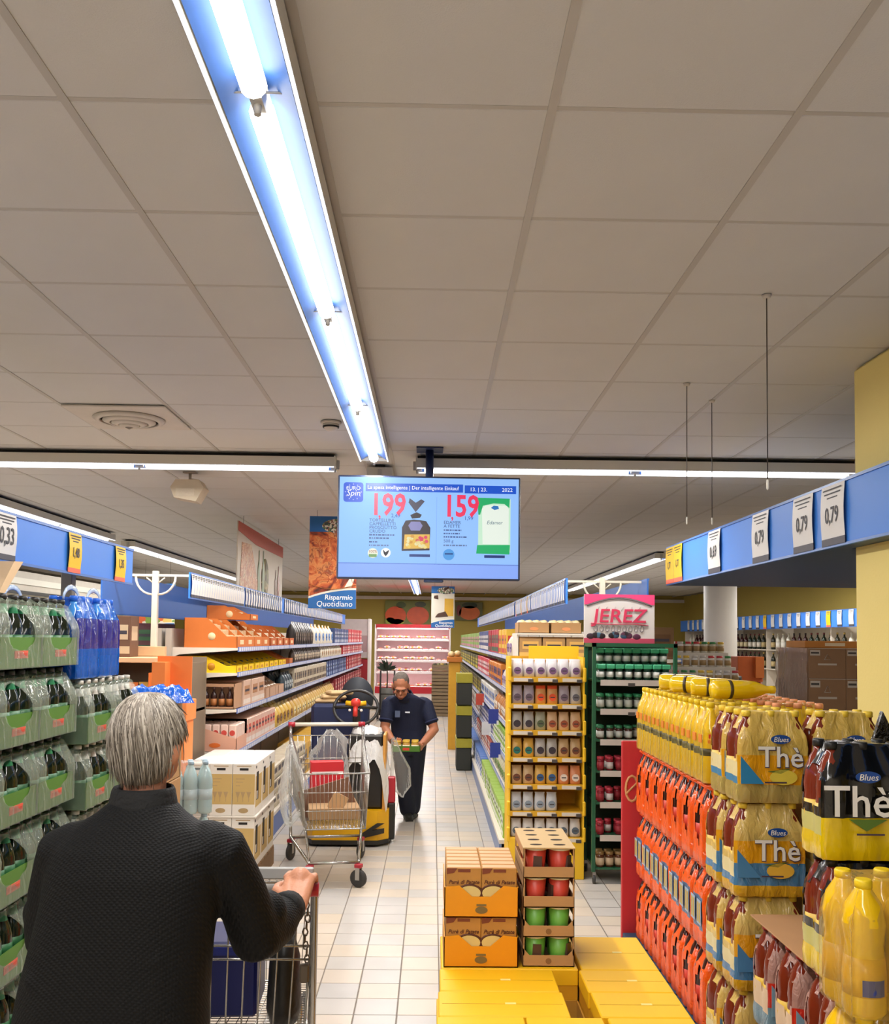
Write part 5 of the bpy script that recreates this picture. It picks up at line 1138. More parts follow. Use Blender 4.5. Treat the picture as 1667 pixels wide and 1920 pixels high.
for k in range(2):
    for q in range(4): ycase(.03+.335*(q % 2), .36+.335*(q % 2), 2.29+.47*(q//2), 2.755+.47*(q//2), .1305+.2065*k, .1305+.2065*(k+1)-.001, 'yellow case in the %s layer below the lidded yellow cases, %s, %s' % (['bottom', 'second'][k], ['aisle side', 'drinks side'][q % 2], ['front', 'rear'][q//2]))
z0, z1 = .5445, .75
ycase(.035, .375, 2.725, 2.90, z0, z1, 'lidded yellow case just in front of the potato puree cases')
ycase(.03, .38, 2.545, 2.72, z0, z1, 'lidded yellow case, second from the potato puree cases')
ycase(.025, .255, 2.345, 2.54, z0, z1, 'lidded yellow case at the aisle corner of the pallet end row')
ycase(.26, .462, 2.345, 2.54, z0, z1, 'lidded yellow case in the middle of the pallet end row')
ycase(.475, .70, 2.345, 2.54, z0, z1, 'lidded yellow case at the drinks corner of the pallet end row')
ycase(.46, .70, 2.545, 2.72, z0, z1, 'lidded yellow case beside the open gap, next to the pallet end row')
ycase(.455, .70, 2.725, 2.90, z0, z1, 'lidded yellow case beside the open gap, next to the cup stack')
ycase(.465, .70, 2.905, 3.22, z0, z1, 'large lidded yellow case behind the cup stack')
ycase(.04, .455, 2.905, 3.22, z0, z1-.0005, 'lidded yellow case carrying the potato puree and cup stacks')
ycase(.382, .453, 2.55, 2.9, z0, .66, 'narrow open brown case sunk in the gap between yellow cases', False)
# potato puree cases
PUREE = mat('#b8823c', .6, var=.15, scale=22); PB_T = mat('#eaa878', .55, var=.05); ORG = mat('#e8960c', .5, var=.03); BROWN = mat('#5a2c1c', .5)
rr = random.Random(21)
for k in range(2):
    t = thing('puree_case', ['orange tray of potato puree boxes, lower of two', 'orange tray of potato puree boxes, upper of two'][k], 'carton', (.047, 2.915, .7505+.1485*k)); W, L, H = .226, .30, .147
    obj('tray', MB().box(0, W, 0, .003, 0, .062).prism([(0, .062), (.085, .062), (.045, .095), (0, .09)], 0, .003).prism([(W, .062), (W-.085, .062), (W-.045, .095), (W, .09)], 0, .003).box(0, .003, 0, L, 0, .09).box(W-.003, W, 0, L, 0, .09).box(0, W, 0, L, 0, .003).mesh('tray', ORG), t)
    obj('emblem', MB().lathe([(.001, 0), (.019, 0), (.019, .0016)], 16, T=Matrix.Translation((W/2, -.0002, .022)) @ Matrix.Rotation(PI/2, 4, 'X'), sy=.55).box(-.015+W/2, .015+W/2, -.001, 0, .034, .04).mesh('emblem', mat('#7a6438', .5)), t)
    for q in range(2):
        for r in range(6):
            b = obj('puree_box', _K.setdefault('pb', MB().cbox(-.0535, .0535, 0, .047, .004, .1468, .002).box(-.05, .05, .006, .04, .1466, .1474, 1).mesh('puree_box', [PUREE, PB_T])), t, (.059+.108*q, .006+.0485*r, 0))
            if r == 0:
                obj('title_lettering', text_mesh('Purè di Patate', .0165, BROWN, .0004, 'CENTER', .3, .0003), b, (0, -.0012, .104))
                obj('dish_picture', MB().lathe([(.001, 0), (.034, 0), (.034, .0012)], 18, T=Matrix.Translation((.018 if q == 0 else -.018, -.0006, .072)) @ Matrix.Rotation(PI/2, 4, 'X'), sy=.62).mesh('dish_picture', mat('#d8c07c', .5, var=.15)), b)
                obj('rim_picture', MB().tube([((.018 if q == 0 else -.018)+.038*math.cos(a*PI/8), -.0008, .072+.024*math.sin(a*PI/8)) for a in range(16)], .003, seg=4, closed=True, flat=.3).mesh('rim_picture', BROWN), b)
                obj('top_band', MB().prism([(-.052, .146), (-.02, .146), (-.03, .132), (-.052, .128)], -.0012, 0).box(-.018, .02, -.001, 0, .134, .143).mesh('top_band', mat('#7a3a24', .5)), b)
                obj('mid_band', MB().box(-.053, .053, -.0008, 0, .078, .086).mesh('mid_band', mat('#8a4420', .5)), b)
# cup trays
RED_C = mat('#c8402c', .4); GRN_C = mat('#6aa83c', .4); CUPW = mat('#e0dcd0', .4); CUPD = mat('#4a3028', .5)
def cup(m): return MB().lathe([(.024, 0), (.026, .004), (.033, .078)], 16, 0).lathe([(.0345, .078), (.0345, .084), (.001, .085)], 16, 1).prism([(-.012, .02), (.014, .018), (.016, .06), (-.01, .062)], -.0335, -.026, m=2).mesh('cup', [m, CUPW, CUPD])
cr, cg = cup(RED_C), cup(GRN_C)
lab = ['brown tray of green soup cups, lowest in the cup stack', 'brown tray of green soup cups below the red ones', 'brown tray of red soup cups above the green ones', 'brown tray of red soup cups with a holed lid, topmost in the cup stack']
for k in range(4):
    t = thing('cup_tray', lab[k], 'tray', (.288, 2.925, .7505+.0885*k)); W, L = .157, .295
    m = MB().box(0, W, 0, L, 0, .003).box(0, W, 0, .002, 0, .034).box(0, W, L-.002, L, 0, .034).box(0, .002, 0, L, 0, .034).box(W-.002, W, 0, L, 0, .034)
    if k < 2: m.prism([(0, .034), (.02, .034), (0, .056)], 0, .002).prism([(W, .034), (W-.02, .034), (W, .056)], 0, .002)
    for x in (0, W-.005):
        for y in (0, L-.005): m.box(x, x+.005, y, y+.005, .034, .0882)
    m.box(0, .0015, 0, L, .06, .088).box(W-.0015, W, 0, L, .06, .088)
    obj('tray', m.mesh('tray', CARD), t)
    if k < 2: obj('emblem', MB().lathe([(.001, 0), (.009, 0), (.009, .001)], 12, T=Matrix.Translation((W/2, -.0004, .017)) @ Matrix.Rotation(PI/2, 4, 'X')).mesh('emblem', CARD_D), t)
    for i in range(2):
        for j in range(4): obj('cup', cg if k < 2 else cr, t, (.042+.073*i, .04+.072*j, .0032), (0, 0, (i*7+j*3+k*2) % 6))
    if k == 3:
        lid = obj('lid', MB().cbox(-.002, W+.002, -.002, L+.002, .0885, .093, .001).mesh('lid', mat('#c8a878', .8, var=.05)), t)
        hole = MB().lathe([(.019, .0931), (.019, .0936), (.015, .0937)], 16, sy=.55).mesh('lid_hole', mat('#2c1c12', .9))
        for i in range(2):
            for j in range(4): obj('lid_hole', hole, lid, (.042+.073*i, .04+.072*j, 0))
# ================================================================== WINE BOX PALLET
pallet('wooden pallet under the white and gold wine boxes', -1.675, -1.2, 6.56, 7.40, .145, '#8a6a48')
GOLD = mat('#c8a868', .5, var=.06); WBX = mat('#e6dfd4', .55, var=.03); WDK = mat('#201c18', .7)
def wine_box():
    W, L, H = .154, .268, .355; mb = MB().cbox(-W/2, W/2, -L/2, L/2, 0, H, .003, 0); y = -L/2-.0008
    mb.box(-W/2+.001, W/2-.001, y, y+.001, H*.22, H*.80, 1); mb.cbox(-.03, .03, y-.0006, y+.001, H*.87, H*.915, .0004, 2); mb.box(-.05, .05, y-.0006, y, H*.945, H*.96, 3)
    for z, wd in ((.70, .06), (.64, .05), (.57, .03)): mb.box(-.055, -.055+wd, y-.0006, y, H*z, H*z+.005, 3)
    for x in (-.04, -.005, .035):
        mb.prism([(x-.016, H*.46), (x+.016, H*.46), (x+.002, H*.34), (x+.002, H*.27), (x-.002, H*.27), (x-.002, H*.34)], y-.0006, y, m=3)
    mb.lathe([(.001, 0), (.034, 0), (.034, .001)], 16, 3, T=Matrix.Translation((0, y+.0005, H*.1)) @ Matrix.Rotation(PI/2, 4, 'X'), sy=.5)
    x = W/2+.0008
    mb.box(x-.001, x, -L*.42, L*.45, H*.15, H*.75, 1); mb.box(x-.0004, x+.0006, -L*.3, -L*.02, H*.28, H*.82, 2); mb.box(x, x+.0008, -L*.28, -L*.16, H*.3, H*.45, 0); mb.box(x-.0004, x+.0006, -L*.4, -L*.3, H*.9, H*.95, 2)
    return mb.mesh('wine_box', [WBX, GOLD, WDK, mat('#b09468', .5)])
wbm = wine_box()
for k in range(2):
    for i in range(3):
        for j in range(3):
            thing('wine_box', ['white and gold wine box in the lower layer on the wine pallet', 'white and gold wine box in the upper layer on the wine pallet'][k], 'box', (-1.281-.157*i, 6.70+.271*j, .1455+.3685*k), 0, ['wine boxes, lower layer', 'wine boxes, upper layer'][k], wbm)
thing('wine_sheet', 'white card sheet between the two layers of wine boxes', 'cardboard', me=MB().cbox(-1.69, -1.19, 6.555, 7.4, .5012, .5135, .002).mesh('wine_sheet', mat('#e0d8cc', .6)))
# clear water bottles beside the wine pallet
cwf = shrink(3, 2, .044, .32, [film('#dfeef0', .12, .06, .9, 22)], lambda z, n: 0, hole=(.001, .5, .001))
cb = pet(.044, .32, '#b8d0d0', '#cfe0e4')
pcw = drink_pack('water_pack', '', 3, 2, .044, .32, cb, cap_mesh(.044, .32, '#9fb8c8'), cwf, None)
a = [True]
for k in range(3): place_pack(pcw, a, -1.50, 5.98, .0005+.322*k, 'clear water six-pack beside the wine pallet, %s of three' % ['lowest', 'middle', 'topmost'][k], .3)
# ================================================================== SHOPPING CARTS
CHROME = mat('#b8b6b0', .25, metal=.9, var=.03); GREYP = mat('#8f8d88', .4, var=.04); REDP = mat('#b02434', .4); RUB = mat('#3a3836', .6); WHEELC = mat('#b0aca6', .35, metal=.6)
def wheel_mesh():
    R = Matrix.Rotation(PI/2, 4, 'Y')
    return (MB().lathe([(.034, -.014), (.058, -.014), (.0625, -.008), (.0625, .008), (.058, .014), (.034, .014)], 20, T=R).mesh('tyre', RUB), MB().lathe([(.001, -.010), (.034, -.012), (.034, .012), (.001, .010)], 16, T=R).mesh('hub', WHEELC))
TY, HU = wheel_mesh()
def cart(label, loc, rz, length, w_r, w_f, z_rim_r, z_rim_f, z_bot_r, z_bot_f, hz, hcol, track_f):
    """wire shopping cart; handle at y=0, basket towards +y"""
    t = thing('shopping_cart', label, 'shopping cart', loc, rz); L = length
    def P(u, v, s):   # u along 0..1, v bottom..top, s side
        wd = (w_r+(w_f-w_r)*u)/2; zb = z_bot_r+(z_bot_f-z_bot_r)*u; zt = z_rim_r+(z_rim_f-z_rim_r)*u
        return Vector((s*wd*(.9+.1*v), .07+u*(L-.07), zb+(zt-zb)*v))
    rim = MB().tube([P(0, 1, -1), P(1, 1, -1), P(1, 1, 1), P(0, 1, 1)], .006, seg=6).tube([P(0, 0, -1), P(1, 0, -1), P(1, 0, 1), P(0, 0, 1), P(0, 0, -1)], .005, seg=6)
    for v in (.33, .66): rim.tube([P(0, v, -1), P(1, v, -1), P(1, v, 1), P(0, v, 1)], .0035, seg=5)
    obj('rim', rim.mesh('rim', CHROME), t)
    wires = MB(); n = int(L/.028)
    for s in (-1, 1):
        for k in range(n+1): wires.tube([P(k/n, 0, s), P(k/n, 1, s)], .0018, seg=4)
    nf = int(w_f/.028)
    for k in range(1, nf):
        a, b = P(1, 0, -1).lerp(P(1, 0, 1), k/nf), P(1, 1, -1).lerp(P(1, 1, 1), k/nf); wires.tube([a, b], .0018, seg=4)
        a, b = P(0, 0, -1).lerp(P(0, 0, 1), k/nf), P(1, 0, -1).lerp(P(1, 0, 1), k/nf); wires.tube([a, b], .0018, seg=4)
    for k in range(1, n): wires.tube([P(k/n, 0, -1), P(k/n, 0, 1)], .0018, seg=4)
    stuff(obj('basket_wires', wires.mesh('basket_wires', CHROME, fix=False), t))
    gate = MB(); ng = int(w_r/.052)
    for k in range(ng+1):
        a, b = P(0, .02, -1).lerp(P(0, .02, 1), k/ng), P(0, .97, -1).lerp(P(0, .97, 1), k/ng); b.y += .03; gate.tube([a, b], .003, seg=5)
    for v in (.03, .5, .58, .96): gate.tube([P(0, v, -1)+Vector((0, .03*v, 0)), P(0, v, 1)+Vector((0, .03*v, 0))], .004, seg=5)
    obj('rear_gate', gate.mesh('rear_gate', CHROME), t)
    fr = MB()
    for s in (-1, 1):
        wr = s*w_r/2; wf = s*track_f/2
        fr.tube([(wr, .0, hz), (wr, .06, z_rim_r-.02), (wr*.98, .10, .35), (wr*.95, .14, .17), (wf, L*.92, .17)], .012, seg=8)
        fr.tube([(wr*.92, .12, z_bot_r-.01), (s*w_f/2*.9, L*.85, z_bot_f-.008)], .009, seg=6); fr.tube([(wf, L*.9, .17), (s*w_f/2*.88, L*.80, z_bot_f)], .009, seg=6)
    fr.tube([(-track_f/2, L*.92, .17), (track_f/2, L*.92, .17)], .011, seg=8); fr.tube([(-w_r/2*.95, .14, .17), (w_r/2*.95, .14, .17)], .011, seg=8)
    obj('frame', fr.mesh('frame', CHROME), t)
    hd = obj('handle', MB().tube([(-w_r/2-.01, 0, hz), (w_r/2+.01, 0, hz)], .016, seg=12).mesh('handle', mat(hcol, .4)), t)
    for s in (-1, 1): obj('handle_end', MB().tube([(s*(w_r/2-.035), 0, hz), (s*(w_r/2+.018), 0, hz)], .021, seg=10).mesh('handle_end', REDP), hd)
    for (x, y) in ((-w_r/2*.95, .14), (w_r/2*.95, .14), (-track_f/2, L*.92), (track_f/2, L*.92)):
        wz = obj('wheel', TY, t, (x, y+.02, .0628), (0, 0, 1.0 if (x < 0 and y > .3) else -.5)); obj('hub', HU, wz)
        obj('fork', MB().box(-.022, -.017, -.016, .016, -.01, .075).box(.017, .022, -.016, .016, -.01, .075).mesh('fork', WHEELC), wz); obj('fork_cap', MB().cbox(-.024, .024, -.024, .024, .073, .10, .004).mesh('fork_cap', REDP), wz)
    return t
# standing cart in the aisle, its front towards the entrance
ang = math.atan2(6.60-7.62, -.64+.82)-PI/2
c2 = cart('wire shopping cart with a cream handle, holding cardboard, before the yellow truck', (-.845, 7.72, 0), ang, 1.12, .58, .46, .98, .80, .50, .42, 1.04, '#e2dac8', .34)
# woman's cart
c1 = cart('wire shopping cart being pushed by the grey-haired shopper', (-.615, 2.885, 0), .02, .72, .53, .40, 1.0, .84, .50, .46, .985, '#7a7874', .30)
hp = obj('handle_panel', MB().cbox(-.27, .262, .055, .07, 1.0, 1.036, .004).mesh('handle_panel', mat('#a8a8a4', .35)), c1)
obj('coin_lock', MB().cbox(.205, .245, .02, .055, .985, 1.02, .006).mesh('coin_lock', REDP), c1)
ch = MB()
for k in range(9):
    a = k*PI/2; ch.tube([(.245+.008*math.cos(q*PI/3)*(k % 2 == 0)+.004*math.sin(k), .03+.008*math.cos(q*PI/3)*(k % 2), .93-.02*k+.013*math.sin(q*PI/3)) for q in range(6)], .0025, seg=4, closed=True)
ch.cbox(.228, .256, .02, .04, .70, .755, .004)
obj('coin_chain', ch.mesh('coin_chain', mat('#6a5f52', .4, metal=.6)), c1)
bs = thing('crate', 'dark blue folding crate in the pushed shopping cart', 'crate', (-.70, 3.24, .512), .05)
obj('body', MB().cbox(-.15, .14, -.12, .12, 0, .24, .01).mesh('body', mat('#141c58', .45)), bs); obj('rim', MB().box(-.155, .145, -.125, -.115, .2, .225).box(-.155, .145, .115, .125, .2, .225).mesh('rim', mat('#1c2874', .45)), bs)
hb = thing('handbag', 'black handbag lying in the pushed shopping cart', 'bag', (-.46, 3.10, .515))
obj('body', MB().lathe([(.001, 0), (.06, .004), (.075, .05), (.065, .2), (.04, .27), (.001, .28)], 16, sx=.75, sy=1.1).mesh('body', mat('#15130f', .45, bump=.4, bscale=30)), hb); obj('strap', MB().tube([(0, -.05, .25), (-.02, -.06, .36), (-.1, -.07, .42), (-.13, -.06, .3)], .008, seg=6, flat=.5).mesh('strap', mat('#15130f', .5)), hb)
# load of the standing cart
Rc = Matrix.Translation((-.845, 7.72, 0)) @ Matrix.Rotation(ang, 4, 'Z')
def on_cart(x, y, z): return tuple(Rc @ Vector((x, y, z)))
t = thing('cardboard_flat', 'folded brown cardboard box leaning in the standing shopping cart', 'cardboard', on_cart(-.0, .80, .47), ang)
obj('upper_sheet', MB().cbox(-.19, .19, -.20, -.185, 0, .12, .003, T=Matrix.Rotation(.45, 4, 'Y')).cbox(-.18, .2, -.02, -.008, .0, .22, .003, T=Matrix.Rotation(.28, 4, 'Y')).mesh('upper_sheet', mat('#7a5640', .8)), t)
obj('lower_box', MB().cbox(-.18, .18, -.22, .22, -.005, .075, .004).mesh('lower_box', mat('#a8845c', .8)), t); obj('flap', MB().cbox(-.02, .09, .19, .2, .05, .17, .002, T=Matrix.Rotation(-.5, 4, 'Y')).mesh('flap', mat('#c89c6c', .8)), t)
t = thing('carton', 'flat red carton standing in the standing shopping cart', 'carton', on_cart(.02, .38, .505), ang+.05, None, MB().cbox(-.125, .125, -.05, .05, 0, .29, .004).box(-.12, .12, .05, .051, .2, .215, 1).mesh('carton', [mat('#d83038', .45), mat('#f0e4e0', .5)]))
CLF = film('#f0f2ee', .08, .07, .8, 16)
def crumple(name, label, loc, pts, seg=12, mt=CLF, amp=.018, seed=1, rz=0):
    """hollow crumpled bag through rings (x,y,z,rx,ry)"""
    rr = random.Random(seed); mb = MB(); vs = []
    for (x, y, z, rx, ry) in pts:
        for k in range(seg):
            a = 2*PI*k/seg; j = 1+rr.uniform(-.22, .22); vs.append((x+rx*j*math.cos(a), y+ry*j*math.sin(a), z+rr.uniform(-amp, amp)))
    n = len(pts); mb.add(vs, [(i*seg+k, i*seg+(k+1) % seg, (i+1)*seg+(k+1) % seg, (i+1)*seg+k) for i in range(n-1) for k in range(seg)], 0, True)
    mb.f.append(tuple(range(seg))); mb.m.append(0); mb.s.append(True)
    mb.f.append(tuple((n-1)*seg+k for k in range(seg))); mb.m.append(0); mb.s.append(True)
    return thing(name, label, 'plastic bag', loc, rz, None, mb.mesh(name, mt))
crumple('plastic_bag', 'clear plastic bag hanging over the outer side of the standing cart', on_cart(.30, .75, .40), [(0, -.05, 0, .03, .05), (.03, -.05, .1, .08, .14), (.03, -.05, .25, .10, .18), (0, .0, .4, .06, .12), (-.02, .05, .55, .02, .05)], seed=3)
crumple('plastic_bag', 'clear crumpled plastic film heaped in the standing cart above the red carton', on_cart(-.02, .22, .512), [(0, 0, 0, .08, .06), (0, 0, .1, .15, .08), (0, 0, .3, .16, .09), (0, 0, .42, .11, .07), (.0, 0, .50, .04, .03)], seed=5)
# ================================================================== ELECTRIC TRUCK
tr = thing('pallet_truck', 'yellow and black electric pallet truck with steering wheel behind the cart', 'pallet truck', (-.68, 8.05, 0))
YT = mat('#e8b010', .4, var=.05); BK = mat('#24221f', .5); NV = mat('#1c2850', .5)
cp = [(-.36, 0.05), (-.30, -.06), (.24, -.06), (.33, .03), (.35, .5), (-.36, .5)]
obj('chassis', MB().prism(cp, .05, .30, 'Z').mesh('chassis', YT), tr); obj('skirt', MB().prism([(x*1.01, y-.006) for x, y in cp], .02, .055, 'Z').mesh('skirt', BK), tr)
for x in (-.25, .25): obj('wheel', MB().lathe([(.001, -.03), (.09, -.03), (.09, .03), (.001, .03)], 18, T=Matrix.Translation((x, .25, .09)) @ Matrix.Rotation(PI/2, 4, 'Y')).mesh('wheel', RUB), tr)
obj('stripe', MB().prism([(.1, .07), (.30, .12), (.30, .16), (.2, .14), (.3, .2), (.24, .2), (.12, .12)], -.075, -.06).mesh('stripe', BK), tr)
obj('battery_cover', MB().cbox(-.02, .28, .02, .30, .30, .93, .02).mesh('battery_cover', BK), tr)
obj('side_post', MB().cbox(.275, .30, .0, .32, .06, .93, .008).mesh('side_post', mat('#d89a48', .5)), tr)
obj('red_post', MB().cbox(.315, .38, .10, .18, .34, .56, .01).mesh('red_post', REDP), tr); obj('post_foot', MB().cbox(.315, .38, .10, .18, .03, .34, .01).mesh('post_foot', BK), tr)
obj('body', MB().cbox(-.38, .12, .32, .62, .28, 1.16, .03).mesh('body', NV), tr); obj('yellow_box', MB().cbox(.06, .12, .28, .32, .74, .92, .006).mesh('yellow_box', YT), tr)
obj('backrest', MB().lathe([(.001, 0), (.15, .0), (.15, .02), (.001, .02)], 20, T=Matrix.Translation((.0, .66, 1.2)) @ Matrix.Rotation(PI/2, 4, 'X'), sy=1.25).mesh('backrest', mat('#2c3038', .6)), tr)
obj('column', MB().tube([(.03, .30, .9), (.03, .18, 1.12)], .035, seg=10).mesh('column', BK), tr)
RW = Matrix.Translation((.03, .16, 1.14)) @ Matrix.Rotation(math.radians(58), 4, 'X')
sw = obj('steering_wheel', MB().tube([tuple(RW @ Vector((.19*math.cos(a*PI/14), .17*math.sin(a*PI/14), 0))) for a in range(28)], .014, seg=8, closed=True).mesh('steering_wheel', BK), tr)
obj('spoke', MB().tube([tuple(RW @ Vector(p)) for p in ((-.19, .0, 0), (-.06, 0, .02), (.06, 0, .02), (.19, 0, 0))], .016, seg=6).mesh('spoke', BK), sw)
obj('grip', MB().tube([tuple(RW @ Vector(p)) for p in ((-.085, .03, .03), (-.04, .02, .04), (.04, .02, .04), (.085, .03, .03))], .022, seg=8).mesh('grip', YT), sw)
obj('hub', MB().ball(tuple(RW @ Vector((0, .02, .055))), .045, .045, .04).tube([tuple(RW @ Vector((0, .0, .05))), tuple(RW @ Vector((0, -.10, .04)))], .02, seg=8).mesh('hub', mat('#d83a30', .35)), sw)
for s in (-1, 1): obj('button', MB().ball(tuple(RW @ Vector((s*.05, -.045, .04))), .012).mesh('button', WH), sw)
obj('fork', MB().box(-.26, -.10, .5, 1.9, .05, .1).box(.1, .26, .5, 1.9, .05, .1).mesh('fork', BK), tr)
for k in range(3): thing('paper_roll', 'cream folded bread sack lying on top of the navy truck body', 'sack', (-.93+.05*k, 8.52+.01*k, 1.1605+.036*k), .2*k, 'sacks on the truck', _K.setdefault('sck', MB().cbox(-.11, .11, -.09, .09, 0, .035, .014).mesh('sack', mat('#c8a878', .7, var=.15))))
g = MB(); n, m_ = 18, 14; vs = []; rr = random.Random(6)
for j in range(m_):
    for i in range(n):
        u, v_ = i/(n-1), j/(m_-1); x = -.16+.34*u+.02*math.sin(9*v_); y = -.14+.3*v_
        z = .938-max(0, abs(u-.45)-.25)*.5-max(0, .30-v_)*.9+.025*math.sin(11*u+3*v_)*math.cos(7*v_)+rr.uniform(-.012, .012)
        if u > .86: z -= (u-.86)*1.7
        if v_ > .25 and .25 < u < .8: z = max(z, .938)
        vs.append((x, y, z+.03))
g.add(vs, [(j*n+i, j*n+i+1, (j+1)*n+i+1, (j+1)*n+i) for j in range(m_-1) for i in range(n-1)], 0, True)
thing('plastic_sheet', 'crumpled white plastic sheet draped over the black battery cover of the truck', 'plastic sheet', (-.55, 8.15, -.002), 0, None, g.mesh('plastic_sheet', film('#e8e6e2', .78, .2, .8, 20)))
crumple('plastic_bag', 'clear plastic bag hanging from the draped sheet beside the worker', (-.29, 8.28, .38), [(.05, 0, 0, .02, .02), (.05, 0, .08, .09, .05), (.03, 0, .22, .09, .05), (-.01, -.01, .36, .05, .04), (-.035, -.02, .50, .02, .02)], seed=8)
# ================================================================== PEOPLE
SKIN = mat('#c98a6a', .5, var=.12, scale=18, bump=.15, bscale=120); SKIN2 = mat('#b87858', .5, var=.12, scale=14, bump=.12, bscale=120)
def hand(mb, wrist, direction, up, side, grip, s=1.0):
    """palm, four unequal bent fingers and a thumb leaving the side of the palm; side = towards the thumb; grip = curl 0..1"""
    d = Vector(direction).normalized(); u = Vector(up); u = (u-d*u.dot(d)).normalized(); sd = Vector(side); sd = (sd-d*sd.dot(d)-u*sd.dot(u)).normalized()
    W = Vector(wrist)
    limb(mb, [W, W+d*.045*s, W+d*.085*s], [.026*s, .030*s, .028*s], flat=.62)
    for o in (-.022, .022): limb(mb, [W+sd*o*s*.7, W+d*.085*s+sd*o*s], [.019*s, .015*s])
    for k, (o, l) in enumerate(((.031, .9), (.011, 1.0), (-.010, .95), (-.029, .75))):
        p = W+d*.088*s+sd*o*s; a = .35+grip*.5; seg = [.04*l*s, .027*l*s, .021*l*s]; pts = [p]; dd = d.copy()
        for q in seg:
            dd = (dd*math.cos(a)-u*math.sin(a)); pts.append(pts[-1]+dd*q); a = .45+grip*.75
            d2 = dd; u2 = u
            ax = d.cross(u); u = Matrix.Rotation(0, 4, ax).to_3x3() @ u
            un = u*1.0; un = (un-dd*un.dot(dd)).normalized(); u = un
        u = Vector(up); u = (u-d*u.dot(d)).normalized()
        limb(mb, pts, [.0098*s, .0092*s, .0085*s, .0075*s], seg=8)
    p = W+d*.03*s+sd*.028*s
    limb(mb, [p, p+d*.025*s+sd*.022*s-u*.012*s, p+d*.055*s+sd*.026*s-u*(.02+.02*grip)*s, p+d*.075*s+sd*.018*s-u*(.026+.03*grip)*s], [.015*s, .0125*s, .0105*s, .0085*s], seg=8)
# ---------------------------------------------------------------- grey-haired shopper, seen from behind
wx, wy = -.715, 2.40
wm = thing('person', 'person with short grey hair in a black quilted jacket pushing a shopping cart', 'person', (wx, wy, 0))
hx, hy, hz = -.012, .055, 1.475
R_SH, R_EL, R_WR, R_HD = Vector((.185, .02, 1.205)), Vector((.262, .15, .975)), Vector((.325, .350, .975)), Vector((.35, .43, 1.012))
L_SH, L_EL, L_WR = Vector((-.200, .02, 1.20)), Vector((-.268, .13, .98)), Vector((-.20, .375, .99))
b = MB()
rings(b, [(-.03, 0, .80, .15, .11), (-.03, .0, .95, .15, .11), (-.02, .01, 1.10, .16, .11), (-.02, .01, 1.2, .17, .10), (-.015, .02, 1.28, .10, .08), (-.01, .025, 1.34, .055, .055)])
limb(b, [(-.01, .025, 1.28), (-.012, .045, 1.40)], [.055, .052])
for s, sh, el, wr in ((1, R_SH, R_EL, R_WR), (-1, L_SH, L_EL, L_WR)):
    limb(b, [sh, el, wr], [.05, .042, .028])
    limb(b, [(s*.09-.03, 0, .84), (s*.1-.03, .03, .47), (s*.1-.03, -.02, .09)], [.085, .058, .042])
# head: skull, jaw, nose, brow, ears
def fc(x, y, z):
    c, s_ = math.cos(-.45), math.sin(-.45); return (hx+x*c-y*s_, hy+x*s_+y*c, hz+z)
TH = Matrix.Rotation(-.45, 4, 'Z')
b.ball(fc(0, 0, .01), .073, .09, .105, T=TH); b.ball(fc(0, .03, -.065), .055, .065, .055, T=TH); b.ball(fc(0, .105, -.02), .012, .018, .02, T=TH); b.ball(fc(0, .085, .02), .05, .02, .014, T=TH)
b.ball(fc(0, .092, -.07), .025, .012, .008, T=TH)
for s in (-1, 1): b.ball(fc(s*.083, .0, -.028), .014, .022, .035, T=TH)
hand(b, R_WR, (.05, .62, .36), (.0, -.5, 1), (-1, .1, 0), .40, 1.25)
hand(b, L_WR, (-.04, .70, .22), (.0, -.4, 1), (1, .1, 0), .45, 1.15)
obj('body', remesh(b, 'body', [SKIN], .0045, 2), wm)
for s in (-1, 1):
    e = obj('eye', MB().ball(fc(s*.03, .084, .002), .011).ball(fc(s*.03, .0935, .002), .005, m=1).mesh('eye', [mat('#e8e4de', .3), mat('#3a2c20', .3)]), wm)
# jacket
def quilt():
    m = bpy.data.materials.new('quilted_black_cloth'); m.use_nodes = True; nt = m.node_tree; bs = nt.nodes['Principled BSDF']
    bs.inputs['Base Color'].default_value = lin('#070707')+(1,); bs.inputs['Roughness'].default_value = .7; bs.inputs['Specular IOR Level'].default_value = .25
    tc = nt.nodes.new('ShaderNodeTexCoord'); w1 = nt.nodes.new('ShaderNodeTexWave'); w1.inputs['Scale'].default_value = 46; w1.bands_direction = 'DIAGONAL'; w1.inputs['Distortion'].default_value = .6
    mp = nt.nodes.new('ShaderNodeMapping'); mp.inputs['Rotation'].default_value = (0, PI/2, 0)
    w2 = nt.nodes.new('ShaderNodeTexWave'); w2.inputs['Scale'].default_value = 46; w2.bands_direction = 'DIAGONAL'; w2.inputs['Distortion'].default_value = .6
    nt.links.new(tc.outputs['Object'], w1.inputs['Vector']); nt.links.new(tc.outputs['Object'], mp.inputs['Vector']); nt.links.new(mp.outputs['Vector'], w2.inputs['Vector'])
    mm = nt.nodes.new('ShaderNodeMath'); mm.operation = 'MULTIPLY'; nt.links.new(w1.outputs['Fac'], mm.inputs[0]); nt.links.new(w2.outputs['Fac'], mm.inputs[1])
    bp = nt.nodes.new('ShaderNodeBump'); bp.inputs['Strength'].default_value = .35; bp.inputs['Distance'].default_value = .006
    nt.links.new(mm.outputs[0], bp.inputs['Height']); nt.links.new(bp.outputs[0], bs.inputs['Normal']); return m
QUILT = quilt(); CLOTH = mat('#080808', .8, var=.1, bump=.4, bscale=90)
j = MB()
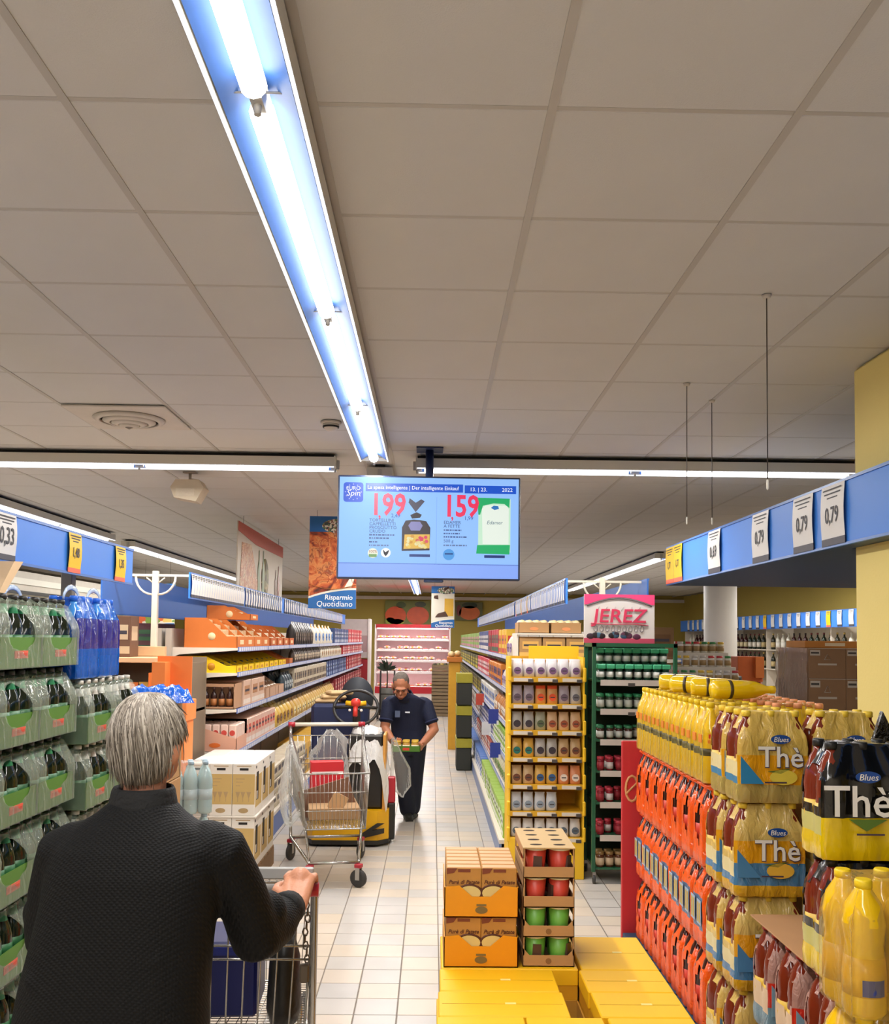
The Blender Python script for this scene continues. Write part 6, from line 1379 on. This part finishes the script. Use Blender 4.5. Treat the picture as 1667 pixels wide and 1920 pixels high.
rings(j, [(-.075, .0, .60, .245, .15), (-.07, .0, .72, .243, .155), (-.06, .0, .86, .232, .15), (-.045, .005, .98, .222, .145), (-.03, .01, 1.08, .217, .14), (-.022, .012, 1.16, .215, .132), (-.02, .015, 1.215, .205, .118), (-.018, .018, 1.26, .165, .10), (-.015, .02, 1.295, .11, .085), (-.012, .025, 1.325, .078, .075)], 32, 0, 2.4)
for s, sh, el, wr in ((1, R_SH, R_EL, R_WR), (-1, L_SH, L_EL, L_WR)):
    end = wr-(wr-el).normalized()*.03
    mid = sh.lerp(el, .5)+Vector((s*.008, -.008, -.006)); mid2 = el.lerp(wr, .5)+Vector((0, 0, -.018))
    limb(j, [sh+Vector((-s*.03, 0, .0)), sh, mid, el+Vector((0, -.012, -.022)), mid2, end], [.074, .070, .066, .070, .064, .048])
    rr = random.Random(5)
    for q in range(4): j.ball(el+Vector((rr.uniform(-.02, .02), rr.uniform(-.03, .03), rr.uniform(-.04, .04))), .060)
for k in range(7):   # soft folds drawn across the back
    y0 = -.118; j.tube([(-.24+.02*k, y0+.02, .92-.05*k+.02*(k % 2)), (-.1+.015*k, y0-.012, .86-.05*k), (.08, y0+.004, .98-.05*k)], .016, seg=8)
obj('jacket', remesh(j, 'jacket', [QUILT], .0085, 6), wm)
col = MB(); seg = 28
for i, (r, z, t_) in enumerate([(.078, 1.30, 0), (.078, 1.33, 0), (.073, 1.375, 0), (.070, 1.385, 0), (.064, 1.383, 0), (.062, 1.33, 0), (.07, 1.3, 0)]):
    pass
obj('collar', MB().lathe([(.090, 1.28), (.086, 1.31), (.078, 1.352), (.073, 1.36), (.068, 1.352), (.066, 1.31), (.07, 1.28)], 30, c=(-.012, .03, 0), sx=1.0, sy=1.0).mesh('collar', CLOTH), wm)
for s, el, wr in ((1, R_EL, R_WR), (-1, L_EL, L_WR)):
    d = (wr-el).normalized(); obj('cuff', MB().tube([wr-d*.06, wr-d*.04, wr-d*.012, wr-d*.01], [.050, .051, .047, .036], seg=18).mesh('cuff', CLOTH), wm)
tr_ = MB()
for s in (-1, 1): limb(tr_, [(s*.09-.03, 0, .80), (s*.1-.03, .03, .47), (s*.1-.03, -.015, .12)], [.105, .078, .068])
rings(tr_, [(-.03, 0, .66, .16, .12), (-.03, 0, .80, .18, .13), (-.03, 0, .9, .17, .12)])
obj('trousers', remesh(tr_, 'trousers', [mat('#23211f', .8, bump=.3)], .012, 4), wm)
def shoe(sc=1.0):
    m = MB(); m.ball((0, .055, .035), .042, .095, .036); m.ball((0, -.03, .05), .04, .06, .052); m.box(-.036, .036, -.08, .14, 0.0, .022); limb(m, [(0, -.02, .05), (0, -.02, .11)], [.044, .046]); return m
sh_w = remesh(shoe(), 'shoe', [mat('#1c1a18', .5)], .007, 3)
for s in (-1, 1): obj('shoe', sh_w, wm, (s*.1-.03, 0, .002))
# hair: combed cap of overlapping locks
def hair_mat():
    m = bpy.data.materials.new('grey_hair'); m.use_nodes = True; nt = m.node_tree; bs = nt.nodes['Principled BSDF']; bs.inputs['Roughness'].default_value = .45
    oi = nt.nodes.new('ShaderNodeNewGeometry'); r = nt.nodes.new('ShaderNodeValToRGB'); el = r.color_ramp.elements
    for i, (p, h) in enumerate([(0, '#4a4238'), (.3, '#756b5f'), (.65, '#9a9082'), (1, '#c8beb0')]):
        e = el[i] if i < 2 else el.new(p); e.position = p; e.color = lin(h)+(1,)
    nt.links.new(oi.outputs['Random Per Island'], r.inputs[0]); nt.links.new(r.outputs[0], bs.inputs['Base Color']); return m
HAIR = hair_mat()
hb_ = MB(); hb_.ball((hx, hy-.008, hz+.026), .080, .092, .098); hb_.ball((hx, hy-.03, hz-.03), .075, .07, .078); hb_.ball((hx, hy-.035, hz-.075), .062, .05, .045)
hm = obj('hair', remesh(hb_, 'hair', [mat('#857b6e', .6, var=.3, scale=60)], .006, 3), wm)
lk = MB(); rr = random.Random(12)
TURN = .45
def scalp(az, z, off):
    """point on the hair surface at azimuth az and height z above the head centre"""
    if z > .02:
        rad = math.sqrt(max(0, 1-((z-.02)/.102)**2)); rx, ry = .084*rad, .096*rad
    else:
        f = min(1, (.02-z)/.15); rx, ry = .084-.028*f**1.6, .096-.036*f**1.6
    return Vector((hx+(rx+off)*math.cos(az), hy-.010+(ry+off)*math.sin(az), hz+z))
for q in range(2300):
    az = rr.uniform(0, 2*PI); s_, c_ = math.sin(az+TURN), math.cos(az+TURN)
    if s_ > .55: endz = rr.uniform(.0, .07)
    elif s_ > -.30: endz = rr.uniform(-.012, .03)
    else: endz = rr.uniform(-.125, -.05)+.03*abs(c_)
    n = 9; pts = []; tw = rr.gauss(.25, .28); off = rr.uniform(0, .006); start = rr.choice([0, 0, .15, .3, .45, .6])*rr.random(); ph = rr.uniform(0, 6); wv = rr.uniform(.0, .05)
    lift = rr.choice([0, 0, 0, .006, .014]) if q % 3 == 0 else 0
    for k in range(n):
        t_ = start+(1-start)*k/(n-1); z = .119+(endz-.119)*t_**1.3
        pts.append(scalp(az+tw*t_+wv*math.sin(ph+5*t_), z, off+.001+lift*t_**3))
    lk.tube(pts, [.0011]+[.0021]*(n-3)+[.0014, .0004], seg=4)
stuff(obj('hair_locks', lk.mesh('hair_locks', HAIR, fix=False), hm))
# ---------------------------------------------------------------- worker stacking jars
px_, py_ = -.215, 9.22
wk = thing('person', 'person with cropped hair in a navy polo shirt bending over a tray of jars', 'person', (px_, py_, 0))
SHI = mat('#161e3a', .8, var=.08, bump=.3, bscale=70); TRO = mat('#171b2c', .8, var=.08, bump=.3, bscale=60)
HX, HY, HZ = -.075, -.26, 1.29
A_SH, A_EL, A_WR = Vector((-.195, -.14, 1.125)), Vector((-.225, -.20, .89)), Vector((-.14, -.40, .79))      # his right, our left
B_SH, B_EL, B_WR = Vector((.165, -.12, 1.115)), Vector((.245, -.17, .88)), Vector((.12, -.38, .75))
b = MB()
rings(b, [(0, 0, .76, .14, .11), (0, -.02, .9, .15, .11), (-.01, -.08, 1.03, .165, .115, -.3), (-.02, -.14, 1.14, .17, .11, -.4), (-.03, -.17, 1.19, .09, .08, -.4)])
limb(b, [(-.03, -.16, 1.14), (HX+.01, HY+.05, HZ-.05)], [.062, .056])
for s, sh, el, wr in ((-1, A_SH, A_EL, A_WR), (1, B_SH, B_EL, B_WR)): limb(b, [sh, el, wr], [.058, .046, .031])
limb(b, [(-.08, 0, .80), (-.03, -.03, .43), (.0, .02, .09)], [.09, .06, .042]); limb(b, [(.08, 0, .80), (.06, .02, .43), (.04, .10, .09)], [.09, .06, .042])
RH = Matrix.Translation((HX, HY, HZ)) @ Matrix.Rotation(math.radians(28), 4, 'X')
def hp_(x, y, z): return RH @ Vector((x, y, z))
Rr = Matrix.Rotation(math.radians(28), 4, 'X')
b.ball(hp_(0, .01, .035), .076, .095, .095, T=Rr); b.ball(hp_(0, -.025, -.045), .058, .068, .065, T=Rr); b.ball(hp_(0, -.03, -.09), .035, .04, .028, T=Rr)
b.ball(hp_(0, -.103, -.015), .013, .022, .024, T=Rr); b.ball(hp_(0, -.085, .025), .052, .022, .014, T=Rr); b.ball(hp_(0, -.092, -.062), .026, .012, .008, T=Rr)
for s in (-1, 1): b.ball(hp_(s*.079, .005, -.01), .011, .022, .034, T=Rr); b.ball(hp_(s*.04, -.07, -.02), .024, .02, .02, T=Rr)
hand(b, A_WR, (.35, -.8, -.12), (-.5, 0, -1), (.2, -.2, 1), .25); hand(b, B_WR, (-.05, -.8, -.1), (.6, 0, -1), (-.3, -.2, 1), .25)
obj('body', remesh(b, 'body', [SKIN2], .006, 3), wk)
for s in (-1, 1):
    obj('eye', MB().ball(hp_(s*.03, -.088, .004), .008).ball(hp_(s*.03, -.094, -.001), .0045, m=1).mesh('eye', [mat('#8a6450', .5), mat('#2a2018', .4)]), wk)
    obj('eyebrow', MB().tube([hp_(s*.014, -.108, .022), hp_(s*.032, -.104, .028), hp_(s*.05, -.092, .022)], .004, seg=5).mesh('eyebrow', mat('#4a3c32', .7)), wk)
obj('mouth', MB().tube([hp_(-.022, -.1, -.062), hp_(0, -.104, -.06), hp_(.022, -.1, -.062)], .0035, seg=5).mesh('mouth', mat('#8a4a40', .6)), wk)
hh = MB(); hh.ball(hp_(0, .022, .05), .080, .094, .088, T=Rr); hh.ball(hp_(0, .05, -.01), .074, .066, .07, T=Rr)
obj('hair', remesh(hh, 'hair', [mat('#6a6058', .8, var=.35, scale=90, bump=.5, bscale=300)], .006, 2), wk)
j = MB()
rings(j, [(0, .0, .74, .17, .135), (0, -.01, .86, .172, .138), (-.005, -.05, .97, .178, .138, -.25), (-.012, -.10, 1.07, .19, .132, -.35), (-.02, -.14, 1.14, .185, .115, -.4), (-.028, -.16, 1.18, .12, .095, -.4), (-.035, -.175, 1.205, .078, .075, -.4)], 28, 0, 2.3)
for s, sh, el in ((-1, A_SH, A_EL), (1, B_SH, B_EL)):
    m_ = sh.lerp(el, .62); limb(j, [sh+Vector((-s*.04, 0, .01)), sh, m_], [.066, .066, .064])
obj('polo_shirt', remesh(j, 'polo_shirt', [SHI], .008, 5), wk)
obj('polo_collar', MB().lathe([(.086, -.02), (.082, .02), (.07, .045), (.066, .03), (.07, -.02)], 26, T=Matrix.Translation((-.04, -.185, 1.195)) @ Matrix.Rotation(.5, 4, 'X')).mesh('polo_collar', mat('#121832', .8)), wk)
obj('chest_logo', MB().box(-.022, .022, -.003, .003, -.006, .008, T=Matrix.Translation((-.01, -.232, 1.045)) @ Matrix.Rotation(-.25, 4, 'X')).mesh('chest_logo', mat('#d8dce4', .5)), wk)
obj('badge', MB().cbox(-.025, .025, -.004, .004, -.035, .03, .003, T=Matrix.Translation((-.105, -.215, 1.03)) @ Matrix.Rotation(-.25, 4, 'X')).mesh('badge', mat('#4a5878', .5)), wk)
for s, sh, el in ((-1, A_SH, A_EL), (1, B_SH, B_EL)):
    m_ = sh.lerp(el, .66); d = (el-sh).normalized(); obj('sleeve_trim', MB().tube([m_-d*.006, m_+d*.012], .068, seg=18).mesh('sleeve_trim', mat('#1c2548', .8)), wk)
tr_ = MB(); rings(tr_, [(0, .0, .62, .12, .1), (0, 0, .74, .165, .125), (0, 0, .83, .16, .125)])
limb(tr_, [(-.08, 0, .76), (-.035, -.03, .43), (.0, .015, .10)], [.1, .088, .082]); limb(tr_, [(.08, 0, .76), (.06, .02, .43), (.04, .095, .10)], [.1, .088, .082])
obj('trousers', remesh(tr_, 'trousers', [TRO], .010, 4), wk)
sh_k = remesh(shoe(), 'shoe', [mat('#24241f', .5)], .007, 3)
obj('shoe', sh_k, wk, (.0, .02, .002), (0, 0, PI+.15)); obj('shoe', sh_k, wk, (.05, .10, .002), (0, 0, PI-.2))
# tray of jars in his hands
tj = thing('jar_tray', 'green tray of small jars held by the worker', 'tray', (px_-.01, py_-.50, .715))
obj('tray', MB().box(-.13, .13, -.09, .09, 0, .004).box(-.13, .13, -.09, -.086, 0, .055).box(-.13, .13, .086, .09, 0, .055).box(-.13, -.126, -.09, .09, 0, .055).box(.126, .13, -.09, .09, 0, .055).box(-.03, .03, -.0912, -.09, .015, .04, 1).mesh('tray', [mat('#4a7a24', .55), mat('#d84a30', .5)]), tj)
kj = k_jar('#c89a4c', '#e8dcc0', '#d8b040', .033, .095)
for i in range(3):
    for q in range(2): obj('jar', kj, tj, (-.08+.08*i, -.042+.08*q, .0045))
# ================================================================== BACK OF THE STORE
fr = thing('meat_cabinet', 'lit open refrigerated meat cabinet with red canopy at the back wall', 'fridge', (-1.37, 23.0, 0)); W = 1.79
WHT = mat('#e8e0dc', .4, var=.03); RED = mat('#c02834', .4, var=.04); LITE = mat('#fff0ea', .4, var=0, emis=1.0)
obj('back', MB().box(0, W, .78, .82, 0, 2.05).mesh('back', mat('#f0c8c8', .4, var=.05)), fr)
for x in (-.03, W): obj('side_panel', MB().cbox(x, x+.03, -.02, .82, 0, 2.08, .008).mesh('side_panel', WHT), fr)
obj('canopy', MB().box(0, W, -.02, .80, 2.0, 2.09).mesh('canopy', RED), fr); obj('lamp', MB().box(.03, W-.03, .03, .07, 1.975, 1.998).mesh('lamp', mat('#fff4f0', .4, var=0, emis=6.0)), fr)
obj('base', MB().cbox(0, W, -.05, .82, 0, .55, .02).mesh('base', WHT), fr); obj('base_stripe', MB().box(0, W, -.06, -.05, .42, .58).mesh('base_stripe', RED), fr)
mz = [.56, .92, 1.2, 1.46, 1.72]
for z in mz: obj('shelf', MB().box(.01, W-.01, .12 if z > .6 else 0, .78, z-.015, z).box(.01, W-.01, .105 if z > .6 else -.02, .12 if z > .6 else 0, z-.03, z+.015).mesh('shelf', mat('#f4ecea', .35)), fr)
li = bpy.data.lights.new('cabinet_lamp', 'AREA'); li.shape = 'RECTANGLE'; li.size = 1.7; li.size_y = .06; li.energy = 5; li.color = (1, .86, .84)
lo = bpy.data.objects.new('cabinet_lamp', li); C.objects.link(lo); lo.location = (-.475, 23.06, 1.96); lo.rotation_euler = (math.radians(35), 0, 0)
for _z in (.90, 1.18, 1.44, 1.70):
    l2 = bpy.data.lights.new('cabinet_lamp', 'AREA'); l2.shape = 'RECTANGLE'; l2.size = 1.7; l2.size_y = .03; l2.energy = 3.2; l2.color = (1, .84, .84)
    o2 = bpy.data.objects.new('cabinet_lamp', l2); C.objects.link(o2); o2.location = (-.475, 23.14, _z-.02); o2.rotation_euler = (math.radians(25), 0, 0)
rr = random.Random(31)
def meat(c1, c2): 
    k = ('meat', c1, c2)
    if k not in _K: _K[k] = MB().cbox(-.07, .07, -.1, .1, 0, .03, .008, 0).ball((0, 0, .034), .055, .075, .022, m=1, seg=10, rings=6).box(-.03, .02, -.104, -.1, .002, .028, 2).mesh('meat_tray', [mat('#f0e4e0', .4), mat(c1, .4, var=.2), mat(c2, .4)])
    return _K[k]
mcol = ['#d86a6a', '#e08a80', '#c8484c', '#e8a89c', '#d87a5c', '#8a2c30']; mn = ['lowest', 'fourth', 'third', 'second', 'top']
for i, z in enumerate(mz):
    for k in range(11):
        c = mcol[(k*2+i*3+rr.randrange(3)) % 6]
        thing('meat_tray', 'white tray of pink meat on the %s shelf of the lit cabinet' % mn[i], 'tray', (-1.26+.157*k, 23.25 if i else 23.13, z+.0005), 0, 'meat trays, %s shelf' % mn[i], meat(c, '#f6f2ee'))
        if rr.random() < .7: thing('meat_tray', 'white tray of pink meat stacked on the %s shelf of the lit cabinet' % mn[i], 'tray', (-1.26+.157*k, 23.27 if i else 23.15, z+.0575), 0, 'stacked meat trays, %s shelf' % mn[i], meat(mcol[(k+i) % 6], '#f0c83c'))
cabs = thing('side_cabinet', 'tall cabinet with grey upper panel and crimson lower front beside the meat cabinet', 'cabinet', (-2.02, 20.95, 0))
obj('upper', MB().cbox(0, .62, 0, .6, 1.30, 2.16, .01).mesh('upper', mat('#c4b8b8', .45)), cabs); obj('lower', MB().cbox(0, .62, -.02, .6, 0, 1.28, .01).mesh('lower', mat('#9c1c28', .45)), cabs)
obj('edge', MB().box(.6, .64, -.03, .6, 0, 2.17).mesh('edge', WHT), cabs); obj('band', MB().box(.02, .58, -.01, 0, 1.44, 1.8).mesh('band', mat('#a88a8c', .5)), cabs)
for z in (.95, 1.05, 1.18): obj('white_mark', MB().box(.3, .42, -.026, -.02, z, z+.03).mesh('white_mark', WHT), cabs)
for k in range(5):
    t = thing('wooden_crate', ['brown wooden crate, lowest of the stack beside the meat cabinet', 'brown wooden crate, second of the stack beside the meat cabinet', 'brown wooden crate, middle of the stack beside the meat cabinet', 'brown wooden crate, second highest beside the meat cabinet', 'brown wooden crate of dark produce, topmost beside the meat cabinet'][k], 'crate', (.0, 21.4, .001+.235*k)); m = mat('#8f7a5c', .75, var=.12)
    sl = MB().box(0, .46, 0, .012, 0, .06).mesh('slat', m)
    for z in (.01, .085, .16): obj('slat', sl, t, (0, 0, z)); obj('slat', sl, t, (0, .34, z))
    for x in (0, .44): obj('end', MB().box(x, x+.02, .012, .34, 0, .23).mesh('end', m), t)
    obj('bottom', MB().box(0.02, .44, .012, .34, 0, .01).mesh('bottom', m), t)
    if k == 4:
        for q in range(9): obj('vegetable', _K.setdefault(('veg', q % 3), MB().ball((0, 0, 0), .05, .05, .045, seg=8, rings=6).mesh('vegetable', mat(['#3a3a2c', '#6a6a3c', '#a88a3c'][q % 3], .5))), t, (.07+.08*(q % 5), .09+.14*(q//5), .215))
pt = thing('potted_plant', 'dark leafy plant in a tall grey pot before the meat cabinet', 'plant', (-1.02, 21.6, 0))
obj('pot', MB().lathe([(.10, 0), (.12, .02), (.15, .62), (.13, .62), (.12, .55)], 16).mesh('pot', mat('#55524c', .6)), pt); obj('stem', MB().tube([(0, 0, .5), (.01, 0, .85), (0, 0, 1.1)], .015).mesh('stem', mat('#3a3424', .7)), pt)
lf = MB().prism([(0, 0), (.04, .08), (.03, .18), (0, .26), (-.03, .18), (-.04, .08)], -.002, .002).mesh('leaf', mat('#1f2c1c', .5))
for k in range(14): obj('leaf', lf, pt, (0, 0, 1.0+.02*(k % 4)), (random.Random(k).uniform(-.9, .9), random.Random(k+50).uniform(-1.4, 1.4), k*.7))
# a few flat trolleys' handles by the cabinet
hl = thing('hand_truck', 'black hand truck leaning by the meat cabinet', 'hand truck', (-.95, 20.3, 0))
obj('frame', MB().tube([(-.15, 0, .1), (-.15, .12, 1.05), (.15, .12, 1.05), (.15, 0, .1)], .02, seg=8).tube([(-.15, .06, .55), (.15, .06, .55)], .014).mesh('frame', BK), hl); obj('toe_plate', MB().box(-.2, .2, -.2, .02, .01, .025).mesh('toe_plate', STEEL), hl)
for s in (-1, 1): obj('wheel', MB().lathe([(.001, -.02), (.1, -.02), (.1, .02), (.001, .02)], 16, T=Matrix.Translation((s*.2, .06, .1)) @ Matrix.Rotation(PI/2, 4, 'Y')).mesh('wheel', RUB), hl)
# ================================================================== RIGHT HALL
pallet('wooden pallet under the film-wrapped brown cartons', 3.56, 4.66, 8.98, 10.2, .14, '#8a6a48')
CB2 = mat('#8f6c4e', .75, var=.06, scale=10); CBW = mat('#a8a4a0', .6, var=.05)
def hall_carton(h, white):
    y = -.2-.001; mb = MB().cbox(-.178, .178, -.2, .2, 0, h, .004)
    if white: mb.box(-.1, .1, y, y+.001, h*.2, h*.75, 1).box(-.02, .02, y-.0006, y, h*.8, h*.88, 2).box(-.08, .08, y-.0006, y, h*.45, h*.5, 2)
    else:
        mb.tube([(-.03, y, h*.62), (.03, y, h*.62), (0, y, h*.8), (-.03, y, h*.62)], .003, 1, 4); mb.box(-.09, .09, y, y+.001, h*.44, h*.50, 1); mb.box(-.165, -.07, y, y+.001, h*.76, h*.94, 1).box(-.158, -.08, y-.0006, y, h*.82, h*.88, 2); mb.box(-.178, .178, y, y+.001, h*.985, h, 1)
    return mb.mesh('carton', [CBW if white else CB2, mat('#c0b4a8' if not white else '#c8c4be', .6), mat('#4a4440', .6)])
zl = .1405
for lv, (h, wht) in enumerate([(.30, True), (.30, True), (.325, True), (.345, False), (.29, False)]):
    me = hall_carton(h-.001, wht)
    for i in range(3):
        for q in range(2):
            thing('hall_carton', '%s carton with printed front, %s layer of the film-wrapped pallet' % ('grey-white' if wht else 'brown', ['bottom', 'second', 'middle', 'second highest', 'topmost'][lv]), 'carton', (3.60+.18+.358*i, 9.21+.405*q, zl), 0, 'wrapped pallet cartons, layer %d' % (lv+1), me)
    zl += h
thing('hall_carton', 'flat orange-brown carton on top of the film-wrapped pallet', 'carton', (4.0, 9.6, zl+.0005), 0, None, MB().cbox(-.3, .3, -.25, .25, 0, .07, .004).box(-.1, .1, -.2515, -.25, .02, .05, 1).mesh('carton', [mat('#c8843c', .7), mat('#e8d8b8', .6)]))
g = MB(); n, m_ = 12, 16; vs = []; r6 = random.Random(14)
for j in range(m_):
    for i in range(n): vs.append((3.59-.03*math.sin(PI*i/(n-1))+r6.uniform(-.02, .004), 9.0+.83*i/(n-1), .2+(zl-.2)*j/(m_-1)))
g.add(vs, [(j*n+i, j*n+i+1, (j+1)*n+i+1, (j+1)*n+i) for j in range(m_-1) for i in range(n-1)], 0, True)
thing('stretch_film', 'crinkled stretch film wrapped round the side of the brown carton pallet', 'film', me=g.mesh('stretch_film', film('#b09488', .2, .1, .7, 12)))
ts = thing('tiered_stand', 'pale tiered stand of small jars behind the green rack', 'display', (2.42, 9.9, 0))
obj('base', MB().cbox(0, .85, 0, .75, 0, 1.18, .01).mesh('base', mat('#c8b89c', .6)), ts); obj('yellow_band', MB().box(0, .85, -.006, 0, 1.06, 1.17).mesh('yellow_band', mat('#d8a83c', .5)), ts)
for k in range(3): obj('tier', MB().cbox(0, .85, .25*k, .75, 1.18+.15*k, 1.33+.15*k-.002, .004).mesh('tier', mat('#dcd4c8', .5)), ts)
tcol = [('#e8e0d4', '#c83a3c'), ('#d8d4c0', '#3f8a4c'), ('#e2d8b8', '#e0b83c'), ('#e8e4e0', '#c8c0b8')]
for k in range(4):
    for q in range(9):
        c = tcol[(q//2+k) % 4]
        thing('small_jar', 'small jar with %s cap on the pale tiered stand' % {'#c83a3c': 'red', '#3f8a4c': 'green', '#e0b83c': 'yellow', '#c8c0b8': 'white'}[c[1]], 'jar', (2.48+.09*q, 9.96+.25*min(k, 2)+.12*(k == 3), (1.33+.15*(min(k, 2)))-.0015), 0, 'jars on the tiered stand, %s caps' % c[1].strip('#').replace('c83a3c', 'red').replace('3f8a4c', 'green').replace('e0b83c', 'yellow').replace('c8c0b8', 'white'), k_jar(c[0], '#a88a5c', c[1], .035, .12))
ob2 = thing('orange_bin', 'orange carton bin standing on a pink bag stack beside the white column', 'bin', (3.63, 11.2, 1.28)); obj('bin', MB().cbox(0, .30, 0, .3, 0, .30, .006).mesh('bin', mat('#c8622c', .6)), ob2); obj('flap', MB().box(.2, .3, -.04, 0, .05, .3, T=None).mesh('flap', mat('#d87838', .6)), ob2)
pk2 = thing('bag_stack', 'pink wrapped bag stack carrying the orange bin', 'bags', (3.62, 11.2, 0)); obj('wrap', MB().cbox(0, .32, 0, .32, .0, 1.279, .03).mesh('wrap', mat('#c8685c', .5, bump=.6, bscale=12)), pk2); obj('band', MB().box(-.004, .324, -.004, .324, .6, .66).mesh('band', WHT), pk2)
dk = thing('trash_bin', 'dark grey bin between the tiered stand and the white column', 'bin', (3.42, 10.9, 0)); obj('body', MB().lathe([(.12, 0), (.14, .9), (.15, 1.3)], 18).mesh('body', mat('#2c3038', .5)), dk); obj('lid', MB().lathe([(.155, 1.3), (.15, 1.36), (.001, 1.38)], 18).mesh('lid', mat('#24262c', .5)), dk)
ws = thing('wall_shelving', 'wine shelving along the right wall below the tagged blue banner', 'shelving', (6.55, 12.5, 0))
obj('back', MB().box(.55, .6, 0, 12, 0, 2.25).mesh('back', mat('#a89a84', .6)), ws)
for z in (.2, .75, 1.25, 1.62): obj('shelf', MB().box(0, .56, 0, 12, z-.02, z).mesh('shelf', SHELF), ws)
for y in (0, 3, 6, 9, 11.97): obj('upright', MB().box(.02, .58, y, y+.03, 0, 2.25).mesh('upright', SHELF), ws)
obj('banner_arm', MB().box(-.09, .58, .5, .53, 2.12, 2.16).box(-.09, .58, 11, 11.03, 2.12, 2.16).mesh('banner_arm', SHELF), ws)
wcol = [('#1c2a1c', '#e8e0d0', '#6a1c24'), ('#3a1418', '#d8c8a0', '#2c2420'), ('#dcd8c8', '#f0ece0', '#c8c0a8'), ('#2c2c20', '#c8b07c', '#b89a4c')]
wl = ['dark green', 'dark red', 'clear', 'olive']
for z in (1.62, 1.25):
    for k in range(44):
        c = wcol[(k//3+int(z*10)) % 4]
        thing('wine_bottle', '%s wine bottle on the %s shelf along the right wall' % (wl[(k//3+int(z*10)) % 4], 'top' if z > 1.5 else 'second'), 'bottle', (6.63, 12.75+.265*k, z+.0005), 0, '%s wine bottles, %s wall shelf' % (wl[(k//3+int(z*10)) % 4], 'top' if z > 1.5 else 'second'), k_bottle(c[0], c[1], c[2], .045, .31))
for k, (x, y, wd, d, h, c1, c2, lb) in enumerate([(1.66, 7.75, .2, .25, .2, '#5a3a94', '#d8d4e8', 'purple'), (1.88, 7.85, .2, .25, .26, '#7a5a3c', '#6a4a30', 'brown'), (1.76, 8.2, .24, .2, .22, '#c83028', '#f0e4d8', 'red'), (1.80, 8.6, .26, .2, .24, '#e8e4e0', '#b0a89c', 'white')]):
    thing('carton', lb+' carton on the far side shelf of the right gondola', 'carton', (x, y, 1.6005), 0, None, k_box(c1, c2, wd, d, h))
# ================================================================== LEFT HALL
run('carton', 'carton', k_box('#6a2c30', '#2f6a3c', .3, .35, .2), .33, 'dark red carton on the far side top shelf of the left gondola', -1, -2.62, 1.6, 8.3, 10.6, .4)
run('grocery_box', 'box', k_box('#d8cdb8', '#b8783c', .3, .35, .2), .35, 'cream box on the far side top shelf of the left gondola', -1, -2.62, 1.6, 10.7, 14.5, .4)
chl = thing('chiller', 'long cream wall chiller with a pale lit top strip in the left hall', 'fridge', (-5.3, 7.6, 0))
obj('body', MB().box(-.9, 0, 0, 11, 0, .8).box(-.9, -.8, 0, 11, .8, 2.5).box(-.9, 0, 0, 11, 2.25, 2.55).mesh('body', mat('#d8d0c0', .5)), chl); obj('top_strip', MB().box(0, .02, 0, 11, 2.38, 2.46).mesh('top_strip', mat('#f4f0e0', .4, var=0)), chl); obj('dark_gap', MB().box(.0, .006, .1, 10.9, 2.25, 2.3).mesh('dark_gap', BK), chl)
for z in (1.2, 1.6, 1.95): obj('shelf', MB().box(-.8, -.2, 0, 11, z-.02, z).mesh('shelf', SHELF), chl)
for y in (0, 3.6, 7.3, 10.97): obj('end', MB().box(-.8, -.02, y, y+.03, .8, 2.25).mesh('end', SHELF), chl)
for z, c, lb in ((1.95, '#9fb8a8', 'mint'), (1.6, '#c8b8a0', 'tan')):
    for k in range(20): thing('dairy_tub', lb+' dairy tub on a shelf of the left wall chiller', 'tub', (-5.66, 7.95+.52*k, z+.0005), 0, lb+' dairy tubs in the chiller', _K.setdefault(('tub', c), MB().lathe([(.09, 0), (.11, .17), (.115, .17), (.115, .2)], 12).mesh('tub', mat(c, .4)))) if abs(((.35+.52*k) % 3.65)-0) > .2 and abs(((.35+.52*k) % 3.65)-3.65) > .2 else None
cb_ = thing('cardboard_piece', 'torn cream cardboard piece leaning on top of the beer wall', 'cardboard', (-1.66, 3.60, 1.8935)); obj('sheet', MB().prism([(-.1, 0), (-.05, 0), (.10, .13), (.02, .125)], -.06, .06, 'X').mesh('sheet', mat('#d8b890', .7)), cb_)
thing('box', 'small blue and brown box lying on the beer wall beside the cardboard piece', 'box', (-1.66, 3.28, 1.8935), .2, None, k_box('#5a6aa8', '#8a90c0', .18, .2, .05, '#6a3c2c'))
